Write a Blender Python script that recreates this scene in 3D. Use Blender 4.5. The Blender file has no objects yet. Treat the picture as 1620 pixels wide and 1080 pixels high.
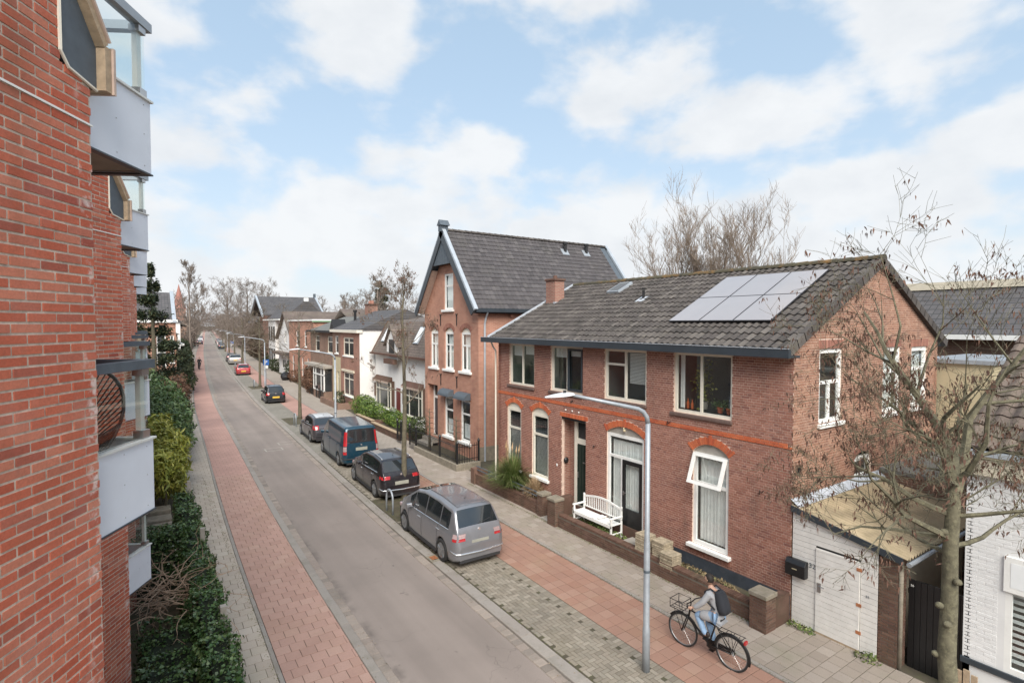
import bpy, math, random, bmesh
import numpy as np
from mathutils import Vector, Matrix
from mathutils.geometry import tessellate_polygon
sc = bpy.context.scene
col = sc.collection
rnd = random.Random(7)
R = math.radians

# ---------------------------------------------------------------- camera
cam_d = bpy.data.cameras.new('camera')
cam = bpy.data.objects.new('camera', cam_d); col.objects.link(cam)
cam.location = (0, 0, 6.8)
cam.rotation_euler = (R(90 - 1.869), 0, R(-34.04))
cam_d.sensor_width = 36; cam_d.lens = 858 / 1620 * 36
cam_d.clip_start = 0.1; cam_d.clip_end = 5000
sc.camera = cam

# ---------------------------------------------------------------- sky, sun, exposure
CLOUD_OFF = (3.1, 1.7, 0.4)
SUN_EL, SUN_AZ = 43.0, 207.0      # azimuth clockwise from +Y (street direction)
w = bpy.data.worlds.new('World'); sc.world = w; w.use_nodes = True
nt = w.node_tree; nt.nodes.clear()
def wn(t, **k):
    n = nt.nodes.new(t)
    for a, b in k.items(): setattr(n, a, b)
    return n
out = wn('ShaderNodeOutputWorld'); bg = wn('ShaderNodeBackground')
nt.links.new(bg.outputs[0], out.inputs[0])
sky = wn('ShaderNodeTexSky', sky_type='NISHITA', sun_disc=False)
sky.sun_elevation = R(SUN_EL); sky.sun_rotation = R(SUN_AZ); sky.air_density = 1.0; sky.dust_density = 0.6; sky.ozone_density = 1.6
geo = wn('ShaderNodeNewGeometry')
tc = wn('ShaderNodeTexCoord')
sep = wn('ShaderNodeSeparateXYZ'); nt.links.new(tc.outputs['Generated'], sep.inputs[0])
def wm(op, a, b=None, c=None, clamp=False):
    n = wn('ShaderNodeMath', operation=op, use_clamp=clamp)
    for i, v in enumerate((a, b, c)):
        if v is None: continue
        if isinstance(v, (int, float)): n.inputs[i].default_value = v
        else: nt.links.new(v, n.inputs[i])
    return n.outputs[0]
zc = wm('MAXIMUM', sep.outputs[2], 0.0)
cmb = wn('ShaderNodeCombineXYZ'); nt.links.new(sep.outputs[0], cmb.inputs[0]); nt.links.new(sep.outputs[1], cmb.inputs[1]); nt.links.new(wm('MULTIPLY', zc, 1.75), cmb.inputs[2])
cmb2 = wn('ShaderNodeVectorMath', operation='ADD'); nt.links.new(cmb.outputs[0], cmb2.inputs[0]); cmb2.inputs[1].default_value = CLOUD_OFF
n1 = wn('ShaderNodeTexNoise'); n1.inputs['Scale'].default_value = 4.3; n1.inputs['Detail'].default_value = 12; n1.inputs['Roughness'].default_value = 0.50; n1.inputs['Distortion'].default_value = 0.1
nt.links.new(cmb2.outputs[0], n1.inputs['Vector'])
n2 = wn('ShaderNodeTexNoise'); n2.inputs['Scale'].default_value = 7.0; n2.inputs['Detail'].default_value = 8; n2.inputs['Roughness'].default_value = 0.55
nt.links.new(cmb2.outputs[0], n2.inputs['Vector'])
# cloud cover grows towards the horizon
cover = wm('SUBTRACT', 0.490, wm('MULTIPLY', wm('POWER', wm('SUBTRACT', 1.0, zc), 3.2), 0.24))
cl = wm('MULTIPLY', wm('SUBTRACT', wm('ADD', n1.outputs[0], wm('MULTIPLY', wm('SUBTRACT', n2.outputs[0], 0.5), 0.16)), cover), 7.0, clamp=True)
cls = wn('ShaderNodeMapRange', interpolation_type='SMOOTHSTEP'); nt.links.new(cl, cls.inputs[0])
# cloud shade : denser cores greyer
shade = wn('ShaderNodeMix', data_type='RGBA'); shade.inputs[6].default_value = (0.535, 0.545, 0.555, 1); shade.inputs[7].default_value = (0.43, 0.45, 0.475, 1)
nt.links.new(wm('MULTIPLY', wm('SUBTRACT', n2.outputs[0], 0.42), 2.2, clamp=True), shade.inputs[0])
skys = wn('ShaderNodeMix', data_type='RGBA', blend_type='MULTIPLY'); skys.inputs[0].default_value = 1
nt.links.new(sky.outputs[0], skys.inputs[6]); skys.inputs[7].default_value = (0.095, 0.093, 0.086, 1)
pale = wn('ShaderNodeMix', data_type='RGBA'); pale.inputs[0].default_value = 0.55
nt.links.new(skys.outputs[2], pale.inputs[6]); pale.inputs[7].default_value = (0.38, 0.51, 0.64, 1)
hz = wm('POWER', wm('SUBTRACT', 1.0, zc), 5.0)
haze = wn('ShaderNodeMix', data_type='RGBA'); nt.links.new(wm('MULTIPLY', hz, 0.97), haze.inputs[0]); nt.links.new(pale.outputs[2], haze.inputs[6]); haze.inputs[7].default_value = (0.46, 0.485, 0.515, 1)
fin = wn('ShaderNodeMix', data_type='RGBA'); nt.links.new(wm('MULTIPLY', cls.outputs[0], 0.93), fin.inputs[0]); nt.links.new(haze.outputs[2], fin.inputs[6]); nt.links.new(shade.outputs[2], fin.inputs[7])
nt.links.new(fin.outputs[2], bg.inputs[0]); bg.inputs[1].default_value = 1.0

sd = bpy.data.lights.new('sun', 'SUN'); sun = bpy.data.objects.new('sun', sd); col.objects.link(sun)
sd.energy = 3.2; sd.angle = R(42); sd.color = (1.0, 0.94, 0.86)
sv = Vector((math.sin(R(SUN_AZ)) * math.cos(R(SUN_EL)), math.cos(R(SUN_AZ)) * math.cos(R(SUN_EL)), math.sin(R(SUN_EL))))
sun.rotation_euler = sv.to_track_quat('Z', 'Y').to_euler(); sun.location = (0, 0, 60)
sc.view_settings.view_transform = 'Standard'; sc.view_settings.look = 'None'
sc.view_settings.exposure = 0.80; sc.view_settings.gamma = 1.0; sc.view_settings.use_curve_mapping = False
sc.render.engine = 'CYCLES'; sc.cycles.max_bounces = 8; sc.cycles.transparent_max_bounces = 16

# ---------------------------------------------------------------- tags
def tag(o, label=None, cat=None, group=None, kind=None):
    if label: o['label'] = label
    if cat: o['category'] = cat
    if group: o['group'] = group
    if kind: o['kind'] = kind
    return o
def thing(name, label, cat, loc=(0, 0, 0), rz=0, group=None):
    o = bpy.data.objects.new(name, None); col.objects.link(o); o.location = loc; o.rotation_euler = (0, 0, rz)
    o.empty_display_size = 0.2
    return tag(o, label, cat, group)
def copy_tree(o, parent=None):
    c = o.copy(); col.objects.link(c); c.parent = parent
    for ch in o.children: copy_tree(ch, c)
    return c
def retag(o, label=None, loc=None, rz=None):
    if label: o['label'] = label
    if loc is not None: o.location = loc
    if rz is not None: o.rotation_euler = (0, 0, rz)
    return o
def wmat(o):
    m = Matrix.LocRotScale(o.location, o.rotation_euler, o.scale)
    return (wmat(o.parent) @ m) if o.parent else m

# ---------------------------------------------------------------- materials
MATS = {}
def newmat(name):
    m = bpy.data.materials.new(name); m.use_nodes = True; t = m.node_tree; t.nodes.clear()
    o = t.nodes.new('ShaderNodeOutputMaterial'); p = t.nodes.new('ShaderNodeBsdfPrincipled'); t.links.new(p.outputs[0], o.inputs[0])
    MATS[name] = m
    return m, t, p
def N(t, typ, **k):
    n = t.nodes.new(typ)
    for a, b in k.items(): setattr(n, a, b)
    return n
def mixc(t, fac, a, b, blend='MIX'):
    n = t.nodes.new('ShaderNodeMix'); n.data_type = 'RGBA'; n.blend_type = blend
    for i, v in ((0, fac), (6, a), (7, b)):
        if isinstance(v, (int, float)): n.inputs[i].default_value = v
        elif isinstance(v, tuple): n.inputs[i].default_value = (*v[:3], 1)
        else: t.links.new(v, n.inputs[i])
    return n.outputs[2]
def math_(t, op, a, b=0.0, clamp=False):
    n = t.nodes.new('ShaderNodeMath'); n.operation = op; n.use_clamp = clamp
    for i, v in enumerate((a, b)):
        if isinstance(v, (int, float)): n.inputs[i].default_value = v
        else: t.links.new(v, n.inputs[i])
    return n.outputs[0]
def pos(t):
    return t.nodes.new('ShaderNodeNewGeometry').outputs['Position']
def noise(t, vec, scale, detail=4, rough=0.55):
    n = t.nodes.new('ShaderNodeTexNoise'); n.inputs['Scale'].default_value = scale; n.inputs['Detail'].default_value = detail; n.inputs['Roughness'].default_value = rough
    t.links.new(vec, n.inputs['Vector']); return n.outputs[0]
def ramp(t, fac, stops):
    n = t.nodes.new('ShaderNodeValToRGB'); e = n.color_ramp.elements
    while len(e) < len(stops): e.new(0.5)
    for i, (p_, c_) in enumerate(stops): e[i].position = p_; e[i].color = (*c_, 1) if len(c_) == 3 else c_
    t.links.new(fac, n.inputs[0]); return n.outputs[0]
def bump(t, p, h, strength=0.3, dist=0.01):
    b = t.nodes.new('ShaderNodeBump'); b.inputs['Strength'].default_value = strength; b.inputs['Distance'].default_value = dist
    t.links.new(h, b.inputs['Height']); t.links.new(b.outputs[0], p.inputs['Normal'])
def pieces_rand(t):
    g = t.nodes.new('ShaderNodeNewGeometry'); o = t.nodes.new('ShaderNodeObjectInfo')
    return math_(t, 'FRACT', math_(t, 'ADD', g.outputs['Random Per Island'], o.outputs['Random']))

def mat_plain(name, c, rough=0.6, var=0.12, scale=2.5, dirt=None, dirt_amt=0.35, metal=0.0, bmp=0.0, bscale=40, coat=0.0, spec=0.5):
    m, t, p = newmat(name); v = pos(t)
    f = noise(t, v, scale, 5)
    lo = tuple(x * (1 - var) for x in c); hi = tuple(min(1, x * (1 + var)) for x in c)
    cc = ramp(t, f, [(0.3, lo), (0.7, hi)])
    if dirt:
        f2 = noise(t, v, scale * 2.3, 8, 0.65)
        cc = mixc(t, math_(t, 'MULTIPLY', math_(t, 'SUBTRACT', f2, 0.48), 4 * dirt_amt, True), cc, dirt)
    t.links.new(cc, p.inputs['Base Color']); p.inputs['Roughness'].default_value = rough; p.inputs['Metallic'].default_value = metal
    p.inputs['Coat Weight'].default_value = coat; p.inputs['Specular IOR Level'].default_value = spec
    if bmp: bump(t, p, noise(t, v, bscale, 4), bmp, 0.01)
    return m
def mat_pieces(name, cols, rough=0.85, grain=0.25, gscale=35, bmp=0.35, stain=None, stain_scale=0.6, stain_amt=0.5, stain2=None, s2scale=1.6, s2amt=0.4):
    """bricks / tiles: colour varies per piece"""
    m, t, p = newmat(name); v = pos(t); r = pieces_rand(t)
    n = len(cols); cc = ramp(t, r, [(i / max(1, n - 1), c) for i, c in enumerate(cols)])
    g = noise(t, v, gscale, 6, 0.7)
    cc = mixc(t, 1.0, cc, ramp(t, g, [(0.25, (1 - grain,) * 3), (0.75, (1 + grain * .6,) * 3)]), 'MULTIPLY')
    for st, s, a in ((stain, stain_scale, stain_amt), (stain2, s2scale, s2amt)):
        if st:
            f = math_(t, 'MULTIPLY', math_(t, 'SUBTRACT', noise(t, v, s, 7, 0.6), 0.5), 5 * a, True)
            cc = mixc(t, f, cc, st)
    t.links.new(cc, p.inputs['Base Color']); p.inputs['Roughness'].default_value = rough; p.inputs['Specular IOR Level'].default_value = 0.25
    if bmp: bump(t, p, g, bmp, 0.006)
    return m
def mat_brickwall(name, c1, c2, mortar, sc_=(0.22, 0.0625), rough=0.85, msize=0.010, stain=None):
    """far walls, axis aligned: brick texture in metres"""
    m, t, p = newmat(name)
    s = N(t, 'ShaderNodeSeparateXYZ'); v = pos(t); t.links.new(v, s.inputs[0])
    c = N(t, 'ShaderNodeCombineXYZ'); t.links.new(math_(t, 'ADD', s.outputs[0], s.outputs[1]), c.inputs[0]); t.links.new(s.outputs[2], c.inputs[1])
    b = N(t, 'ShaderNodeTexBrick'); t.links.new(c.outputs[0], b.inputs['Vector'])
    b.inputs['Scale'].default_value = 1; b.inputs['Brick Width'].default_value = sc_[0]; b.inputs['Row Height'].default_value = sc_[1]; b.inputs['Mortar Size'].default_value = msize
    b.inputs['Mortar Smooth'].default_value = 0.3; b.inputs['Bias'].default_value = 0
    b.inputs['Color1'].default_value = (*c1, 1); b.inputs['Color2'].default_value = (*c2, 1); b.inputs['Mortar'].default_value = (*mortar, 1)
    f = noise(t, v, 0.8, 6, 0.6)
    cc = mixc(t, 1.0, b.outputs[0], ramp(t, f, [(0.3, (0.82,) * 3), (0.7, (1.12,) * 3)]), 'MULTIPLY')
    if stain: cc = mixc(t, math_(t, 'MULTIPLY', math_(t, 'SUBTRACT', noise(t, v, 1.7, 7, 0.65), 0.52), 3, True), cc, stain)
    t.links.new(cc, p.inputs['Base Color']); p.inputs['Roughness'].default_value = rough; p.inputs['Specular IOR Level'].default_value = 0.25
    bump(t, p, math_(t, 'SUBTRACT', 1.0, b.outputs['Fac']), 0.5, 0.006)
    return m
def mat_glass(name, tint=(0.75, 0.85, 0.82), op=0.35, glossc=(1, 1, 1), rough=0.02):
    """thin pane: part transparent, part mirror"""
    m = bpy.data.materials.new(name); m.use_nodes = True; t = m.node_tree; t.nodes.clear(); MATS[name] = m
    o = N(t, 'ShaderNodeOutputMaterial'); tr = N(t, 'ShaderNodeBsdfTransparent'); gl = N(t, 'ShaderNodeBsdfGlossy')
    tr.inputs[0].default_value = (*tint, 1); gl.inputs['Roughness'].default_value = rough; gl.inputs[0].default_value = (*glossc, 1)
    lw = N(t, 'ShaderNodeLayerWeight'); lw.inputs[0].default_value = 0.5
    f = math_(t, 'ADD', math_(t, 'MULTIPLY', math_(t, 'POWER', lw.outputs['Facing'], 4.0), 0.8), op * 0.3, True)
    mx = N(t, 'ShaderNodeMixShader'); t.links.new(f, mx.inputs[0]); t.links.new(tr.outputs[0], mx.inputs[1]); t.links.new(gl.outputs[0], mx.inputs[2])
    t.links.new(mx.outputs[0], o.inputs[0]); return m
def mat_leaf(name, c1, c2, c3=None, rough=0.45, trans=0.25):
    m, t, p = newmat(name); g = N(t, 'ShaderNodeNewGeometry')
    st = [(0.0, c1), (0.6, c2)] + ([(1.0, c3)] if c3 else [])
    cc = ramp(t, g.outputs['Random Per Island'], st)
    f = noise(t, pos(t), 1.3, 3)
    cc = mixc(t, 1.0, cc, ramp(t, f, [(0.3, (0.7,) * 3), (0.7, (1.25,) * 3)]), 'MULTIPLY')
    t.links.new(cc, p.inputs['Base Color']); p.inputs['Roughness'].default_value = rough
    p.inputs['Subsurface Weight'].default_value = 0.0; p.inputs['Specular IOR Level'].default_value = 0.4
    return m
def mat_rows(name, c1, c2, gap, row=0.3, wid=0.25, axis='y', rough=0.7, bmp=0.6, stain=None):
    """roof surface for far houses: rows of tiles (row = height step along slope seen in z)"""
    m, t, p = newmat(name); v = pos(t); s = N(t, 'ShaderNodeSeparateXYZ'); t.links.new(v, s.inputs[0])
    c = N(t, 'ShaderNodeCombineXYZ'); t.links.new(s.outputs[1 if axis == 'y' else 0], c.inputs[0]); t.links.new(s.outputs[2], c.inputs[1])
    b = N(t, 'ShaderNodeTexBrick'); t.links.new(c.outputs[0], b.inputs['Vector']); b.offset = 0
    b.inputs['Scale'].default_value = 1; b.inputs['Brick Width'].default_value = wid; b.inputs['Row Height'].default_value = row; b.inputs['Mortar Size'].default_value = row * 0.09
    b.inputs['Mortar Smooth'].default_value = 0.5
    b.inputs['Color1'].default_value = (*c1, 1); b.inputs['Color2'].default_value = (*c2, 1); b.inputs['Mortar'].default_value = (*gap, 1)
    cc = mixc(t, 1.0, b.outputs[0], ramp(t, noise(t, v, 1.2, 6), [(0.3, (0.8,) * 3), (0.7, (1.15,) * 3)]), 'MULTIPLY')
    if stain: cc = mixc(t, math_(t, 'MULTIPLY', math_(t, 'SUBTRACT', noise(t, v, 2.2, 7, 0.65), 0.55), 3, True), cc, stain)
    t.links.new(cc, p.inputs['Base Color']); p.inputs['Roughness'].default_value = rough
    bump(t, p, math_(t, 'SUBTRACT', 1.0, b.outputs['Fac']), bmp, 0.02)
    return m

# ---------------------------------------------------------------- mesh builder
class MB:
    def __init__(s): s.v = []; s.f = []
    def add(s, vs, fs):
        o = len(s.v); s.v.extend([tuple(v) for v in vs]); s.f.extend([tuple(i + o for i in f) for f in fs]); return s
    def box(s, x0, x1, y0, y1, z0, z1):
        if x0 > x1: x0, x1 = x1, x0
        if y0 > y1: y0, y1 = y1, y0
        if z0 > z1: z0, z1 = z1, z0
        return s.add([(x0, y0, z0), (x1, y0, z0), (x1, y1, z0), (x0, y1, z0), (x0, y0, z1), (x1, y0, z1), (x1, y1, z1), (x0, y1, z1)],
                     [(0, 3, 2, 1), (4, 5, 6, 7), (0, 1, 5, 4), (1, 2, 6, 5), (2, 3, 7, 6), (3, 0, 4, 7)])
    def ob(s, O, U, V, W, u0, u1, v0, v1, w0, w1):
        """oriented box in frame O + uU + vV + wW"""
        O, U, V, W = map(Vector, (O, U, V, W)); P = lambda a, b, c: O + U * a + V * b + W * c
        vs = [P(a, b, c) for c in (w0, w1) for a, b in ((u0, v0), (u1, v0), (u1, v1), (u0, v1))]
        fs = [(0, 3, 2, 1), (4, 5, 6, 7), (0, 1, 5, 4), (1, 2, 6, 5), (2, 3, 7, 6), (3, 0, 4, 7)]
        if U.cross(V).dot(W) < 0: fs = [f[::-1] for f in fs]
        return s.add(vs, fs)
    def prism(s, pts, ext):
        ext = Vector(ext); pts = [Vector(p) for p in pts]; n = len(pts)
        nrm = Vector((0, 0, 0))
        for i in range(n): nrm += pts[i].cross(pts[(i + 1) % n])
        if nrm.dot(ext) > 0: pts = pts[::-1]
        vs = pts + [p + ext for p in pts]
        fs = [tuple(range(n)), tuple(range(2 * n - 1, n - 1, -1))] + [(i, i + n, (i + 1) % n + n, (i + 1) % n) for i in range(n)]
        return s.add(vs, fs)
    def quad(s, *p): return s.add(p, [tuple(range(len(p)))])
    def tube(s, pts, rad, n=8, cap=True):
        pts = [Vector(p) for p in pts]; m = len(pts)
        if not hasattr(rad, '__len__'): rad = [rad] * m
        o = len(s.v); prev = None
        for i, p in enumerate(pts):
            d = (pts[min(i + 1, m - 1)] - pts[max(i - 1, 0)])
            if d.length < 1e-9: d = Vector((0, 0, 1))
            d.normalize()
            if prev is None:
                a = Vector((0, 0, 1)) if abs(d.z) < 0.9 else Vector((1, 0, 0)); x = d.cross(a).normalized()
            else:
                x = prev - d * prev.dot(d)
                x = x.normalized() if x.length > 1e-6 else d.orthogonal().normalized()
            prev = x; y = d.cross(x)
            for k in range(n):
                a = 2 * math.pi * k / n; s.v.append(tuple(p + (x * math.cos(a) + y * math.sin(a)) * rad[i]))
        for i in range(m - 1):
            for k in range(n):
                k2 = (k + 1) % n; s.f.append((o + i * n + k, o + i * n + k2, o + (i + 1) * n + k2, o + (i + 1) * n + k))
        if cap: s.f.append(tuple(o + k for k in range(n))[::-1]); s.f.append(tuple(o + (m - 1) * n + k for k in range(n)))
        return s
    def lathe(s, c, prof, n=16, axis='z'):
        """prof = [(r, h)...] around axis through c"""
        c = Vector(c); o = len(s.v)
        for r, h in prof:
            for k in range(n):
                a = 2 * math.pi * k / n; ca, sa = math.cos(a) * r, math.sin(a) * r
                s.v.append(tuple(c + (Vector((ca, sa, h)) if axis == 'z' else Vector((h, ca, sa)) if axis == 'x' else Vector((sa, h, ca)))))
        for i in range(len(prof) - 1):
            for k in range(n):
                k2 = (k + 1) % n; s.f.append((o + i * n + k, o + i * n + k2, o + (i + 1) * n + k2, o + (i + 1) * n + k))
        s.f.append(tuple(o + k for k in range(n))[::-1]); s.f.append(tuple(o + (len(prof) - 1) * n + k for k in range(n)))
        return s
    def build(s, name, mat, parent=None, smooth=False, kind=None, world=True, bevel=0, label=None):
        me = bpy.data.meshes.new(name)
        vs = s.v
        if parent is not None and world:
            inv = wmat(parent).inverted(); vs = [tuple(inv @ Vector(v)) for v in vs] if abs(inv.to_euler().z) > 1e-6 else \
                (lambda d: [(v[0] + d.x, v[1] + d.y, v[2] + d.z) for v in vs])(inv.to_translation())
        me.from_pydata(vs, [], s.f); me.validate(verbose=False)
        if isinstance(mat, str): mat = MATS[mat]
        me.materials.append(mat)
        if smooth: me.polygons.foreach_set('use_smooth', [True] * len(me.polygons))
        me.update()
        o = bpy.data.objects.new(name, me); col.objects.link(o); o.parent = parent
        if kind: o['kind'] = kind
        if label: o['label'] = label
        if bevel:
            b = o.modifiers.new('bevel', 'BEVEL'); b.width = bevel; b.segments = 2; b.limit_method = 'ANGLE'
        return o
def sphere(mb, c, r, n=10, m=7, sq=(1, 1, 1)):
    vs = []; fs = []
    for i in range(m + 1):
        th = math.pi * i / m
        for k in range(n):
            a = 2 * math.pi * k / n; vs.append((c[0] + r * sq[0] * math.sin(th) * math.cos(a), c[1] + r * sq[1] * math.sin(th) * math.sin(a), c[2] + r * sq[2] * math.cos(th)))
    for i in range(m):
        for k in range(n):
            k2 = (k + 1) % n; fs.append((i * n + k, (i + 1) * n + k, (i + 1) * n + k2, i * n + k2))
    mb.add(vs, fs)

# view test used only to choose which pieces become single objects
cw = cam.rotation_euler.to_matrix()
def camdist(p):
    q = cw.transposed() @ (Vector(p) - cam.location)
    if q.z > -0.3: return 1e6
    x = q.x / -q.z; y = q.y / -q.z
    return -q.z if abs(x) < 0.97 and abs(y) < 0.66 else 1e5 - q.z
def piece_mesh(name, mb, mat):
    me = bpy.data.meshes.new(name); me.from_pydata(mb.v, [], mb.f); me.materials.append(MATS[mat] if isinstance(mat, str) else mat); me.update(); return me
def place_pieces(items, me, name, parent, limit=300):
    """items = [(world 4x4)], the nearest in view become objects, the rest joined"""
    items = sorted(items, key=lambda m: camdist(m.to_translation()))
    inv = wmat(parent).inverted() if parent is not None else Matrix()
    near = [m for m in items[:limit] if camdist(m.to_translation()) < 1e4]
    for m in near:
        o = bpy.data.objects.new(name, me); o.parent = parent; o.matrix_local = inv @ m; col.objects.link(o)
    rest = items[len(near):]
    if rest:
        vs = np.array([v.co[:] for v in me.vertices]); fs = [tuple(p.vertices) for p in me.polygons]
        V = []; F = []
        for k, m in enumerate(rest):
            A = np.array(inv @ m); V.append(vs @ A[:3, :3].T + A[:3, 3]); F.extend([tuple(i + k * len(vs) for i in f) for f in fs])
        m2 = bpy.data.meshes.new(name + '_field'); m2.from_pydata(np.concatenate(V).tolist(), [], F); m2.materials.append(me.materials[0]); m2.update()
        o = bpy.data.objects.new(name + '_field', m2); o.parent = parent; col.objects.link(o); o['kind'] = 'stuff'
def poly_intervals(poly, v):
    xs = []
    n = len(poly)
    for i in range(n):
        (u0, v0), (u1, v1) = poly[i], poly[(i + 1) % n]
        if (v0 <= v < v1) or (v1 <= v < v0): xs.append(u0 + (u1 - u0) * (v - v0) / (v1 - v0))
    xs.sort(); return [(xs[i], xs[i + 1]) for i in range(0, len(xs) - 1, 2)]
def subtract(iv, holes):
    for a, b in holes:
        out_ = []
        for s, e in iv:
            if b <= s or a >= e: out_.append((s, e)); continue
            if a > s: out_.append((s, a))
            if b < e: out_.append((b, e))
        iv = out_
    return iv
def frame_m(O, U, V, W):
    m = Matrix.Identity(4)
    for i, a in enumerate((U, V, W)): m.col[i][:3] = Vector(a)
    m.col[3][:3] = Vector(O); return m
def wall_face(parent, O, U, Nn, outer, holes, mat, depth=0.12, name='wall', mat2=None):
    """flat wall surface with openings and their reveals; U along, Z up, Nn outward"""
    O, U, Nn = Vector(O), Vector(U), Vector(Nn); Z = Vector((0, 0, 1))
    loops = [outer] + holes
    pts = [[Vector((u, v, 0)) for u, v in L] for L in loops]; flat = [p for L in pts for p in L]
    tris = tessellate_polygon(pts)
    P = lambda u, v, w_=0: O + U * u + Z * v + Nn * w_
    mb = MB(); vs = [P(p.x, p.y) for p in flat]; fs = []
    for a, b, c in tris:
        n = (vs[b] - vs[a]).cross(vs[c] - vs[a])
        fs.append((a, b, c) if n.dot(Nn) > 0 else (c, b, a))
    mb.add(vs, fs)
    for H in holes:
        n = len(H)
        for i in range(n):
            a, b = H[i], H[(i + 1) % n]; mb.quad(P(*a), P(*b), P(*b, -depth), P(*a, -depth))
    return mb.build(name, mat, parent)
def brick_courses(parent, O, U, Nn, outer, holes, mat, L=0.21, H=0.05, joint=0.0125, proud=0.006, limit=300, bond='cross', name='brick', phase=0.0, vr=None):
    """real bricks standing proud of the mortar face"""
    O, U, Nn = Vector(O), Vector(U), Vector(Nn); Z = Vector((0, 0, 1)); course = H + joint
    v0 = min(p[1] for p in outer); v1 = max(p[1] for p in outer)
    if vr: v0, v1 = max(v0, vr[0]), min(v1, vr[1])
    full = MB().ob((0, 0, 0), (1, 0, 0), (0, 1, 0), (0, 0, 1), -L / 2, L / 2, -H / 2, H / 2, -0.01, proud)
    full.f = full.f[1:]
    half = MB().ob((0, 0, 0), (1, 0, 0), (0, 1, 0), (0, 0, 1), -(L - joint) / 4, (L - joint) / 4, -H / 2, H / 2, -0.01, proud); half.f = half.f[1:]
    mf = piece_mesh(name, full, mat); mh = piece_mesh(name, half, mat)
    fi = []; hi = []; odd = MB()
    k = 0; v = v0
    fr = frame_m((0, 0, 0), U, Z, Nn)
    while v + H <= v1 + 1e-6:
        vm = v + H / 2
        iv = poly_intervals(outer, vm)
        for h in holes:
            iv = subtract(iv, poly_intervals(h, vm))
        if bond == 'cross':
            hl = (L - joint) / 2
            unit = (L + joint) if k % 2 == 0 else (hl + joint)
            off = 0 if k % 4 == 0 else (L + joint) / 2 if k % 4 == 2 else (hl + joint) / 2
            bl = L if k % 2 == 0 else hl
        else:
            unit = L + joint; off = 0 if k % 2 == 0 else unit / 2; bl = L
        for a, b in iv:
            i0 = math.floor((a - off - phase) / unit) - 1
            u = off + phase + i0 * unit
            while u < b:
                s, e = max(u, a), min(u + bl, b)
                if e - s > 0.02:
                    c = O + U * ((s + e) / 2) + Z * vm
                    jit = rnd.uniform(-0.002, 0.002)
                    if e - s > bl - 1e-4:
                        m = Matrix.Translation(c + Nn * jit) @ fr @ Matrix.Rotation(rnd.gauss(0, 0.004), 4, 'Z')
                        (fi if bl == L else hi).append(m)
                    else:
                        odd.ob(O, U, Z, Nn, s, e, v, v + H, -0.01, proud + jit); del odd.f[-6]
                u += unit
        v += course; k += 1
    if bond == 'cross':
        place_pieces(fi, mf, name, parent, limit * 3 // 5); place_pieces(hi, mh, name, parent, limit * 2 // 5)
    else: place_pieces(fi, mf, name, parent, limit)
    if odd.v: odd.build('cut_' + name, mat, parent, kind='stuff')

def leaves(name, pts, nrm, size, mat, parent=None, kind='stuff', jitter=0.7, long=1.0, fold=0.15, drop=0.0):
    """small pointed leaf faces at given points"""
    n = len(pts); rs = np.random.RandomState(len(pts) % 9973 + 3)
    P = np.array(pts, float); Nn = np.array(nrm, float) + rs.normal(0, jitter, (n, 3)); Nn /= np.linalg.norm(Nn, axis=1)[:, None] + 1e-9
    A = rs.normal(0, 1, (n, 3)); A[:, 2] -= drop; A -= (A * Nn).sum(1)[:, None] * Nn; A /= np.linalg.norm(A, axis=1)[:, None] + 1e-9
    B = np.cross(Nn, A); s = (size * rs.uniform(0.55, 1.25, n))[:, None]
    tip = P + A * s * long; base = P - A * s * 0.4 * long
    l = P + B * s * 0.5 + Nn * s * fold; r_ = P - B * s * 0.5 + Nn * s * fold
    V = np.stack([base, l, tip, r_], 1).reshape(-1, 3)
    if parent is not None:
        V = V - np.array(wmat(parent).to_translation())
    me = bpy.data.meshes.new(name); me.vertices.add(4 * n); me.vertices.foreach_set('co', V.ravel())
    me.loops.add(4 * n); me.loops.foreach_set('vertex_index', np.arange(4 * n)); me.polygons.add(n)
    me.polygons.foreach_set('loop_start', np.arange(0, 4 * n, 4)); me.polygons.foreach_set('loop_total', np.full(n, 4))
    me.materials.append(MATS[mat]); me.update(); me.validate()
    o = bpy.data.objects.new(name, me); col.objects.link(o); o.parent = parent
    if kind: o['kind'] = kind
    return o
# ================================================================= materials list
mat_pieces('brick_left', [(0.45, 0.105, 0.06), (0.55, 0.155, 0.09), (0.50, 0.125, 0.072), (0.60, 0.22, 0.14), (0.36, 0.09, 0.062)], grain=0.25, gscale=60, stain=(0.16, 0.085, 0.05), stain_scale=1.6, stain_amt=0.25, stain2=(0.60, 0.52, 0.48), s2scale=2.3, s2amt=0.10)
def effloresce(name):
    m = MATS[name]; t = m.node_tree; p = [n for n in t.nodes if n.type == 'BSDF_PRINCIPLED'][0]; l = p.inputs['Base Color'].links[0].from_socket
    v = pos(t); s_ = N(t, 'ShaderNodeSeparateXYZ'); t.links.new(v, s_.inputs[0])
    fr = math_(t, 'FRACT', math_(t, 'DIVIDE', math_(t, 'SUBTRACT', s_.outputs[1], 4.62), 5.54))
    edge = math_(t, 'MULTIPLY', math_(t, 'SUBTRACT', fr, 0.975), 60, True)
    f = math_(t, 'MULTIPLY', math_(t, 'MULTIPLY', math_(t, 'SUBTRACT', noise(t, v, 11, 5, .6), .53), 9, True), edge)
    t.links.new(mixc(t, math_(t, 'MULTIPLY', f, .75), l, (0.72, 0.64, 0.60)), p.inputs['Base Color'])
effloresce('brick_left')
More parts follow.
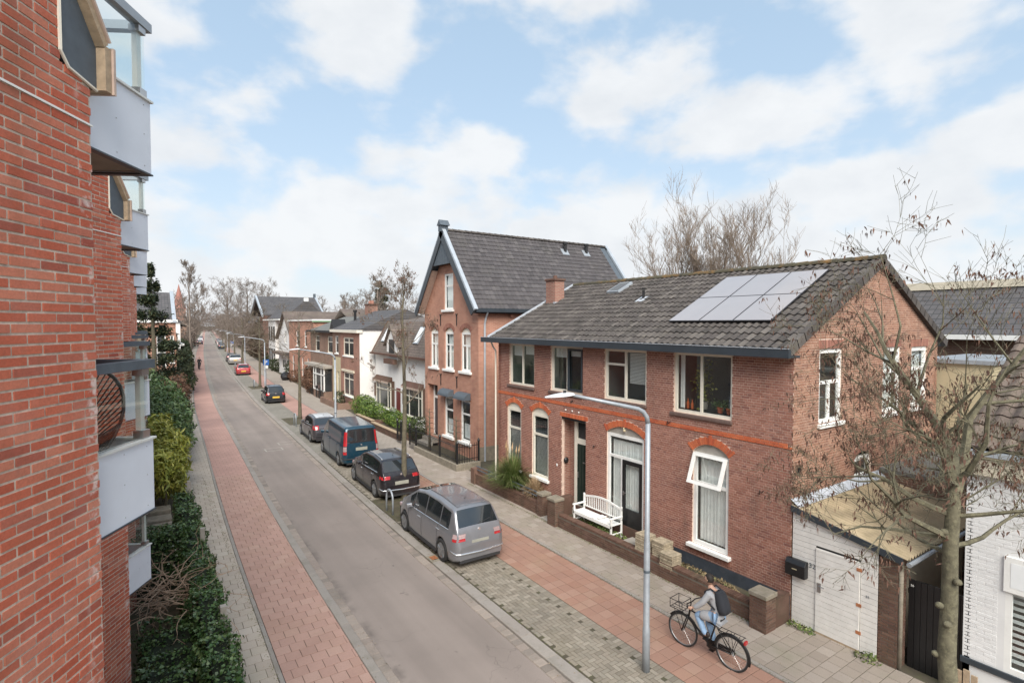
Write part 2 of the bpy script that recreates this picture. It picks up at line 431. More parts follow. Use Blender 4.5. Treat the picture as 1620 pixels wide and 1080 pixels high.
def weather(name, dark=(0.12, 0.075, 0.06), amt=.45):
    m = MATS[name]; t = m.node_tree; p = [n for n in t.nodes if n.type == 'BSDF_PRINCIPLED'][0]; l = p.inputs['Base Color'].links[0].from_socket
    v = pos(t); mp = N(t, 'ShaderNodeMapping'); mp.inputs['Scale'].default_value = (1, 1, .22); t.links.new(v, mp.inputs['Vector'])
    f = math_(t, 'MULTIPLY', math_(t, 'SUBTRACT', noise(t, mp.outputs[0], 2.6, 6, .65), .54), 6, True)
    lo = N(t, 'ShaderNodeSeparateXYZ'); t.links.new(v, lo.inputs[0])
    g = math_(t, 'MULTIPLY', math_(t, 'SUBTRACT', 1.3, lo.outputs[2]), .5, True)
    cc = mixc(t, math_(t, 'MULTIPLY', f, amt), l, dark); cc = mixc(t, math_(t, 'MULTIPLY', g, math_(t, 'MULTIPLY', noise(t, v, 3, 5), .6)), cc, (0.12, 0.10, 0.065))
    t.links.new(cc, p.inputs['Base Color'])
weather('brick_left', (0.22, 0.10, 0.06), .35)
mat_plain('mortar_left', (0.60, 0.50, 0.41), rough=0.95, var=0.2, scale=14, dirt=(0.12, 0.10, 0.07), dirt_amt=0.4, bmp=0.4, bscale=120)
mat_pieces('brick_house', [(0.27, 0.118, 0.086), (0.35, 0.165, 0.122), (0.305, 0.138, 0.10), (0.40, 0.20, 0.15), (0.235, 0.105, 0.084)], grain=0.25, gscale=50, stain=(0.14, 0.075, 0.065), stain_scale=0.7, stain_amt=0.22, stain2=(0.34, 0.20, 0.16), s2scale=0.45, s2amt=0.25)
mat_pieces('brick_gable', [(0.28, 0.145, 0.097), (0.38, 0.21, 0.145), (0.325, 0.175, 0.12), (0.43, 0.26, 0.185), (0.24, 0.125, 0.09)], grain=0.25, gscale=50, stain=(0.15, 0.09, 0.08), stain_scale=0.7, stain_amt=0.25)
mat_plain('mortar_house', (0.66, 0.50, 0.41), rough=0.95, var=0.15, scale=6, dirt=(0.2, 0.16, 0.13), dirt_amt=0.3)
weather('brick_house'); weather('brick_gable')
mat_pieces('brick_orange', [(0.50, 0.12, 0.05), (0.58, 0.17, 0.075), (0.42, 0.10, 0.05)], grain=0.2, gscale=50, stain=(0.3, 0.12, 0.08), stain_scale=1.5, stain_amt=0.3)
mat_pieces('brick_dark', [(0.10, 0.060, 0.045), (0.15, 0.085, 0.06), (0.125, 0.07, 0.055), (0.18, 0.11, 0.08)], grain=0.3, gscale=50, stain=(0.07, 0.075, 0.045), stain_scale=1.6, stain_amt=0.4, stain2=(0.25, 0.15, 0.12), s2scale=2.5, s2amt=0.3)
mat_plain('mortar_dark', (0.15, 0.13, 0.105), rough=0.95, var=0.2, scale=6, dirt=(0.08, 0.09, 0.05), dirt_amt=0.4)
mat_pieces('brick_yellow', [(0.42, 0.34, 0.22), (0.50, 0.41, 0.27), (0.36, 0.29, 0.19)], grain=0.25)
mat_brickwall('wall_tall', (0.38, 0.17, 0.115), (0.47, 0.23, 0.16), (0.50, 0.34, 0.26), msize=0.010, stain=(0.28, 0.13, 0.1))
mat_brickwall('wall_brick_far', (0.26, 0.11, 0.085), (0.34, 0.16, 0.12), (0.36, 0.28, 0.22))
mat_brickwall('wall_brown_far', (0.20, 0.115, 0.085), (0.26, 0.15, 0.11), (0.28, 0.23, 0.18))
mat_brickwall('wall_white_brick', (0.70, 0.70, 0.69), (0.78, 0.78, 0.77), (0.55, 0.55, 0.54), msize=0.006, stain=(0.60, 0.59, 0.56))
mat_plain('render_white', (0.74, 0.73, 0.71), var=0.06, scale=1.2, dirt=(0.5, 0.47, 0.42), dirt_amt=0.2, rough=0.85, bmp=0.15)
mat_plain('render_yellow', (0.50, 0.43, 0.28), var=0.08)
mat_plain('render_cream', (0.62, 0.56, 0.44), var=0.1, rough=0.85)
mat_plain('paint_white', (0.80, 0.80, 0.77), rough=0.45, var=0.04, scale=5, dirt=(0.55, 0.52, 0.46), dirt_amt=0.15)
mat_plain('paint_cream', (0.74, 0.70, 0.60), rough=0.45, var=0.05, scale=5, dirt=(0.5, 0.46, 0.38), dirt_amt=0.15)
mat_plain('paint_dark', (0.035, 0.045, 0.055), rough=0.4, var=0.15)
mat_plain('paint_green', (0.022, 0.035, 0.028), rough=0.35, var=0.15)
mat_plain('paint_black', (0.012, 0.012, 0.013), rough=0.4, var=0.2)
mat_plain('paint_slate', (0.085, 0.105, 0.125), rough=0.6, var=0.12, scale=8, dirt=(0.05, 0.06, 0.07), dirt_amt=0.3, bmp=0.1)
mat_plain('paint_grey', (0.30, 0.34, 0.38), rough=0.4, var=0.06)
mat_plain('panel_grey', (0.68, 0.72, 0.79), rough=0.42, var=0.05, scale=1.5, dirt=(0.54, 0.56, 0.60), dirt_amt=0.22, bmp=0.03, bscale=400)
mat_plain('alu_white', (0.62, 0.63, 0.60), rough=0.35, var=0.04)
mat_plain('timber_raw', (0.40, 0.30, 0.20), rough=0.8, var=0.2, scale=12, dirt=(0.24, 0.19, 0.14), dirt_amt=0.5, bmp=0.3)
mat_plain('timber_pink', (0.52, 0.40, 0.33), rough=0.8, var=0.12, scale=9)
mat_plain('ply_soffit', (0.26, 0.22, 0.18), rough=0.85, var=0.15, scale=5)
mat_plain('galv', (0.34, 0.37, 0.40), rough=0.5, var=0.12, scale=6, dirt=(0.22, 0.24, 0.27), dirt_amt=0.4, metal=0.35)
mat_plain('lamp_white', (0.66, 0.68, 0.70), rough=0.4, var=0.06)
mat_plain('zinc', (0.42, 0.46, 0.50), rough=0.5, var=0.1, scale=4, metal=0.3)
mat_plain('lead_flash', (0.50, 0.53, 0.57), rough=0.5, var=0.18, scale=8, dirt=(0.3, 0.32, 0.34), dirt_amt=0.4, metal=0.2)
mat_plain('steel', (0.45, 0.45, 0.45), rough=0.3, var=0.1, metal=0.9)
mat_plain('sill_stone', (0.13, 0.085, 0.07), rough=0.6, var=0.2, scale=10, dirt=(0.25, 0.2, 0.18), dirt_amt=0.3)
mat_plain('plinth_paint', (0.05, 0.06, 0.075), rough=0.55, var=0.2, scale=3, dirt=(0.15, 0.15, 0.15), dirt_amt=0.25)
mat_plain('concrete', (0.36, 0.33, 0.29), rough=0.9, var=0.15, scale=5, dirt=(0.2, 0.2, 0.14), dirt_amt=0.4, bmp=0.3)
mat_plain('concrete_old', (0.24, 0.21, 0.165), rough=0.95, var=0.2, scale=6, dirt=(0.12, 0.12, 0.06), dirt_amt=0.5, bmp=0.4)
mat_plain('curtain', (0.86, 0.86, 0.84), rough=0.9, var=0.08, scale=6)
mat_plain('blind', (0.78, 0.80, 0.80), rough=0.7, var=0.06)
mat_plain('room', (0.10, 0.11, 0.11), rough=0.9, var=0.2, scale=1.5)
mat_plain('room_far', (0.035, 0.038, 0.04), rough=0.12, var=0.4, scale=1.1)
mat_plain('rubber', (0.02, 0.02, 0.02), rough=0.8, var=0.2)
mat_plain('soil', (0.085, 0.070, 0.045), rough=1, var=0.3, scale=3, dirt=(0.06, 0.075, 0.03), dirt_amt=0.8, bmp=0.8, bscale=20)
mat_plain('fabric_dark', (0.022, 0.024, 0.03), rough=0.9, var=0.2)
mat_plain('bark', (0.115, 0.10, 0.068), rough=0.95, var=0.35, scale=8, dirt=(0.17, 0.155, 0.09), dirt_amt=0.5, bmp=0.6, bscale=60)
mat_plain('bark_near', (0.13, 0.118, 0.078), rough=0.95, var=0.35, scale=9, dirt=(0.30, 0.28, 0.17), dirt_amt=0.55, bmp=0.8, bscale=70)
mat_plain('twig', (0.13, 0.105, 0.075), rough=0.95, var=0.3, scale=5)
mat_plain('twig_pale', (0.22, 0.17, 0.13), rough=0.95, var=0.3, scale=1)
mat_plain('twig_far', (0.185, 0.15, 0.125), rough=0.95, var=0.25, scale=0.3)
mat_leaf('catkin', (0.11, 0.060, 0.042), (0.16, 0.088, 0.062), (0.08, 0.045, 0.034), rough=0.8)
mat_leaf('leaf_brown', (0.12, 0.06, 0.035), (0.17, 0.09, 0.055), (0.08, 0.05, 0.035), rough=0.8)
mat_leaf('ivy', (0.028, 0.062, 0.018), (0.058, 0.115, 0.032), (0.14, 0.20, 0.08), rough=0.32)
mat_leaf('shrub_green', (0.035, 0.07, 0.022), (0.08, 0.14, 0.045), (0.22, 0.29, 0.13), rough=0.45)
mat_leaf('bamboo', (0.14, 0.17, 0.025), (0.28, 0.29, 0.045), (0.42, 0.40, 0.10), rough=0.5)
mat_leaf('pine', (0.014, 0.026, 0.014), (0.032, 0.05, 0.022), (0.10, 0.095, 0.04), rough=0.6)
mat_leaf('box_green', (0.03, 0.07, 0.012), (0.09, 0.15, 0.025), (0.20, 0.26, 0.05), rough=0.5)
mat_leaf('brush_brown', (0.07, 0.045, 0.03), (0.11, 0.075, 0.05), (0.06, 0.055, 0.03), rough=0.9)
mat_leaf('dark_shrub', (0.018, 0.03, 0.012), (0.04, 0.055, 0.02), (0.075, 0.08, 0.035), rough=0.7)
mat_leaf('grass_green', (0.06, 0.10, 0.02), (0.12, 0.17, 0.04), (0.30, 0.30, 0.14), rough=0.6)
mat_leaf('grass_straw', (0.40, 0.29, 0.17), (0.50, 0.36, 0.22), (0.34, 0.22, 0.12), rough=0.8)
mat_leaf('moss', (0.07, 0.085, 0.02), (0.11, 0.12, 0.03), (0.13, 0.12, 0.05), rough=1)
G_ = mat_glass('glass_win', (0.95, 0.97, 0.965), 0.26)
mat_glass('glass_balcony', (0.95, 0.975, 0.965), 0.08)
mat_plain('glass_edge', (0.55, 0.62, 0.58), rough=0.2, var=0.05)
# roof tiles
mat_pieces('tile_grey', [(0.055, 0.049, 0.045), (0.09, 0.079, 0.073), (0.072, 0.063, 0.059), (0.13, 0.116, 0.105)], rough=0.8, grain=0.35, gscale=25, stain=(0.20, 0.18, 0.15), stain_scale=3.0, stain_amt=0.3, stain2=(0.06, 0.055, 0.05), s2scale=1.2, s2amt=0.25)
mat_pieces('tile_ridge', [(0.07, 0.065, 0.05), (0.10, 0.09, 0.06), (0.09, 0.08, 0.055)], rough=0.9, grain=0.3, gscale=20, stain=(0.42, 0.20, 0.04), stain_scale=2.6, stain_amt=0.45)
mat_pieces('tile_slate', [(0.062, 0.057, 0.059), (0.088, 0.080, 0.082), (0.075, 0.069, 0.071), (0.107, 0.098, 0.099)], rough=0.65, grain=0.15, gscale=20, stain=(0.10, 0.095, 0.08), stain_scale=1.2, stain_amt=0.25)
mat_rows('roof_far_dark', (0.078, 0.073, 0.076), (0.105, 0.098, 0.098), (0.04, 0.04, 0.04), 0.2, 0.25)
mat_rows('roof_far_x', (0.078, 0.073, 0.076), (0.105, 0.098, 0.098), (0.04, 0.04, 0.04), 0.2, 0.25, axis='x')
mat_rows('roof_far_brown', (0.13, 0.10, 0.085), (0.18, 0.14, 0.115), (0.06, 0.05, 0.045), 0.17, 0.25, stain=(0.14, 0.15, 0.08))
mat_plain('bitumen', (0.14, 0.14, 0.13), rough=0.9, var=0.15)
# ground
mat_pieces('pave_grey', [(0.29, 0.245, 0.205), (0.335, 0.285, 0.24), (0.31, 0.262, 0.222), (0.37, 0.32, 0.275)], grain=0.18, gscale=60, stain=(0.19, 0.19, 0.115), stain_scale=1.1, stain_amt=0.30, stain2=(0.20, 0.185, 0.165), s2scale=0.5, s2amt=0.2)
mat_pieces('pave_red', [(0.38, 0.24, 0.195), (0.43, 0.275, 0.225), (0.40, 0.255, 0.21), (0.45, 0.30, 0.245)], grain=0.16, gscale=50, stain=(0.36, 0.245, 0.165), stain_scale=0.7, stain_amt=0.28, stain2=(0.26, 0.16, 0.13), s2scale=1.1, s2amt=0.2)
mat_pieces('pave_red_right', [(0.30, 0.17, 0.125), (0.34, 0.20, 0.15), (0.31, 0.185, 0.14), (0.37, 0.235, 0.18)], grain=0.16, gscale=50, stain=(0.34, 0.25, 0.16), stain_scale=0.8, stain_amt=0.3, stain2=(0.27, 0.15, 0.12), s2scale=1.0, s2amt=0.25)
mat_pieces('brick_bay', [(0.20, 0.175, 0.14), (0.27, 0.235, 0.19), (0.235, 0.21, 0.17), (0.32, 0.285, 0.235)], grain=0.2, gscale=60, stain=(0.085, 0.085, 0.085), stain_scale=0.55, stain_amt=0.25, stain2=(0.20, 0.185, 0.12), s2scale=0.8, s2amt=0.2)
mat_pieces('kerbstone', [(0.27, 0.24, 0.215), (0.31, 0.28, 0.25), (0.29, 0.265, 0.24)], grain=0.18, gscale=40, stain=(0.15, 0.14, 0.105), stain_scale=2.0, stain_amt=0.35)
mat_pieces('gutter_brick', [(0.27, 0.225, 0.195), (0.33, 0.28, 0.24), (0.22, 0.19, 0.165)], grain=0.25, gscale=40, stain=(0.13, 0.115, 0.095), stain_scale=1.4, stain_amt=0.5)
mat_plain('joint', (0.075, 0.064, 0.045), rough=1, var=0.3, scale=2.5, dirt=(0.10, 0.115, 0.04), dirt_amt=0.5)
mat_plain('joint_red', (0.105, 0.072, 0.055), rough=1, var=0.2, scale=4, dirt=(0.15, 0.15, 0.07), dirt_amt=0.3)

def mat_asphalt():
    m, t, p = newmat('asphalt'); v = pos(t); s = N(t, 'ShaderNodeSeparateXYZ'); t.links.new(v, s.inputs[0])
    g = noise(t, v, 90, 4, 0.7); big = noise(t, v, 0.35, 5, 0.6)
    cc = ramp(t, big, [(0.3, (0.225, 0.190, 0.168)), (0.7, (0.28, 0.235, 0.208))])
    cc = mixc(t, 1.0, cc, ramp(t, g, [(0.3, (0.72,) * 3), (0.7, (1.25,) * 3)]), 'MULTIPLY')
    # long wheel-worn bands along the street
    c = N(t, 'ShaderNodeCombineXYZ'); t.links.new(s.outputs[0], c.inputs[0]); t.links.new(math_(t, 'MULTIPLY', s.outputs[1], 0.05), c.inputs[1])
    band = noise(t, c.outputs[0], 1.3, 3)
    cc = mixc(t, 1.0, cc, ramp(t, band, [(0.35, (0.90,) * 3), (0.65, (1.08,) * 3)]), 'MULTIPLY')
    gx = math_(t, 'SUBTRACT', 1.0, math_(t, 'MULTIPLY', math_(t, 'ABSOLUTE', math_(t, 'SUBTRACT', s.outputs[0], 3.98)), 5.5), True)
    gn = math_(t, 'MULTIPLY', math_(t, 'SUBTRACT', noise(t, v, 1.6, 6, .6), .40), 3.5, True)
    cc = mixc(t, math_(t, 'MULTIPLY', math_(t, 'MULTIPLY', gx, gn), .65), cc, (0.07, 0.06, 0.052))
    vo = N(t, 'ShaderNodeTexVoronoi', feature='DISTANCE_TO_EDGE'); vo.inputs['Scale'].default_value = 0.33
    wv = N(t, 'ShaderNodeVectorMath', operation='ADD'); t.links.new(v, wv.inputs[0]); nn_ = N(t, 'ShaderNodeTexNoise'); nn_.inputs['Scale'].default_value = 2.0; t.links.new(v, nn_.inputs['Vector']); t.links.new(nn_.outputs['Color'], wv.inputs[1]); t.links.new(wv.outputs[0], vo.inputs['Vector'])
    ck = math_(t, 'MULTIPLY', math_(t, 'SUBTRACT', 0.004, vo.outputs['Distance']), 250, True)
    cc = mixc(t, math_(t, 'MULTIPLY', math_(t, 'MULTIPLY', ck, math_(t, 'MULTIPLY', math_(t, 'SUBTRACT', noise(t, v, .5, 2), .5), 8, True)), .5), cc, (0.10, 0.085, 0.075))
    # patches and tar specks
    sp = noise(t, v, 7.0, 2, 0.5); cc = mixc(t, math_(t, 'MULTIPLY', math_(t, 'SUBTRACT', sp, 0.73), 16, True), cc, (0.10, 0.085, 0.075))
    t.links.new(cc, p.inputs['Base Color']); p.inputs['Roughness'].default_value = 0.85; p.inputs['Specular IOR Level'].default_value = 0.3
    bump(t, p, g, 0.35, 0.005)
mat_asphalt()
def mat_pave_far(name, c1, c2, mo, bw=0.3, bh=0.3, off=0.5):
    m, t, p = newmat(name); v = pos(t)
    b = N(t, 'ShaderNodeTexBrick'); t.links.new(v, b.inputs['Vector']); b.offset = off
    b.inputs['Scale'].default_value = 1; b.inputs['Brick Width'].default_value = bw; b.inputs['Row Height'].default_value = bh; b.inputs['Mortar Size'].default_value = 0.008
    b.inputs['Color1'].default_value = (*c1, 1); b.inputs['Color2'].default_value = (*c2, 1); b.inputs['Mortar'].default_value = (*mo, 1)
    cc = mixc(t, 1.0, b.outputs[0], ramp(t, noise(t, v, 0.6, 6, 0.6), [(0.3, (0.86,) * 3), (0.7, (1.1,) * 3)]), 'MULTIPLY')
    t.links.new(cc, p.inputs['Base Color']); p.inputs['Roughness'].default_value = 0.9
mat_pave_far('far_grey', (0.31, 0.27, 0.23), (0.34, 0.295, 0.255), (0.16, 0.15, 0.11))
mat_pave_far('far_red', (0.40, 0.24, 0.20), (0.43, 0.26, 0.215), (0.24, 0.16, 0.13))
mat_pave_far('far_bay', (0.21, 0.195, 0.165), (0.27, 0.25, 0.215), (0.13, 0.12, 0.09), 0.2, 0.1)
mat_plain('ground_far', (0.10, 0.095, 0.06), rough=1, var=0.3, scale=0.05)

# ================================================================= ground
DY = ([-30, 10, 18, 24, 34, 51, 82, 146, 336, 668, 1500], [0, 0, 0.08, 0.25, 0.6, 1.15, 3.0, 7.7, 23, 50, 118])
_ys = np.linspace(-30, 1500, 3061); _d = np.interp(_ys, *DY); _k = np.ones(17) / 17; _d2 = np.convolve(np.pad(_d, 8, 'edge'), _k, 'valid')
def D(y): return float(np.interp(y, _ys, _d2))
YS = [-12, -6, 0, 4, 8] + list(range(12, 60, 3)) + list(range(60, 150, 6)) + list(range(150, 700, 25))
def strip(name, x0, x1, z, mat, y0=-12, y1=700, side=0.0, edge=None, skirt=0.12):
    ys = sorted(set([y0, y1] + [y for y in YS if y0 < y < y1])); mb = MB(); vs = []; fs = []
    for y in ys:
        d = D(y); vs += [(x0 + d, y, z - skirt), (x0 + d, y, z), (x1 + d, y, z), (x1 + d, y, z - skirt)]
    for i in range(len(ys) - 1):
        for k in range(3): a = i * 4 + k; fs.append((a, a + 1, a + 5, a + 4))
    mb.add(vs, [f[::-1] for f in fs]); return mb
NEAR = 27
g = MB(); g.quad((-900, -60, -0.06), (1300, -60, -0.06), (1300, 1600, -0.06), (-900, 1600, -0.06)); tag(g.build('ground', 'ground_far'), kind='structure')
ga = MB(); ga.quad((-14, -10, -0.02), (2.0, -10, -0.02), (3.0, 60, -0.02), (-14, 60, -0.02)); tag(ga.build('garden_ground', 'soil'), kind='structure')
road = tag(strip('road', 3.7, 6.5, 0.0, 'asphalt').build('road', 'asphalt'), kind='structure')
def sheets(name, x0, x1, z, nearmat, farmat, skirt=0.12):
    o = tag(strip(name, x0, x1, z, None, -12, NEAR, skirt=skirt).build(name, nearmat), kind='structure')
    tag(strip(name, x0, x1, z + 0.0085, None, NEAR - 0.35, 700, skirt=skirt).build(name, farmat), kind='structure'); return o
mat_pave_far('far_grey_left_lit', (0.41, 0.35, 0.295), (0.44, 0.375, 0.315), (0.22, 0.20, 0.15))  # far left sheet, lightened like the near tiles to offset the hedge shade
pav_l = sheets('left_pavement', 0.9, 1.95, 0.06, 'joint', 'far_grey_left_lit')
cyc = sheets('cycle_path', 2.05, 3.45, 0.06, 'joint_red', 'far_red')
bay = sheets('parking_bay', 6.86, 8.3, 0.05, 'joint', 'far_bay')
redr = sheets('right_cycle_path', 8.3, 9.85, 0.054, 'joint_red', 'far_red')
pav_r = sheets('right_pavement', 9.97, 12.0, 0.07, 'joint', 'far_grey')
fore = tag(strip('x', 11.9, 14.6, 0.045, None, 3.5, 130).build('forecourt', 'joint'), kind='structure')

# tiles as single pieces near the camera
def tile_field(parent, name, mat, x0, x1, y0, y1, z, tw, tl, off, limit=300, gap=0.011, h=0.03, seed=1):
    r = random.Random(seed)
    mb = MB().box(-tw / 2 + gap / 2, tw / 2 - gap / 2, -tl / 2 + gap / 2, tl / 2 - gap / 2, -h, 0); mb.f = mb.f[1:]
    # chamfer the top edge a little
    c = 0.006; v = mb.v; top = [(p[0] - math.copysign(c, p[0]), p[1] - math.copysign(c, p[1]), 0) for p in v[4:]]
    mb.v = [(p[0], p[1], -h) for p in v[:4]] + [(p[0], p[1], -0.003) for p in v[4:]] + top
    mb.f = [(8, 9, 10, 11)] + [(4 + i, 4 + (i + 1) % 4, 8 + (i + 1) % 4, 8 + i) for i in range(4)] + [(i, (i + 1) % 4, 4 + (i + 1) % 4, 4 + i) for i in range(4)]
    me = piece_mesh(name, mb, mat); items = []; cut = {}
    j = 0; y = y0 + tl / 2
    while y < y1:
        x = x0 - (tw * off if j % 2 else 0)
        while x < x1 - 0.02:
            a, b = max(x, x0), min(x + tw, x1)
            if b - a > 0.03:
                M_ = Matrix.Translation(((a + b) / 2 + D(y), y, z + r.gauss(0, 0.0012))) @ Matrix.Rotation(-math.atan(D(y + .5) - D(y - .5)) + r.gauss(0, 0.003), 4, 'Z') @ Matrix.Rotation(r.gauss(0, 0.003), 4, 'X')
                if b - a < tw - 1e-3: M_ = M_ @ Matrix.Diagonal(((b - a) / tw, 1, 1, 1))
                items.append(M_)
            x += tw
        y += tl; j += 1
    place_pieces(items, me, name, parent, limit)
mat_pieces('pave_grey_left_lit', [(0.40, 0.34, 0.285), (0.45, 0.385, 0.325), (0.42, 0.36, 0.30), (0.49, 0.43, 0.37)], grain=0.18, gscale=60, stain=(0.29, 0.28, 0.18), stain_scale=1.1, stain_amt=0.30, stain2=(0.30, 0.26, 0.22), s2scale=0.5, s2amt=0.2)  # same grey tile as the right, colour lightened to offset shade by the hedge
tile_field(pav_l, 'paving_tile', 'pave_grey_left_lit', 0.9, 1.95, 8, NEAR, 0.069, 0.3, 0.3, 0.5, seed=2)
tile_field(cyc, 'red_tile', 'pave_red', 2.05, 3.45, 8, NEAR, 0.069, 0.3, 0.3, 0.5, seed=3)
tile_field(redr, 'red_tile', 'pave_red_right', 8.3, 9.85, 2, NEAR, 0.062, 0.31, 0.3, 0.0, seed=4)
tile_field(pav_r, 'paving_tile', 'pave_grey', 9.97, 12.0, 2, NEAR, 0.079, 0.3, 0.3, 0.5, seed=5)
# herringbone bay bricks
hb = MB().box(-0.095, 0.095, -0.0445, 0.0445, -0.03, 0); hb.f = hb.f[1:]
c = 0.005; top = [(p[0] - math.copysign(c, p[0]), p[1] - math.copysign(c, p[1]), 0) for p in hb.v[4:]]
hb.v = hb.v[:4] + [(p[0], p[1], -0.004) for p in hb.v[4:]] + top
hb.f = [(8, 9, 10, 11)] + [(4 + i, 4 + (i + 1) % 4, 8 + (i + 1) % 4, 8 + i) for i in range(4)] + [(i, (i + 1) % 4, 4 + (i + 1) % 4, 4 + i) for i in range(4)]
me = piece_mesh('bay_brick', hb, 'brick_bay'); items = []
a = 0.1; x0b, x1b = 6.98, 8.08
for i in range(-140, 160):
    for j in range(-140, 160):
        if (i + j) % 4 == 0: cx, cy, rot = (i + 1) * a, (j + .5) * a, 0
        elif (i + j) % 4 == 2: cx, cy, rot = (i + .5) * a, (j + 1) * a, 90
        else: continue
        if (i + j) % 4 == 0 and False: continue
        # classic herringbone lattice
        X = cx; Y = cy
        x, y = 7.5 + X, 14 + Y
        if 6.90 < x < 8.07 and 2 < y < NEAR:
            items.append(Matrix.Translation((x + D(y), y, 0.058 + rnd.gauss(0, 0.0012))) @ Matrix.Rotation(R(rot) + rnd.gauss(0, 0.012), 4, 'Z'))
soldier = []
for k in range(int((NEAR - 2) / 0.1)):
    y = 2.05 + k * 0.1
    for xx in (8.195,):
        soldier.append(Matrix.Translation((xx + D(y), y, 0.0605 + rnd.gauss(0, 0.001))) @ Matrix.Rotation(rnd.gauss(0, 0.01), 4, 'Z'))
place_pieces(items + [m for m in soldier if m.to_translation().x > 7.5], me, 'bay_brick', bay, 300)
# kerb stones
def kerb(name, x0, x1, z, ys0, ys1, step, mat, limit=300, gap=0.008, label=None):
    base = tag(strip(name, x0, x1, z - 0.02, None, -12, 700, skirt=0.1).build(name, 'kerb_base'), kind='structure')
    mb = MB().box((x0 - x1) / 2, (x1 - x0) / 2, -step / 2 + gap / 2, step / 2 - gap / 2, -0.1, 0)
    w_ = (x1 - x0) / 2; c_ = min(0.012, w_ * .2)
    mb.v = [(p[0], p[1], -0.08) for p in mb.v[:4]] + [(p[0], p[1], -0.012) for p in mb.v[4:]] + [(p[0] - math.copysign(c_, p[0]), p[1] - math.copysign(0.006, p[1]), 0) for p in mb.v[4:8]]
    mb.f = [(8, 9, 10, 11)] + [(4 + i, 4 + (i + 1) % 4, 8 + (i + 1) % 4, 8 + i) for i in range(4)] + [(i, (i + 1) % 4, 4 + (i + 1) % 4, 4 + i) for i in range(4)]
    me = piece_mesh(name + '_stone', mb, mat); it = []
    y = ys0
    while y < ys1:
        yy = y + step / 2
        it.append(Matrix.Translation(((x0 + x1) / 2 + D(yy) + rnd.gauss(0, .003), yy, z + rnd.gauss(0, .0015))) @ Matrix.Rotation(-math.atan(D(yy + .5) - D(yy - .5)), 4, 'Z')); y += step
    place_pieces(it, me, 'kerb_stone', base, limit)
mat_plain('kerb_base', (0.27, 0.245, 0.215), rough=0.95, var=0.15, scale=2, dirt=(0.14, 0.13, 0.09), dirt_amt=0.4)
kerb('kerb_edging', 1.955, 2.045, 0.072, 8, 70, 1.0, 'kerbstone')
kerb('left_kerb', 3.46, 3.66, 0.075, 8, 90, 1.0, 'kerbstone')
kerb('left_gutter', 3.67, 3.88, 0.022, 8, 60, 0.22, 'gutter_brick', 120)
kerb('right_gutter', 6.33, 6.56, 0.022, 4, 60, 0.21, 'gutter_brick', 160)
kerb('right_kerb', 6.57, 6.86, 0.062, 4, 90, 0.9, 'kerbstone')
kerb('pavement_edging', 9.86, 9.96, 0.085, 2, 90, 1.0, 'kerbstone')
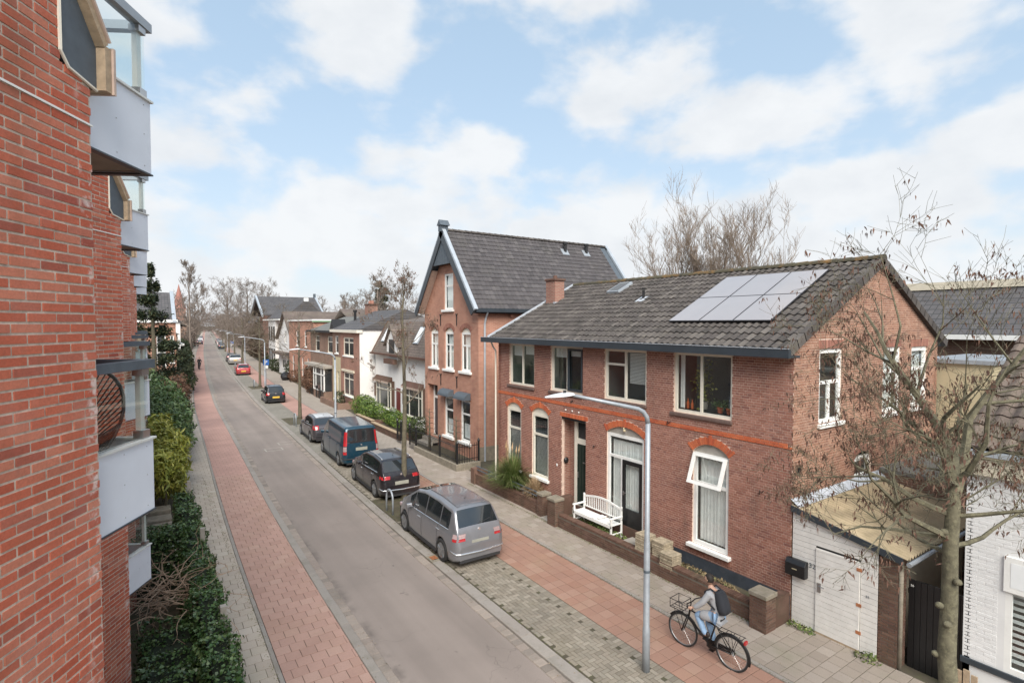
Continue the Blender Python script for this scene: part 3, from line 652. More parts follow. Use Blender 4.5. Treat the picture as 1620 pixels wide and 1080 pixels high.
# ================================================================= saw-tooth apartment block on the left
DD1 = Vector((0.5, 0.8660, 0)); DN = Vector((0.8660, -0.5, 0)); Z3 = Vector((0, 0, 1))
apt = thing('apartment_block', 'red brick apartment block with stepped facade and grey balconies along the left edge', 'apartment building', (-0.283, 4.62, 0))
for k in range(5):
    c0 = Vector((-0.283, 4.62 + 5.54 * k, 0))
    outer = [(-4.8, 0), (0, 0), (0, 8.39), (-0.26, 8.42), (-0.26, 9.1), (-0.6, 9.55), (-4.8, 9.55)]
    wall_face(apt, c0, DD1, DN, outer, [], 'mortar_left', name='wall')
    lim = 300 if k < 2 else 0
    o2 = [(max(u, -2.2), v) for u, v in outer]
    brick_courses(apt, c0, DD1, DN, o2, [], 'brick_left', L=0.207, H=0.047, joint=0.0155, proud=0.005, limit=lim, bond='run', phase=0.0)
    # return wall behind the balcony with a glazed opening
    rw = MB(); rw.ob(c0, DD1, DN, Z3, -0.28, -0.004, -2.77, -0.004, 0, 8.38); rw.build('return_wall', 'brick_left', apt)
    # flashing line and dormer cheek
    MB().ob(c0, DD1, DN, Z3, -2.2, 0.01, 0.0, 0.012, 8.115, 8.128).build('flashing', 'paint_white', apt)
    P = lambda u, z, w_=0.0: c0 + DD1 * u + DN * w_ + Z3 * z
    ck = [(-0.255, 9.1), (-0.255, 8.50), (-0.2, 8.43), (0.06, 8.39), (0.06, 8.66), (-0.10, 8.89)]
    MB().prism([P(u, z, -0.02) for u, z in ck], DN * 0.03).build('dormer_cheek', 'paint_slate', apt)
    MB().tube([P(-0.265, 9.12, 0.01), P(-0.265, 8.49, 0.012), P(-0.2, 8.415, 0.012), P(0.06, 8.375, 0.01)], 0.011, 5).build('mortar_fillet', 'paint_cream', apt)
    tr = MB(); tr.ob(P(0.06, 8.38), DD1, DN, Z3, 0, 0.06, -0.5, 0.07, 0, 0.30)
    sl = (Vector((-1.3, 1.74)) ).normalized()
    S_ = DD1 * sl.x + Z3 * sl.y; T_ = DD1 * sl.y - Z3 * sl.x
    tr.ob(P(0.06, 8.66), S_, DN, T_, 0.01, 1.1, -0.5, 0.07, 0, 0.05)
    tr.build('barge_board', 'timber_raw', apt)
    MB().ob(P(0.06, 8.38), DD1, DN, Z3, 0.062, 0.085, -0.5, 0.085, -0.005, 0.31).ob(P(0.06, 8.66), S_, DN, T_, 0.02, 1.1, -0.5, 0.085, 0.052, 0.07).build('barge_capping', 'timber_pink', apt)
    # balconies
    for lev, zb in enumerate((2.545, 5.285, 8.02)):
        if zb > 9: continue
        sh_ = (0.12, 0.055, 0.0)[lev]
        bp = MB(); bp.ob(c0, DD1, DN, Z3, 0.0, 0.83 - sh_, -0.12, -0.08, zb, zb + 0.575)
        bp.ob(c0, DD1, DN, Z3, 0.79 - sh_, 0.83 - sh_, -2.76, -0.12, zb, zb + 0.575)
        par = bp.build('balcony', 'panel_grey', apt, label='light grey balcony with glass above its panels')
        sw = MB()
        for u_ in (0.06, 0.40, 0.74 - sh_):
            for z_ in (.05, .30, .53): sw.lathe((c0 + DD1 * u_ + DN * -0.079 + Z3 * (zb + z_)), [(.005, -.003), (.004, .003)], 6, axis='x')
        sw.build('screw', 'steel', par)
        MB().ob(c0, DD1, DN, Z3, -1.3, 0.788 - sh_, -2.76, -0.122, zb + 0.012, zb + 0.2).build('soffit', 'ply_soffit', par)
        MB().ob(c0, DD1, DN, Z3, 0.0, 0.84 - sh_, -0.125, -0.07, zb - 0.012, zb + 0.0).ob(c0, DD1, DN, Z3, 0.78 - sh_, 0.84 - sh_, -2.76, -0.125, zb - 0.012, zb).build('drip_edge', 'paint_dark', par)
        MB().ob(c0, DD1, DN, Z3, 0.0, 0.845 - sh_, -0.14, -0.06, zb + 0.576, zb + 0.592).ob(c0, DD1, DN, Z3, 0.775 - sh_, 0.845 - sh_, -2.76, -0.14, zb + 0.576, zb + 0.592).build('coping', 'alu_white', par)
        rl = MB(); rl.ob(c0, DD1, DN, Z3, 0.0, 0.87 - sh_, -0.15, -0.075, zb + 1.155, zb + 1.225); rl.ob(c0, DD1, DN, Z3, 0.80 - sh_, 0.87 - sh_, -2.76, -0.15, zb + 1.155, zb + 1.225)
        rl.build('handrail', 'paint_slate' if zb < 8 else 'paint_grey', par)
        MB().ob(c0, DD1, DN, Z3, 0.0, 0.80 - sh_, -0.112, -0.100, zb + 0.595, zb + 1.153).build('glass_pane', 'glass_balcony', par)
        MB().ob(c0, DD1, DN, Z3, 0.812 - sh_, 0.824 - sh_, -2.7, -0.13, zb + 0.595, zb + 1.153).build('glass_pane', 'glass_balcony', par)
        MB().ob(c0, DD1, DN, Z3, 0.73 - sh_, 0.782 - sh_, -0.155, -0.115, zb + 0.594, zb + 1.154).build('post', 'alu_white', par)
        MB().ob(c0, DD1, DN, Z3, 0.71 - sh_, 0.80 - sh_, -0.165, -0.085, zb + 0.594, zb + 0.66).ob(c0, DD1, DN, Z3, 0.71 - sh_, 0.80 - sh_, -0.165, -0.085, zb + 1.10, zb + 1.153).build('clamp', 'steel', par)
        # back of the recess : glazed door in a white frame
        if k < 2:
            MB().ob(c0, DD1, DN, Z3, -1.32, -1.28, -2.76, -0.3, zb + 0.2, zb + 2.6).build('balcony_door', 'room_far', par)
# solid core of the block
MB().ob((-0.283, 4.62, 0), (0, 1, 0), (-1, 0, 0), (0, 0, 1), -4, 29, 3.2, 9, 0, 9.5).build('rear_wall', 'wall_brick_far', apt)
gb = MB(); 
for k in range(5):
    c0 = Vector((-0.283, 4.62 + 5.54 * k, 0)); gb.ob(c0, DD1, DN, Z3, -4.8, -0.3, -3.0, -0.02, 9.5, 9.6)
gb.build('flat_roof', 'bitumen', apt)

# wire chair on the near balcony
ch = thing('wire_chair', 'black corded egg-shaped chair behind the glass of the near left balcony', 'chair', (0, 0, 5.485))
cc = Vector((-0.283, 4.62, 0)) + DD1 * 0.44 + DN * -0.62 + Z3 * 5.485
Ax = DD1; Ay = DN
def CP(a, b, z): return cc + Ax * a + Ay * b + Z3 * z
ring = []; nr = 28
for i in range(nr + 1):
    t = 2 * math.pi * i / nr; b = 0.36 * math.cos(t); s_ = math.sin(t)
    ring.append(CP(0.10 + 0.26 * s_ + 0.06 * abs(math.cos(t)), b * 1.1, 0.54 + 0.42 * s_ + 0.0 * b))
MB().tube(ring, 0.014, 6).build('frame', 'paint_black', ch, smooth=True)
cord = MB(); hub = CP(-0.08, 0, 0.30)
inner = [hub + (p - cc - (CP(0.1, 0, 0.52) - cc)) * 0.16 for p in ring]
for i in range(0, nr * 2):
    f = i / 2.0; a = ring[int(f) % nr].lerp(ring[(int(f) + 1) % nr], f - int(f)); b = inner[int(f) % nr].lerp(inner[(int(f) + 1) % nr], f - int(f))
    mid = a.lerp(b, 0.5) + Vector((0, 0, -0.05)); cord.tube([a, mid, b], 0.006, 4, cap=False)
cord.build('cord', 'paint_black', ch, smooth=True)
seat = MB(); q_ = [p for p in ring[14:29]]; qi = [hub.lerp(p, .35) + Vector((0, 0, -.04)) for p in q_]
seat.add([hub] + qi + q_, [(0, k + 1, k + 2) for k in range(14)] + [(k + 1, 16 + k, 17 + k, k + 2) for k in range(14)]); seat.build('seat_cushion', 'fabric_dark', ch, smooth=True)
for a, b in ((-0.25, -0.25), (-0.25, 0.25), (0.3, 0)): MB().tube([CP(a * .4, b * .5, 0.28), CP(a, b, 0.01)], 0.011, 6).build('leg', 'paint_black', ch)

# ================================================================= window builder
def rect(u0, u1, v0, v1): return [(u0, v0), (u1, v0), (u1, v1), (u0, v1)]
def arch(u0, u1, v0, v1, rise, n=8):
    pts = [(u0, v0), (u1, v0)]; w_ = u1 - u0; rr = (w_ * w_ / 4 + rise * rise) / (2 * rise); cu = (u0 + u1) / 2; cv = v1 + rise - rr
    a0 = math.asin(w_ / 2 / rr)
    for i in range(n + 1):
        a = a0 - 2 * a0 * i / n; pts.append((cu + rr * math.sin(a), cv + rr * math.cos(a)))
    return pts
def window(parent, O, U, Nn, u0, u1, v0, v1, fw=0.065, vb=(), hb_=(), rec=0.07, fmat='paint_cream', gmat='glass_win', sill=None, curtain=None, room=True, fd=0.06, label=None, name='window', sill_mat='paint_white', sill_h=0.09, rdepth=0.9):
    """frame with bars; vb/hb_ = (position, from, to) in metres"""
    O, U, Nn = Vector(O), Vector(U), Vector(Nn)
    B = lambda mb, a, b, c_, d, w0, w1: mb.ob(O, U, Z3, Nn, a, b, c_, d, w0, w1)
    w1 = -rec; w0 = -rec - fd; f = MB()
    B(f, u0, u0 + fw, v0, v1, w0, w1); B(f, u1 - fw, u1, v0, v1, w0, w1); B(f, u0 + fw, u1 - fw, v0, v0 + fw, w0, w1); B(f, u0 + fw, u1 - fw, v1 - fw, v1, w0, w1)
    for p_, a, b in vb: B(f, p_ - fw * .45, p_ + fw * .45, max(a, v0 + fw), min(b, v1 - fw), w0 + .004, w1 - .004)
    for p_, a, b in hb_: B(f, max(a, u0 + fw), min(b, u1 - fw), p_ - fw * .4, p_ + fw * .4, w0 + .008, w1 - .008)
    wn_ = f.build(name, fmat, parent, label=label)
    B(MB(), u0 + fw * .6, u1 - fw * .6, v0 + fw * .6, v1 - fw * .6, w0 + .02, w0 + .026).build('pane', gmat, wn_)
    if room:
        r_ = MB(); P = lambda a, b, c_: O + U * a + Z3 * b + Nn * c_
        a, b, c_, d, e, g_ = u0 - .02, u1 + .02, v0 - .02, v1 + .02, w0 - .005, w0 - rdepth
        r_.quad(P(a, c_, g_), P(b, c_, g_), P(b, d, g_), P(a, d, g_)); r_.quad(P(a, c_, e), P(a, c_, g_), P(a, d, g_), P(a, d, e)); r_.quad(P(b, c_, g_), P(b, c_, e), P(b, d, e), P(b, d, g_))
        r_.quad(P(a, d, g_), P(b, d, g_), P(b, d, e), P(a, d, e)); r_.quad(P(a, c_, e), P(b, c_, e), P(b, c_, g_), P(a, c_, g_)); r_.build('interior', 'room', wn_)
    if sill: B(MB(), u0 - sill[0], u1 + sill[0], v0 - sill_h, v0 + 0.004, -rec - .02, sill[1]).build('sill', sill_mat, wn_, bevel=0.012)
    for cu in (curtain or []):
        kind, a, b, c_, d = cu; mb = MB()
        if kind == 'fabric':
            n = max(8, int((b - a) / 0.03)); vs = []
            for i in range(n + 1):
                u = a + (b - a) * i / n; w_ = w0 - 0.09 + 0.018 * math.sin(i * 1.9) + 0.008 * math.sin(i * 0.7)
                vs += [tuple(O + U * u + Z3 * c_ + Nn * w_), tuple(O + U * u + Z3 * d + Nn * w_)]
            mb.add(vs, [(2 * i, 2 * i + 2, 2 * i + 3, 2 * i + 1) for i in range(n)]); mb.build('curtain', 'curtain', wn_, smooth=True)
        elif kind == 'blind':
            k_ = 0; v = c_
            while v < d: mb.ob(O + Z3 * v + Nn * (w0 - 0.06), U, (Z3 * 0.9 + Nn * 0.43), Nn, a, b, 0, 0.034, 0, 0.002); v += 0.042
            mb.build('blind', 'blind', wn_)
        elif kind == 'roller': B(mb, a, b, c_, d, w0 - 0.07, w0 - 0.066); mb.build('blind', 'blind', wn_)
    return wn_
def arch_bricks(parent, O, U, Nn, u0, u1, v1, rise, th=0.2, mat='brick_orange', key=True, name='brick_arch', proud=0.012, bw=0.075):
    w_ = u1 - u0; rr = (w_ * w_ / 4 + rise * rise) / (2 * rise); cu = (u0 + u1) / 2; cv = v1 + rise - rr; a0 = math.asin(w_ / 2 / rr)
    O, U, Nn = Vector(O), Vector(U), Vector(Nn); mb = MB(); n = max(5, int(2 * a0 * (rr + th / 2) / bw)) | 1
    for i in range(n):
        am = a0 - 2 * a0 * (i + .5) / n; ha = a0 / n * 0.86
        t0, t1 = rr + 0.005, rr + th * (1.0 if i % 2 else 0.93)
        ex = 0.0
        if key and (i in (0, n - 1)): t1 += 0.05; ex = 0.01
        if key and i == n // 2: t1 += 0.05; ex = 0.02; ha *= 1.15
        pts = [O + U * (cu + t * math.sin(am + s * ha)) + Z3 * (cv + t * math.cos(am + s * ha)) for t, s in ((t0, -1), (t0, 1), (t1, 1), (t1, -1))]
        mb.prism([p + Nn * -0.01 for p in pts], Nn * (proud + 0.01 + ex))
    mb.build(name, mat, parent)
    return [(cu + (rr + th + .02) * math.sin(a0 - 2 * a0 * i / 10), cv + (rr + th + .02) * math.cos(a0 - 2 * a0 * i / 10)) for i in range(11)]

# ================================================================= terraced brick house with solar panels
h1 = thing('brick_house', 'two storey red brick house with pantile roof and six solar panels', 'house', (12, 6.5, 0))
FO, FU, FN = Vector((12, 0, 0)), Vector((0, 1, 0)), Vector((-1, 0, 0))
Y0, Y1 = 6.5, 18.75
up = [(16.27, 17.94, 4.41, 6.03), (13.56, 15.28, 4.43, 6.03), (10.80, 12.54, 4.45, 6.03), (8.03, 9.82, 4.40, 6.03)]
lo = [(17.12, 18.09, 1.12, 3.48, 0.26), (15.40, 16.42, 1.12, 3.48, 0.26)]
fr_ = (10.87, 12.42, 0.50, 3.42, 0.30); w4 = (8.09, 9.17, 0.98, 3.44, 0.30)
door = (13.40, 14.66, 0.42, 3.58)
holes = [rect(*u) for u in up] + [arch(a, b, c_, d, e - 0.04) for a, b, c_, d, e in lo] + [arch(*fr_[:4], fr_[4] - .06), arch(*w4[:4], w4[4] - .06), rect(*door)]
wall_face(h1, FO, FU, FN, rect(Y0, Y1, -0.05, 6.2), holes, 'mortar_house', depth=0.13, name='front_wall')
# brick faces stop at arches, band and plinth
bh = list(holes)
def archhole(u0, u1, v1, rise, th):
    w_ = u1 - u0; rr = (w_ * w_ / 4 + rise * rise) / (2 * rise); cu = (u0 + u1) / 2; cv = v1 + rise - rr; a0 = math.asin(w_ / 2 / rr)
    o_ = [(cu + (rr + th + .012) * math.sin(a0 - 2 * a0 * i / 10), cv + (rr + th + .012) * math.cos(a0 - 2 * a0 * i / 10)) for i in range(11)]
    i_ = [(cu + rr * math.sin(-a0 + 2 * a0 * i / 10), cv + rr * math.cos(-a0 + 2 * a0 * i / 10)) for i in range(11)]
    return o_ + i_
for a, b, c_, d, e in lo: bh.append(archhole(a, b, d, e - .04, 0.19)); arch_bricks(h1, FO, FU, FN, a, b, d, e - .04, 0.19)
for a, b, c_, d, e in (fr_, w4): bh.append(archhole(a, b, d, e - .06, 0.2)); arch_bricks(h1, FO, FU, FN, a, b, d, e - .06, 0.2)
bh.append(rect(Y0 - 1, Y1 + 1, 3.97, 4.085)); bh.append(rect(13.30, 14.76, 3.58, 3.74)); bh.append(rect(Y0 - 1, Y1 + 1, -1, 0.65))
brick_courses(h1, FO, FU, FN, rect(Y0, Y1, 0.0, 6.2), bh, 'brick_house', L=0.21, H=0.05, joint=0.0125, proud=0.007, limit=300)
# orange string course
sc_b = MB(); y = Y0
while y < Y1 - .1:
    for r_ in range(2): sc_b.ob(FO, FU, Z3, FN, y + (0.11 if r_ else 0), min(Y1, y + 0.205 + (0.11 if r_ else 0)), 3.972 + r_ * 0.058, 3.972 + r_ * 0.058 + 0.048, -0.01, 0.022 if r_ == 0 else 0.012)
    y += 0.22
sc_b.build('string_course', 'brick_orange', h1)
so = MB()
for i in range(19): so.ob(FO, FU, Z3, FN, 13.31 + i * 0.0765, 13.31 + i * 0.0765 + 0.062, 3.585, 3.73, -0.01, 0.012 + 0.012 * (i % 2))
so.build('door_lintel_brick', 'brick_orange', h1)
MB().box(11.985, 12.03, Y0 + .0, 9.75, -0.05, 0.655).build('plinth', 'plinth_paint', h1)
MB().box(11.99, 12.03, 9.75, Y1, -0.05, 0.655).build('plinth', 'brick_dark', h1)
dk = MB()
for i in range(14): dk.ob(FO, FU, Z3, FN, 8.02 + i * 0.092, 8.02 + i * 0.092 + 0.07, 0.72, 0.86, -0.01, 0.02)
dk.build('sill_brick', 'brick_house', h1)
# windows upper floor
curt = 'fabric'
A = window(h1, FO, FU, FN, *up[0], fw=0.085, vb=[(17.1, 0, 9)], curtain=[('roller', 17.15, 17.84, 5.55, 5.95), ('roller', 16.37, 17.05, 5.62, 5.95)], rec=.05)
Bw = window(h1, FO, FU, FN, *up[1], fw=0.085, vb=[(14.42, 0, 9)], curtain=[('roller', 14.5, 15.18, 5.62, 5.95), ('roller', 13.6, 14.36, 5.68, 5.95)], rec=.05)
cs = MB()
for a, b, c_, d in ((13.60, 13.67, 4.5, 5.94), (14.3, 14.37, 4.5, 5.94), (13.67, 14.3, 4.5, 4.57), (13.67, 14.3, 5.87, 5.94)): cs.ob(FO, FU, Z3, FN, a, b, c_, d, -0.06, -0.005)
cs.build('casement', 'paint_dark', Bw)
Cw = window(h1, FO, FU, FN, *up[2], fw=0.085, vb=[(11.68, 0, 9)], hb_=[(5.55, 11.72, 12.5)], curtain=[('blind', 10.9, 11.6, 5.0, 5.9)], rec=.05)
Dw = window(h1, FO, FU, FN, *up[3], fw=0.075, vb=[(8.97, 0, 9)], curtain=[('fabric', 9.6, 9.74, 4.5, 5.95)], rec=.05)
for a, b, c_, d in up: MB().ob(FO, FU, Z3, FN, a - .03, b + .1, c_ - .115, c_ - .005, -0.01, 0.07).build('brick_sill', 'sill_stone', h1, bevel=0.03)
# ground floor sash windows
for a, b, c_, d, e in lo:
    wv = window(h1, FO, FU, FN, a, b, c_, d - 0.02, fw=0.10, hb_=[(2.70, 0, 99)], curtain=[('blind', a + .1, b - .1, c_ + .1, 2.62)], sill=(0.06, 0.10), rec=.04)
    ld = MB()
    for i in range(1, 7): ld.ob(FO, FU, Z3, FN, a + .1 + (b - a - .2) * i / 7, a + .1 + (b - a - .2) * i / 7 + .008, 2.76, d - .12, -0.078, -0.072)
    for j in range(1, 6): ld.ob(FO, FU, Z3, FN, a + .1, b - .1, 2.76 + (d - 2.88) * j / 6, 2.76 + (d - 2.88) * j / 6 + .008, -0.078, -0.072)
    ld.build('leaded_bars', 'paint_black', wv)
    t_ = arch(a, b, d - .02, d, e - .04); MB().prism([FO + FU * u + Z3 * v - FN * 0.09 for u, v in t_], FN * 0.03).build('arch_panel', 'paint_cream', h1)
# french door set
a, b, c_, d, e = fr_
fw_ = window(h1, FO, FU, FN, a, b, c_, d - 0.02, fw=0.10, hb_=[(2.70, 0, 99)], vb=[(11.80, 0, 2.68)], curtain=[('fabric', a + .1, b - .1, 0.6, 3.18)], rec=.04, fmat='paint_white')
gd = MB()
for q in ((10.97, 11.07, .55, 2.66), (11.65, 11.75, .55, 2.66), (11.07, 11.65, .55, 1.18), (11.07, 11.65, 2.54, 2.66)): gd.ob(FO, FU, Z3, FN, *q, -0.07, -0.012)
gdo = gd.build('glazed_door', 'paint_black', h1); MB().ob(FO, FU, Z3, FN, 11.675, 11.72, 1.58, 1.70, -0.012, 0.0).ob(FO, FU, Z3, FN, 11.60, 11.72, 1.65, 1.675, 0.0, 0.03).build('handle', 'steel', gdo)
MB().prism([FO + FU * u + Z3 * v - FN * 0.09 for u, v in arch(a, b, d - .02, d, e - .06)], FN * 0.03).build('arch_panel', 'concrete', h1)
orn = MB(); sphere(orn, (11.955, 11.62, 3.57), 0.045, 8, 6); sphere(orn, (11.955, 11.65, 3.63), 0.03, 8, 6); orn.build('arch_ornament', 'render_yellow', h1)
# window with open top light
a, b, c_, d, e = w4
ww = window(h1, FO, FU, FN, a, b, c_, d - 0.02, fw=0.10, hb_=[(2.62, 0, 99)], curtain=[('fabric', a + .1, b - .1, c_ + .1, 3.25)], sill=(0.10, 0.14), rec=.04, fmat='paint_white')
so_ = MB(); tl = R(20); So = FO + FU * 0 + Z3 * 3.40 + FN * 0.0
Vd = (-Z3 * math.cos(tl) + FN * math.sin(tl)); Wd = (FN * math.cos(tl) + Z3 * math.sin(tl))
for q in ((a + .04, a + .13, 0, .80), (b - .13, b - .04, 0, .80), (a + .13, b - .13, 0, .08), (a + .13, b - .13, .71, .80)): so_.ob(So, FU, Vd, Wd, q[0], q[1], q[2], q[3], 0.0, 0.05)
tlw = so_.build('open_top_light', 'paint_white', ww)
MB().prism([FO + FU * u + Z3 * v - FN * 0.09 for u, v in arch(a, b, d - .02, d, e - .06)], FN * 0.03).build('arch_panel', 'concrete', h1)
# recessed front door
dr = MB()
for q in ((14.16, 14.30, .55, 3.5), (13.40, 13.47, .55, 3.5), (13.47, 14.16, 2.68, 2.86), (13.47, 14.16, 3.42, 3.5)): dr.ob(FO, FU, Z3, FN, *q, -0.36, -0.28)
dfr = dr.build('door_frame', 'paint_cream', h1)
MB().ob(FO, FU, Z3, FN, 13.47, 14.16, 2.86, 3.42, -0.34, -0.335).build('transom_pane', 'room_far', dfr)
dl = MB(); dl.ob(FO, FU, Z3, FN, 13.47, 14.16, .58, 2.68, -0.35, -0.31); dleaf = dl.build('front_door', 'paint_green', h1)
rb = MB()
for i in range(5): rb.ob(FO, FU, Z3, FN, 13.52 + i * 0.15, 13.55 + i * 0.15, .62, 2.63, -0.31, -0.285)
rb.build('door_moulding', 'paint_green', dleaf); MB().ob(FO, FU, Z3, FN, 13.74, 13.84, 2.05, 2.09, -0.285, -0.26).ob(FO, FU, Z3, FN, 14.10, 14.13, 1.5, 1.7, -0.31, -0.27).build('handle', 'steel', dleaf)
rc = MB(); P = lambda u, v, n_: FO + FU * u + Z3 * v + FN * n_
rc.quad(P(14.66, .4, -.13), P(14.66, .4, -.38), P(14.66, 3.58, -.38), P(14.66, 3.58, -.13)); rc.quad(P(13.40, .4, -.13), P(13.40, 3.58, -.13), P(13.40, 3.58, -.38), P(13.40, .4, -.38)); rc.quad(P(14.66, .4, -.38), P(14.3, .4, -.38), P(14.3, 3.58, -.38), P(14.66, 3.58, -.38))
rc.build('porch_wall', 'wall_brick_far', h1)
MB().box(12.0, 12.4, 13.40, 14.66, 3.5, 3.58).build('porch_ceiling', 'paint_black', h1)
MB().box(11.93, 12.4, 13.38, 14.68, 0.1, 0.55).build('door_step', 'concrete', h1, bevel=0.02)
sphere_ = MB(); sphere(sphere_, (12.16, 14.60, 2.02), 0.10, 10, 8, (1, .6, 1.1)); sphere_.build('door_lantern', 'paint_black', h1, smooth=True)
MB().box(11.97, 11.99, 14.86, 14.92, 1.78, 1.86).build('bell_plate', 'paint_white', h1)
for y, z in ((7.2, 2.82), (12.95, 2.82), (14.06, 4.15), (9.95, 4.05)): MB().tube([(11.96, y - .05, z + .06), (11.95, y, z), (11.95, y + .04, z + .05), (11.96, y + .06, z - .05)], 0.012, 5).build('wall_anchor', 'paint_black', h1)
wd = MB()
for yy in (14.42, 14.08, 13.74): sphere(wd, (11.985, yy, 3.83), 0.028, 6, 5)
wd.build('stone_stud', 'paint_white', h1)
# gable
GO, GU, GN = Vector((0, 6.5, 0)), Vector((1, 0, 0)), Vector((0, -1, 0))
gw = [(13.10, 14.20, 4.42, 6.20), (16.46, 17.55, 4.36, 6.16), (18.28, 19.40, 4.36, 6.13)]
sm = (14.94, 15.90, 2.78, 3.34)
gout = [(12, -0.05), (20.2, -0.05), (20.2, 6.35), (16.1, 8.46), (12, 6.32)]
gh = [rect(*q) for q in gw] + [arch(*sm, 0.16)]
wall_face(h1, GO, GU, GN, gout, gh, 'mortar_house', depth=0.12, name='gable_wall')
lint = [rect(q[0] - .05, q[1] + .05, q[3], q[3] + .22) for q in gw]
brick_courses(h1, GO, GU, GN, gout, gh + lint + [archhole(sm[0], sm[1], sm[3], .16, .2)], 'brick_gable', L=0.21, H=0.05, joint=0.0125, proud=0.009, limit=300, name='brick')
arch_bricks(h1, GO, GU, GN, sm[0], sm[1], sm[3], 0.16, 0.2, mat='brick_house', key=False)
fl = MB()
for q in gw:
    i = q[0] - .05
    while i < q[1] + .02: fl.ob(GO, GU, Z3, GN, i, i + .062, q[3] + .004, q[3] + .215, -.01, .012); i += .074
fl.build('flat_arch', 'brick_house', h1)
window(h1, GO, GU, GN, *gw[0], fw=0.10, hb_=[(5.40, 0, 99)], vb=[(13.65, 0, 5.40)], sill=(0.05, 0.09), fmat='paint_white', rec=.03, curtain=[('fabric', 13.2, 13.4, 4.5, 5.35)])
window(h1, GO, GU, GN, *gw[1], fw=0.12, hb_=[(5.5, 0, 99)], sill=(0.05, 0.09), fmat='paint_white', rec=.03, curtain=[('roller', 16.6, 17.4, 4.5, 6.05)])
window(h1, GO, GU, GN, *gw[2], fw=0.12, hb_=[(5.5, 0, 99)], sill=(0.05, 0.09), fmat='paint_white', rec=.03, curtain=[('roller', 18.4, 19.3, 4.5, 6.05)])
window(h1, GO, GU, GN, sm[0], sm[1], sm[2], sm[3] + .02, fw=0.11, sill=(0.03, 0.05), fmat='paint_white', rec=.05)
MB().ob(GO, GU, Z3, GN, 12.12, 12.40, 3.36, 3.60, -.01, .014).build('air_brick', 'brick_dark', h1); MB().ob(GO, GU, Z3, GN, 12.2, 12.34, 3.42, 3.54, .012, .018).build('vent_hole', 'paint_black', h1)
# shell: rear, party wall
MB().box(12.0, 20.2, 18.55, 18.75, 0, 6.3).build('party_wall', 'wall_brick_far', h1); MB().box(20.0, 20.2, 6.5, 18.75, 0, 6.3).build('rear_wall', 'wall_brick_far', h1)
MB().prism([(12, 18.75, 6.3), (20.2, 18.75, 6.3), (16.1, 18.75, 8.45)], (0, -.15, 0)).build('party_gable', 'wall_brick_far', h1)
# roof slabs under the tiles
E0, E1 = Vector((11.60, 0, 6.235)), Vector((16.1, 0, 8.50)); sl_len = (E1 - E0).length; SV = (E1 - E0).normalized(); SN = Vector((-SV.z, 0, SV.x))
rfo = MB(); rfo.prism([(11.6, 6.42, 6.20), (16.1, 6.42, 8.47), (20.6, 6.42, 6.20), (20.6, 6.42, 6.10), (16.1, 6.42, 8.36), (11.6, 6.42, 6.10)], (0, 12.36, 0)); roof1 = rfo.build('roof', 'paint_black', h1)
def tile_mesh(name, mat, tw, tl, amp=0.022, lip=0.03, n=8, mode='pan'):
    mb = MB(); vs = []
    for j, y in enumerate((0, tl + 0.03)):
        for i in range(n + 1):
            t = i / n
            if mode == 'pan': h = amp * math.sin(2 * math.pi * (t - 0.1)) + amp
            else: h = amp * (1 if 0.62 < t < 0.95 else 0.25 if t < .55 else 0.6)
            vs.append(((t - 0.5) * tw, y, h + (lip if j == 0 else 0.0)))
    for i in range(n + 1): vs.append((vs[i][0], 0.004, vs[i][2] - lip - 0.006))
    fs = [(i, i + 1, n + 2 + i, n + 1 + i) for i in range(n)] + [(2 * n + 2 + i, 2 * n + 3 + i, i + 1, i) for i in range(n)]
    mb.add(vs, fs); return piece_mesh(name, mb, mat)
pt = tile_mesh('roof_tile', 'tile_grey', 0.205, 0.325)
items = []; TW = 0.205; rows = int(sl_len / 0.325); rr_ = random.Random(5)
for j in range(rows + 0):
    for i in range(int(12.4 / TW)):
        y = 6.45 + (i + .5) * TW
        p = E0 + SV * (j * sl_len / rows - 0.02) + SN * (0.01 + rr_.gauss(0, 0.003)); p.y = y
        items.append(frame_m(p, (0, -1, 0), SV, SN) @ Matrix.Rotation(rr_.gauss(0, 0.012), 4, 'Z') @ Matrix.Rotation(rr_.gauss(0, 0.008), 4, 'X'))
place_pieces(items, pt, 'roof_tile', roof1, 300)
items = []
SV2 = Vector((-SV.x, 0, SV.z)); SN2 = Vector((SV.z, 0, SV.x))
for j in range(rows):
    for i in range(int(12.4 / TW)):
        p = Vector((20.6, 6.45 + (i + .5) * TW, 6.235)) + SV2 * (j * sl_len / rows) + SN2 * 0.01; items.append(frame_m(p, (0, 1, 0), SV2, SN2))
place_pieces(items, pt, 'roof_tile', roof1, 0)
rd = MB(); i = 0; y = 6.36
while y < 18.7:
    l_ = 0.40; pts = []
    for k_ in range(7): a_ = math.pi * k_ / 6; pts.append((16.1 - 0.13 * math.cos(a_), 0.11 * math.sin(a_) + 8.50))
    o = len(rd.v)
    for yy, s in ((y, 1.08), (y + l_ + .03, 0.92)):
        for x_, z_ in pts: rd.v.append((16.1 + (x_ - 16.1) * s, yy, 8.50 + (z_ - 8.50) * s + .012 * s))
    rd.f += [(o + k_ + 1, o + k_, o + 7 + k_, o + 8 + k_) for k_ in range(6)] + [tuple(o + k_ for k_ in range(7))]
    y += l_
rd.build('ridge_tile', 'tile_ridge', h1)
vg = MB()
for s_, b_ in ((SV, E0), (SV2, Vector((20.6, 0, 6.235)))):
    n_ = SN if s_ is SV else SN2
    for k_ in range(rows):
        p = b_ + s_ * (k_ * sl_len / rows); p.y = 6.40; vg.ob(p, (0, 1, 0), s_, n_, -0.035, 0.09, -0.02, 0.345, -0.15, 0.065 - .0); 
vg.build('verge_tile', 'tile_grey', h1)
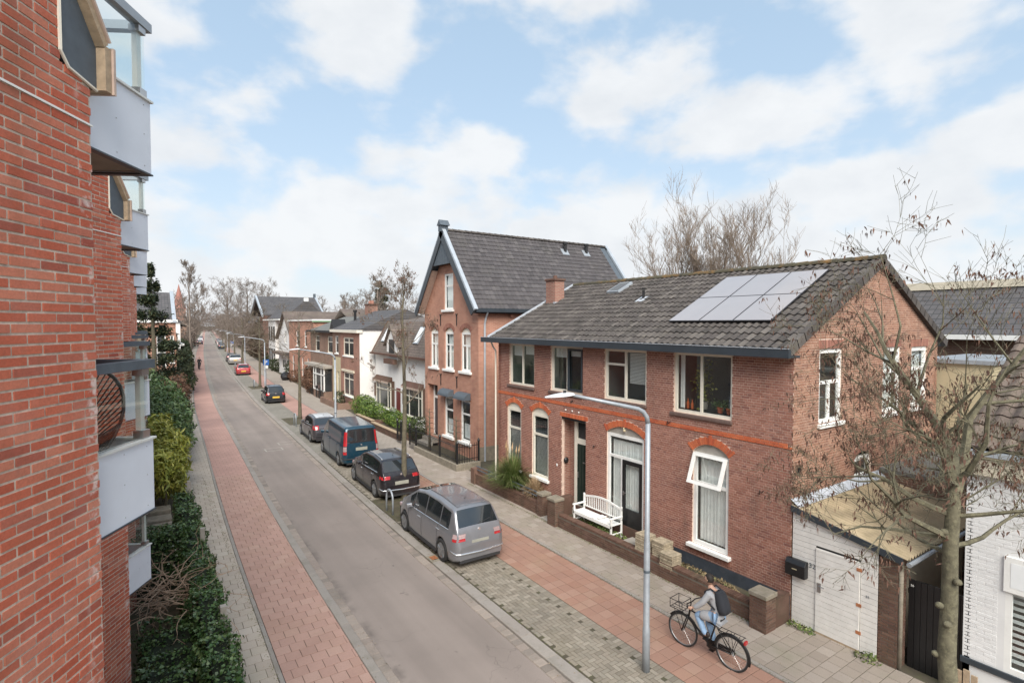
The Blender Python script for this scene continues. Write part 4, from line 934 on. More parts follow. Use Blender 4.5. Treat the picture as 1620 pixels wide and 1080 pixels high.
MB().ob(E0 + Vector((0, 18.78, 0)), (0, 1, 0), SV, SN, 0, .10, -.05, sl_len, -.05, .10).build('lead_verge', 'lead_flash', h1)
# gutter box + fascia
gt = MB(); gt.box(11.50, 11.60, 6.35, 19.35, 6.05, 6.245); gt.box(11.60, 11.97, 6.35, 18.74, 6.05, 6.10); gt.build('gutter_board', 'paint_dark', h1)
MB().box(11.488, 11.53, 6.35, 19.35, 6.247, 6.262).build('gutter_lip', 'lead_flash', h1)
MB().tube([(11.80, 19.0, 6.05), (11.86, 18.95, 5.85), (11.93, 18.86, 5.7), (11.93, 18.86, 0.0)], 0.035, 8).build('downpipe', 'paint_cream', h1)
# chimney
chm = MB(); chm.box(14.35, 14.85, 18.0, 18.62, 7.3, 8.62); chm.build('chimney', 'wall_brick_far', h1)
MB().box(14.30, 14.90, 17.95, 18.67, 8.62, 8.72).build('chimney_cap', 'brick_dark', h1, bevel=.02); MB().lathe((14.6, 18.3, 8.72), [(.10, 0), (.08, .14)], 10).build('chimney_pot', 'brick_dark', h1)
MB().box(14.28, 14.92, 17.90, 18.05, 7.60, 7.72).build('chimney_flashing', 'lead_flash', h1)
# roof light and vents
def on_roof(y, s, h=0): return Vector((E0.x, y, E0.z)) + SV * s + SN * h
rl = MB(); rl.ob(on_roof(14.85, 3.75), (0, 1, 0), SV, SN, 0, .62, 0, .85, 0, .14); rlo = rl.build('roof_light', 'zinc', h1); MB().ob(on_roof(14.85, 3.75), (0, 1, 0), SV, SN, .06, .56, .06, .79, .14, .15).build('pane', 'room_far', rlo)
vp = MB(); vp.tube([on_roof(13.1, 3.1, 0), on_roof(13.1, 3.1, 0) + Vector((0, 0, .34))], .045, 10).tube([on_roof(13.1, 3.1, 0) + Vector((0, 0, .36)), on_roof(13.1, 3.1, 0) + Vector((0, 0, .42))], .07, 10); vp.build('roof_vent', 'paint_black', h1)
MB().ob(on_roof(12.92, 2.85, .05), (0, 1, 0), SV, SN, 0, .36, 0, .4, 0, .012).build('vent_flashing', 'lead_flash', h1)
# solar panels
mat_plain('solar_glass', (0.33, 0.295, 0.285), rough=0.28, var=0.03, coat=1.0, spec=1.0)
mat_plain('solar_frame', (0.03, 0.03, 0.035), rough=0.35)
pos_names = [['lower right', 'lower middle', 'lower left'], ['upper right', 'upper middle', 'upper left']]
for r_ in range(2):
    for c_ in range(3):
        y = 7.42 + c_ * 1.045; s = 1.20 + r_ * 1.56
        sp = MB().ob(on_roof(y, s, .09), (0, 1, 0), SV, SN, 0, 1.03, 0, 1.545, 0, .035).build('solar_panel', 'solar_frame')
        tag(sp, 'black framed solar panel on the pantile roof, %s of the six' % pos_names[r_][c_], 'solar panel', 'solar panels on the brick house roof')
        MB().ob(on_roof(y, s, .09), (0, 1, 0), SV, SN, .015, 1.015, .015, 1.53, .036, .039).build('panel_glass', 'solar_glass', sp)
MB().ob(on_roof(7.5, 1.3, .0), (0, 1, 0), SV, SN, 0, 2.9, 0, .05, .04, .088).ob(on_roof(7.5, 2.6, .0), (0, 1, 0), SV, SN, 0, 2.9, 0, .05, .04, .088).ob(on_roof(7.5, 4.0, .0), (0, 1, 0), SV, SN, 0, 2.9, 0, .05, .04, .088).build('solar_rail', 'steel', h1)
# interiors: things on the window boards
gl = MB()
bt0 = None
for i, (y, h_, dk_) in enumerate([(9.66, .24, 0), (9.60, .30, 1), (9.53, .28, 0), (9.46, .32, 1), (9.39, .26, 0), (9.32, .30, 1)]):
    b_ = MB().lathe((12.24 + .03 * (i % 2), y, 4.49), [(.035, 0), (.037, .02), (.037, h_ * .6), (.014, h_ * .78), (.014, h_)], 8).build('bottle', 'paint_green' if dk_ else 'brick_orange', smooth=True)
    tag(b_, ['leftmost bottle behind the right upstairs window', 'second bottle from the left behind the right upstairs window', 'third bottle from the left behind the right upstairs window', 'fourth bottle from the left behind the right upstairs window', 'fifth bottle from the left behind the right upstairs window', 'rightmost bottle behind the right upstairs window'][i], 'bottle', 'bottles behind the window')
for i, y in enumerate((8.55, 8.28)):
    t = thing('potted_plant', ['leafy green plant in a clay pot behind the right upstairs window, nearer the centre bar', 'leafy green plant in a clay pot behind the right upstairs window, nearer the right edge'][i], 'plant', (12.27, y, 4.49))
    MB().lathe((12.27, y, 4.49), [(.06, 0), (.09, .16)], 10).build('pot', 'brick_orange', t)
    pp = [(12.27 + rnd.gauss(0, .06), y + rnd.gauss(0, .1), 4.72 + rnd.gauss(0, .06)) for _ in range(140)]; leaves('foliage', pp, [(0, 0, 1)] * 140, 0.05, 'shrub_green', t, kind=None)
t = thing('indoor_tree', 'tall green houseplant behind the left pane of the right upstairs window', 'plant', (12.5, 9.2, 4.49))
MB().lathe((12.5, 9.2, 4.49), [(.08, 0), (.11, .2)], 10).build('pot', 'concrete', t)
pp = [(12.5 + rnd.gauss(0, .08), 9.2 + rnd.gauss(0, .13), 5.2 + rnd.gauss(0, .3)) for _ in range(220)]; leaves('foliage', pp, [(0, 0, 1)] * 220, 0.08, 'bamboo', t, kind=None)
# ================================================================= helper for simpler houses
def simple_wall(parent, O, U, Nn, outer, wins, mat, name='wall', wmatn='paint_white', gm='room_far', depth=0.10, fw=0.08, sill=(0.05, 0.06), hb_=0.66, vb=False, curtain=None, label=None):
    holes = [rect(*q[:4]) if len(q) < 5 or not q[4] else arch(q[0], q[1], q[2], q[3], q[4]) for q in wins]
    wall_face(parent, O, U, Nn, outer, holes, mat, depth=depth, name=name)
    for q in wins:
        top = q[3] + (q[4] if len(q) > 4 and q[4] else 0)
        h = [(q[2] + (q[3] - q[2]) * hb_, 0, 999)] if hb_ else []
        O2 = Vector(O)
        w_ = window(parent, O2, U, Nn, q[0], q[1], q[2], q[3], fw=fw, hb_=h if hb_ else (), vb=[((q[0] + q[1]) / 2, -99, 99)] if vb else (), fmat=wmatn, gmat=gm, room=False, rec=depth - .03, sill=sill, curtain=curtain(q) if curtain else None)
        if len(q) > 4 and q[4]:
            MB().prism([Vector(O) + Vector(U) * u + Z3 * v - Vector(Nn) * (depth - .01) for u, v in arch(q[0], q[1], q[3] - .01, q[3], q[4])], Vector(Nn) * .03).build('arch_panel', wmatn, parent)
def gable_roof_x(parent, x0, x1, y0, ym, y1, ze, zr, mat, th=0.12, name='roof'):
    """ridge along X"""
    return MB().prism([(x0, y0, ze), (x0, ym, zr), (x0, y1, ze), (x0, y1, ze - th), (x0, ym, zr - th), (x0, y0, ze - th)], (x1 - x0, 0, 0)).build(name, mat, parent)
def gable_roof_y(parent, y0, y1, x0, xm, x1, ze, zr, mat, th=0.12, name='roof'):
    return MB().prism([(x0, y0, ze), (xm, y0, zr), (x1, y0, ze), (x1, y0, ze - th), (xm, y0, zr - th), (x0, y0, ze - th)], (0, y1 - y0, 0)).build(name, mat, parent)
UY, NX = Vector((0, 1, 0)), Vector((-1, 0, 0)); UX, NY = Vector((1, 0, 0)), Vector((0, -1, 0))

# ================================================================= tall gabled house
h2 = thing('gabled_house', 'tall red brick house with steep slate coloured roof and street gable', 'house', (13.4, 22.75, 0))
X2 = 13.4; yr = 25.78; O2 = Vector((X2, 0, 0))
w2 = [(27.12, 28.10, 4.38, 6.36, .24), (25.32, 26.34, 4.38, 6.36, .24), (23.52, 24.52, 4.38, 6.36, .24), (25.38, 26.40, .78, 2.92, .22), (23.58, 24.60, .78, 2.92, .22), (25.34, 26.42, 7.55, 9.48, 0)]
out2 = [(22.75, 0), (28.85, 0), (28.85, 7.45), (27.0, 9.9), (yr, 11.45), (24.6, 9.9), (22.75, 7.45)]
dor2 = rect(27.22, 28.52, .45, 3.38)
wall_face(h2, O2, UY, NX, out2, [arch(*q) if q[4] else rect(*q[:4]) for q in w2] + [dor2], 'wall_tall', depth=.16, name='front_wall')
for q in w2:
    cu = [('fabric', q[0] + .12, q[1] - .12, q[2] + .1, q[3] - .1)] if q[2] > 4 else [('roller', q[0] + .12, q[1] - .12, q[2] + .15, q[2] + .9)]
    window(h2, O2, UY, NX, q[0], q[1], q[2], q[3], fw=.11, hb_=[(q[2] + (q[3] - q[2]) * .66, 0, 99)], vb=[((q[0] + q[1]) / 2, 0, q[2] + (q[3] - q[2]) * .66)] if q[2] < 7 and q[2] > 4 else (), fmat='paint_white', rec=.06, sill=(.12, .12), sill_h=.12, curtain=cu, rdepth=.6)
    if q[4]:
        MB().prism([O2 + UY * u + Z3 * v - NX * .12 for u, v in arch(q[0], q[1], q[3] - .01, q[3], q[4])], NX * .03).build('arch_panel', 'paint_cream', h2)
        arch_bricks(h2, O2, UY, NX, q[0], q[1], q[3], q[4], .24, mat='brick_house', key=False, name='brick_arch', proud=.015, bw=.09)
d2 = MB()
for q in ((27.22, 27.34, .45, 3.38), (28.40, 28.52, .45, 3.38), (27.34, 28.40, 2.55, 2.68), (27.34, 28.40, 3.27, 3.38)): d2.ob(O2, UY, Z3, NX, *q, -.45, -.38)
dd = d2.build('door_frame', 'paint_white', h2); MB().ob(O2, UY, Z3, NX, 27.34, 28.40, .5, 2.55, -.44, -.40).build('front_door', 'paint_dark', h2); MB().ob(O2, UY, Z3, NX, 27.34, 28.4, 2.68, 3.27, -.43, -.425).build('transom_pane', 'room_far', dd)
pc = MB(); P = lambda u, v, n_: O2 + UY * u + Z3 * v + NX * n_
pc.quad(P(28.52, .4, -.16), P(28.52, .4, -.46), P(28.52, 3.38, -.46), P(28.52, 3.38, -.16)); pc.quad(P(27.22, .4, -.16), P(27.22, 3.38, -.16), P(27.22, 3.38, -.46), P(27.22, .4, -.46)); pc.quad(P(27.22, 3.38, -.16), P(28.52, 3.38, -.16), P(28.52, 3.38, -.46), P(27.22, 3.38, -.46)); pc.build('porch_wall', 'wall_tall', h2)
for k in range(2): MB().box(12.75 + k * .3, 13.9, 27.2, 28.55, 0, .2 + k * .2).build('door_step', 'concrete', h2, bevel=.02)
for q in w2[3:5]:
    aw = MB(); pts = []
    for k in range(6): a_ = math.pi / 2 * k / 5; pts.append((X2 - .02 - .38 * math.sin(a_), 0, 2.98 + .34 * math.cos(a_)))
    aw.prism([(p[0], q[0] - .08, p[2]) for p in pts] + [(X2 - .02, q[0] - .08, 2.98)], (0, q[1] - q[0] + .16, 0)); aw.build('awning', 'paint_slate', h2)
for y in (24.95, 26.80):
    for z in (7.0, 3.75): MB().box(X2 - .03, X2 - .002, y - .03, y + .03, z - .3, z + .3).tube([(X2 - .03, y - .1, z + .32), (X2 - .04, y, z + .22), (X2 - .03, y + .1, z + .32)], .02, 5).build('wall_anchor', 'paint_black', h2)
# side walls
wall_face(h2, (0, 22.75, 0), UX, NY, rect(X2, 25.0, 0, 7.5), [], 'wall_tall', name='side_wall'); wall_face(h2, (0, 28.85, 0), UX, Vector((0, 1, 0)), rect(X2, 25.0, 0, 7.5), [], 'wall_tall', name='side_wall')
wall_face(h2, (25.0, 0, 0), UY, Vector((1, 0, 0)), out2, [], 'wall_tall', name='rear_wall')
MB().box(X2 + .01, 24, 22.72, 22.755, 0, .75).build('plinth', 'concrete_old', h2)
# roof
ys_, yn_, ze2, zr2 = 22.45, 29.1, 7.52, 11.72; xa, xb = 12.95, 24.6
rf2 = MB(); rf2.prism([(xa, ys_, ze2), (xa, yr, zr2), (xa, yn_, ze2), (xa, yn_, ze2 - .15), (xa, yr, zr2 - .17), (xa, ys_, ze2 - .15)], (xb - xa, 0, 0)); roof2 = rf2.build('roof', 'paint_slate', h2)
A0 = Vector((0, ys_, ze2)); A1 = Vector((0, yr, zr2)); L2 = (A1 - A0).length; RV = (A1 - A0).normalized(); RN = Vector((0, -RV.z, RV.y))
t2 = tile_mesh('roof_tile', 'tile_slate', 0.26, 0.30, amp=0.018, lip=0.028, n=6, mode='flat')
rows2 = 18; items = []; rr_ = random.Random(9)
for j in range(rows2):
    for i in range(int((xb - xa - .5) / .26)):
        p = A0 + RV * (j * L2 / rows2) + RN * (.01 + rr_.gauss(0, .002)); p.x = xa + .36 + i * .26
        items.append(frame_m(p, (1, 0, 0), RV, RN) @ Matrix.Rotation(rr_.gauss(0, .006), 4, 'X'))
place_pieces(items, t2, 'roof_tile', roof2, 300)
RV2 = Vector((0, -RV.y, RV.z)); RN2 = Vector((0, RV.z, RV.y)); items = []
for j in range(rows2):
    for i in range(int((xb - xa - .5) / .26)):
        p = Vector((xa + .36 + i * .26, yn_, ze2)) + RV2 * (j * L2 / rows2) + RN2 * .01; items.append(frame_m(p, (-1, 0, 0), RV2, RN2))
place_pieces(items, t2, 'roof_tile', roof2, 0)
rg = MB()
for i in range(30):
    x = xa + .25 + i * .38; o = len(rg.v)
    for xx, s in ((x, 1.1), (x + .41, .92)):
        for k in range(7): a_ = math.pi * k / 6; rg.v.append((xx, yr - .13 * math.cos(a_) * s, zr2 - .02 + .12 * math.sin(a_) * s))
    rg.f += [(o + k, o + k + 1, o + 8 + k, o + 7 + k) for k in range(6)] + [tuple(o + k for k in range(7))[::-1]]
rg.build('ridge_tile', 'tile_grey', h2)
for xx in (xa, xb):
    for base, V_, N_ in ((A0, RV, RN), (Vector((0, yn_, ze2)), RV2, RN2)):
        b_ = Vector((xx - .03, base.y, base.z))
        MB().ob(b_, (1, 0, 0), V_, N_, 0, .20, -.12, L2 + .05, .02, .13).build('verge_capping', 'zinc', h2)
        MB().ob(b_, (1, 0, 0), V_, N_, -.02, .04, -.15, L2 + .05, -.32, .02).build('barge_board', 'paint_dark', h2)
fin_ = MB(); fin_.box(xa - .12, xa + .32, yr - .14, yr + .14, zr2 - .1, zr2 + .28); fin_.prism([(xa - .16, yr - .24, zr2 + .22), (xa - .16, yr, zr2 + .52), (xa - .16, yr + .24, zr2 + .22)], (.55, 0, 0)); fin_.build('finial', 'paint_slate', h2)
# boarded gable tip and soffit
zt = 9.95; hw = (zr2 - .25 - zt) / ((zr2 - ze2) / (yr - ys_)); bd = MB()
tip = MB(); tip.prism([(xa + .05, yr - hw, zt), (xa + .05, yr, zr2 - .22), (xa + .05, yr + hw, zt)], (.04, 0, 0)); tipo = tip.build('boarded_tip', 'paint_slate', h2)
n_ = 13
for i in range(n_):
    y = yr - hw + (i + .5) * 2 * hw / n_; ht = (zr2 - .25) - abs(y - yr) * ((zr2 - ze2) / (yr - ys_))
    if ht > zt + .1: MB().box(xa + .02, xa + .05, y - hw / n_ * .86, y + hw / n_ * .86, zt - .04, ht).build('board', 'paint_slate', tipo)
MB().box(xa + .05, X2, yr - hw, yr + hw, zt - .02, zt + .03).build('tip_floor', 'paint_black', h2)
for V_, base, N_ in ((RV, A0, RN), (RV2, Vector((0, yn_, ze2)), RN2)):
    MB().ob(Vector((xa + .04, base.y, base.z)), (1, 0, 0), V_, N_, 0, X2 - xa - .05, .0, L2 * .55, -.24, -.20).build('soffit_board', 'timber_pink', h2)
MB().box(xa + .1, 24.9, ys_ - .13, ys_ + .06, ze2 - .16, ze2 + .02).build('gutter', 'paint_dark', h2); MB().box(xa + .1, 24.9, ys_ + .06, 22.745, ze2 - .22, ze2 - .16).build('soffit', 'paint_dark', h2)
MB().tube([(13.72, 22.4, 7.35), (13.74, 22.6, 7.1), (13.72, 22.68, 6.8), (13.72, 22.68, 0)], .05, 8).build('downpipe', 'zinc', h2)
for x, s in ((20.9, 4.55), (22.6, 4.6)):
    p = A0 + RV * s + RN * .03; p.x = x; vv = MB(); vv.tube([p, p + Vector((0, 0, .4))], .10, 10).tube([p + Vector((0, 0, .42)), p + Vector((0, 0, .56))], .15, 10); vv.build('roof_vent', 'paint_black', h2)
    MB().ob(Vector((x - .3, p.y, p.z)), (1, 0, 0), RV, RN, 0, .5, -.28, .2, .01, .03).build('vent_flashing', 'galv', h2)
for i in range(9): MB().box(15.2 + i * 1.0, 15.35 + i * 1.0, 22.6, 22.75, 7.15, 7.28).build('eaves_bracket', 'brick_house', h2)

# iron fence on a low wall in front of the gabled house
fn = thing('iron_fence', 'black iron fence on a low mossy wall before the tall house', 'fence', (11.7, 21.75, 0))
MB().box(11.6, 11.85, 21.7, 26.4, 0, .38).box(11.85, 12.9, 21.7, 21.95, 0, .38).build('wall_base', 'concrete_old', fn, bevel=.02)
def rails(mb, p, q, zt_): mb.tube([(p[0], p[1], zt_), (q[0], q[1], zt_)], .018, 6)
fr2 = MB(); rails(fr2, (11.72, 21.82), (11.72, 28.9), 1.15); rails(fr2, (11.72, 21.82), (11.72, 28.9), .55); rails(fr2, (11.72, 21.82), (12.85, 21.82), 1.15); rails(fr2, (11.72, 21.82), (12.85, 21.82), .55); fr2.build('rail', 'paint_black', fn)
for i in range(60):
    y = 21.95 + i * .12
    if abs(y - 27.8) < .55: continue
    b_ = MB(); z0_ = .38 if y < 26.4 else .12; b_.tube([(11.72, y, z0_), (11.72, y, 1.22)], .013, 5).tube([(11.72, y, 1.22), (11.72, y, 1.30)], [.016, .001], 5); b_.build('baluster', 'paint_black', fn)
for i in range(8):
    x = 11.84 + i * .13; b_ = MB(); b_.tube([(x, 21.82, .38), (x, 21.82, 1.22)], .013, 5).tube([(x, 21.82, 1.22), (x, 21.82, 1.30)], [.016, .001], 5); b_.build('baluster', 'paint_black', fn)
for x, y in ((11.72, 21.82), (12.85, 21.82), (11.72, 23.6), (11.72, 26.4), (11.72, 27.2), (11.72, 28.4), (11.72, 28.95)): MB().lathe((x, y, .3), [(.05, 0), (.05, 1.0), (.07, 1.02), (.07, 1.06), (.02, 1.16)], 8).build('post', 'paint_black', fn)
for k, y in enumerate((23.2, 26.2)):
    t = thing('espalier_tree', ['bare espalier tree behind the iron fence, nearer the drainpipe corner', 'bare espalier tree behind the iron fence, between door and window'][k], 'tree', (12.4, y, 0), group='espaliers before the tall house')
    tb = MB(); tb.tube([(12.4, y, 0), (12.42, y + .03, 1.2), (12.4, y, 2.3)], [.07, .05, .02], 7); tb.build('trunk', 'bark', t, smooth=True); cb_ = MB()
    for j in range(6):
        z = .7 + j * .28
        for s in (-1, 1): cb_.tube([(12.4, y, z), (12.42, y + s * .3, z + .05), (12.4, y + s * (.85 - .05 * j), z + .03)], [.02, .014, .006], 5); [cb_.tube([(12.41, y + s * u, z + .04), (12.4 + rnd.gauss(0, .05), y + s * u, z + .2)], [.006, .002], 4) for u in (.2, .4, .6, .75)]
    cb_.build('crown', 'twig', t)

# ================================================================= low walls before the solar panel house
def low_wall(name, label, x0, x1, y0, y1, h, base_z=0.05, ends=(), limit=300):
    t = thing(name, label, 'garden wall', (x0, y0, 0))
    wall_face(t, (x0, 0, 0), UY, NX, rect(y0, y1, 0, h), [], 'mortar_dark', name='wall'); wall_face(t, (x1, 0, 0), UY, Vector((1, 0, 0)), rect(y0, y1, 0, h), [], 'mortar_dark', name='wall')
    wall_face(t, (0, y0, 0), UX, NY, rect(x0, x1, 0, h), [], 'mortar_dark', name='wall')
    brick_courses(t, (x0, 0, 0), UY, NX, rect(y0, y1, .02, h - .065), [], 'brick_dark', limit=limit, bond='run', proud=.006)
    n = int((y1 - y0) / .062); cp_ = MB()
    for i in range(n): cp_.box(x0 - .012, x1 + .012, y0 + i * .062, y0 + i * .062 + .052, h - .06, h + rnd.uniform(0, .005))
    cp_.build('coping', 'brick_dark', t); return t
lwB = low_wall('low_brick_wall', 'low dark brick wall running in front of the white bench to the corner pillar', 11.22, 11.43, 6.9, 13.9, .50, limit=250)
def pillar(parent, x0, x1, y0, y1, h):
    MB().box(x0, x1, y0, y1, 0, h - .1).build('pillar_core', 'mortar_dark', parent)
    for (O_, U_, N_, a, b) in (((x0, 0, 0), UY, NX, y0, y1), ((0, y0, 0), UX, NY, x0, x1), ((x1, 0, 0), UY, Vector((1, 0, 0)), y0, y1), ((0, y1, 0), UX, Vector((0, 1, 0)), x0, x1)):
        brick_courses(parent, O_, U_, N_, rect(a, b, .02, h - .08), [], 'brick_dark', limit=20, bond='run', proud=.006)
    MB().box(x0 - .03, x1 + .03, y0 - .03, y1 + .03, h - .10, h).build('pillar_cap', 'concrete_old', parent, bevel=.02)
pillar(lwB, 11.0, 11.38, 6.48, 6.86, .92); pillar(lwB, 11.1, 11.46, 13.9, 14.3, 1.0)
MB().box(11.38, 11.98, 6.5, 6.7, 0, .72).build('end_wall', 'brick_dark', lwB)
MB().box(11.46, 11.98, 14.0, 14.25, 0, .95).build('end_wall', 'brick_dark', lwB)
gdn = MB().box(11.43, 11.99, 6.7, 14.0, 0, .33).build('garden_bed', 'soil'); tag(gdn, kind='structure')
lwA = low_wall('low_brick_wall', 'low dark brick wall with metal rails around the pampas grass', 11.36, 11.56, 15.1, 19.75, .52, limit=200)
pillar(lwA, 11.3, 11.66, 14.85, 15.15, .9)
MB().box(11.56, 11.99, 19.6, 19.78, 0, .60).build('end_wall', 'brick_dark', lwA); MB().box(11.3, 11.6, 19.55, 19.85, 0, .72).build('end_pillar', 'brick_dark', lwA)
rl = MB()
for z in (.66, .80): rl.box(11.43, 11.47, 15.2, 19.6, z, z + .035)
for y in (16.2, 17.4, 18.6): rl.box(11.44, 11.46, y, y + .03, .5, .8)
rl.build('metal_rail', 'paint_slate', lwA)
gd2 = MB().box(11.56, 11.99, 15.1, 19.6, 0, .3).build('garden_bed', 'soil'); tag(gd2, kind='structure')
MB().box(11.2, 11.98, 14.3, 14.85, 0, .12).build('x', 'concrete', None).name = 'entrance_step'; tag(bpy.data.objects['entrance_step'], kind='structure')

# stacked slabs / tiles on the wall
for k, (y, x, n, hh) in enumerate(((10.30, 11.45, 8, .54), (9.78, 11.55, 7, .50), (9.38, 11.40, 8, .44))):
    t = thing('slab_stack', ['stack of mossy yellow slabs nearest the glazed door', 'stack of mossy yellow slabs, middle one behind the lamp post', 'stack of mossy yellow slabs nearest the dark plinth'][k], 'stack of slabs', (x, y, .33), group='stacks of paving slabs')
    z = .33 + (.10 if k < 2 else 0.0); z1_ = z + hh
    n = 9
    for i in range(n):
        zz = z + (z1_ - z) * i / n
        o_ = MB().box(x - .19 + rnd.uniform(-.012, .012), x + .19 + rnd.uniform(-.012, .012), y - .21 + rnd.uniform(-.012, .012), y + .21 + rnd.uniform(-.012, .012), zz, zz + (z1_ - z) / n - .008).build('slab', 'slab_stone' if 'slab_stone' in MATS else mat_plain('slab_stone', (0.36, 0.30, 0.215), rough=.95, var=.3, scale=9, dirt=(0.17, 0.16, 0.09), dirt_amt=.6), t, bevel=.008)
tag(MB().ob((11.72, 10.95, .36), (1, 0, 0), (0, 1, 0), (0, 0, 1), -.22, .22, -.3, .3, 0, .10).build('sack', 'concrete', None, bevel=.04), 'pale dusty sack lying beside the stacked slabs', 'sack')

# white garden bench
bn = thing('garden_bench', 'white painted slatted garden bench with curved back', 'bench', (11.7, 12.5, .33))
BX0, BX1, BY0, BY1, BZ = 11.42, 11.90, 11.62, 13.35, .33
def bench_slab(nm, *b): return MB().box(*b).build(nm, 'paint_white', bn, bevel=.006)
for y in (BY0, BY1 - .05):
    bench_slab('leg', BX0, BX0 + .05, y, y + .05, BZ, BZ + .62); bench_slab('leg', BX1 - .05, BX1, y, y + .05, BZ, BZ + .92); bench_slab('armrest', BX0 - .03, BX1, y - .01, y + .06, BZ + .60, BZ + .64); bench_slab('stretcher', BX0, BX1, y + .01, y + .04, BZ + .12, BZ + .16)
for i in range(5): bench_slab('seat_slat', BX0 + .0 + i * .088, BX0 + .075 + i * .088, BY0, BY1, BZ + .40, BZ + .425)
bench_slab('seat_rail', BX0, BX0 + .03, BY0, BY1, BZ + .33, BZ + .40)
bk = MB(); nn = 20; vs = []
def crest(t): return BZ + .86 + .12 * math.sin(math.pi * t) ** 1.3
for i in range(nn): 
    t0, t1 = i / nn, (i + 1) / nn; y0_, y1_ = BY0 + t0 * (BY1 - BY0), BY0 + t1 * (BY1 - BY0)
    bk.prism([(BX1 - .04, y0_, crest(t0) - .06), (BX1 - .04, y1_, crest(t1) - .06), (BX1 - .04, y1_, crest(t1)), (BX1 - .04, y0_, crest(t0))], (.04, 0, 0))
bk.build('top_rail', 'paint_white', bn); bench_slab('back_rail', BX1 - .04, BX1, BY0, BY1, BZ + .50, BZ + .54)
for i in range(19):
    y = BY0 + .09 + i * (BY1 - BY0 - .18) / 18; bench_slab('back_slat', BX1 - .03, BX1 - .015, y - .018, y + .018, BZ + .54, crest((y - BY0) / (BY1 - BY0)) - .05)
bench_slab('centre_rest', BX0, BX1 - .05, 12.38, 12.44, BZ + .43, BZ + .46); bench_slab('centre_rest', BX0 + .05, BX1 - .1, 12.2, 12.26, BZ + .46, BZ + .49)
# pampas grass clumps
def grass_clump(name, label, x, y, z, n, h, spread, mat, grp=None, lean=0.0):
    t = thing(name, label, 'ornamental grass', (x, y, z), group=grp); mb = MB(); r = random.Random(int(x * 100 + y * 10))
    for i in range(n):
        a = r.uniform(0, 2 * math.pi); l = h * r.uniform(.5, 1.1); sp = spread * r.uniform(.2, 1.1); w_ = .013; dx, dy = math.cos(a), math.sin(a); px, py = -dy * w_, dx * w_
        bx, by = x + r.gauss(0, .05), y + r.gauss(0, .05); P3 = []
        for k in range(5):
            s = k / 4; rr = sp * s ** 1.5; zz = z + l * (s - .55 * (sp / spread) * s ** 2.6); P3.append((bx + dx * rr, by + dy * rr, zz))
        o = len(mb.v)
        for k, p in enumerate(P3):
            f = 1 - k / 4.3; mb.v += [(p[0] - px * f, p[1] - py * f, p[2]), (p[0] + px * f, p[1] + py * f, p[2])]
        mb.f += [(o + 2 * k, o + 2 * k + 1, o + 2 * k + 3, o + 2 * k + 2) for k in range(4)]
    mb.build('blades', mat, t); return t
g1 = grass_clump('pampas_grass', 'green arching pampas grass behind the metal rails', 11.66, 17.2, .3, 2600, 1.75, 1.25, 'grass_green')
pl_ = MB()
for k in range(7):
    a = rnd.uniform(0, 6.28); p0 = Vector((11.72, 17.2 + rnd.gauss(0, .1), .5)); p1 = p0 + Vector((math.cos(a) * .25, math.sin(a) * .25, 1.1 + rnd.random() * .4)); pl_.tube([p0, p0.lerp(p1, .6), p1], .007, 4); pl_.tube([p1, p1 + Vector((0, 0, .1)), p1 + Vector((.03, 0, .34))], [.012, .04, .005], 6)
pl_.build('plume', 'grass_straw', g1)
grass_clump('dry_grass', 'dry straw coloured grass beside the wall pillar', 11.74, 15.85, .3, 900, 1.1, .55, 'grass_straw')

# ================================================================= white boarded shed
sh = thing('shed', 'white boarded lean-to shed with corrugated roof beside the brick gable', 'shed', (12.0, 5.5, 0))
SX = 12.0
def ztop(y): return 2.68 - (6.46 - y) * (2.68 - 2.27) / (6.46 - 4.36)
dy0, dy1, dz0, dz1 = 5.06, 5.94, .06, 1.98
z = .10; hB = .118
MB().box(SX + .012, SX + .03, 4.74, 6.46, 0.02, 2.2).build('backing', 'paint_black', sh)
while z < 2.7:
    for a, b in ((4.74, dy0 - .01), (dy1 + .01, 6.46)) if z < dz1 - .02 else ((4.74, 6.46),):
        if z < dz1 and z + hB > dz1 and False: pass
        # clip right end by slope
        def clipy(zz): return 6.46 - (2.68 - zz) / ((2.68 - 2.27) / 2.10)
        z1_ = z + hB - .008; a2 = max(a, clipy(z + .0) if z > 2.25 else a); a3 = max(a, clipy(z1_) if z1_ > 2.25 else a)
        if a3 < b - .03:
            MB().prism([(SX, a2, z), (SX, b, z), (SX, b, z1_), (SX, a3, z1_)], (.014, 0, 0)).build('board', 'board_white' if 'board_white' in MATS else mat_plain('board_white', (0.74, 0.72, 0.68), rough=.6, var=.07, scale=4, dirt=(0.48, 0.42, 0.36), dirt_amt=.25), sh)
    z += hB
ds = MB().box(SX - .012, SX + .008, dy0, dy1, dz0, dz1 - .04).build('door', 'board_white', sh)
z = .12
while z < dz1 - .06: MB().box(SX - .024, SX - .013, dy0 + .005, dy1 - .005, z, min(z + hB - .008, dz1 - .05)).build('door_board', 'board_white', ds); z += hB
MB().box(SX - .02, SX + .0, dy0, dy1, 0.03, .12).build('bottom_rail', 'timber_raw', ds)
MB().box(SX - .04, SX - .024, dy1 - .12, dy1 - .05, 1.0, 1.2).tube([(SX - .05, dy1 - .08, 1.14), (SX - .07, dy1 - .2, 1.14)], .01, 6).build('door_handle', 'steel', ds)
mat_plain('rust', (0.40, 0.16, 0.07), rough=.9, var=.3, scale=20)
for z in (.45, 1.02, 1.75): MB().box(SX - .03, SX - .022, dy0 - .04, dy0 + .06, z, z + .07).build('hinge', 'rust', ds)
MB().box(SX - .10, SX - .002, 4.70, 4.74, 0, 2.25).box(SX - .002, 12.3, 4.70, 4.74, 0, 2.25)
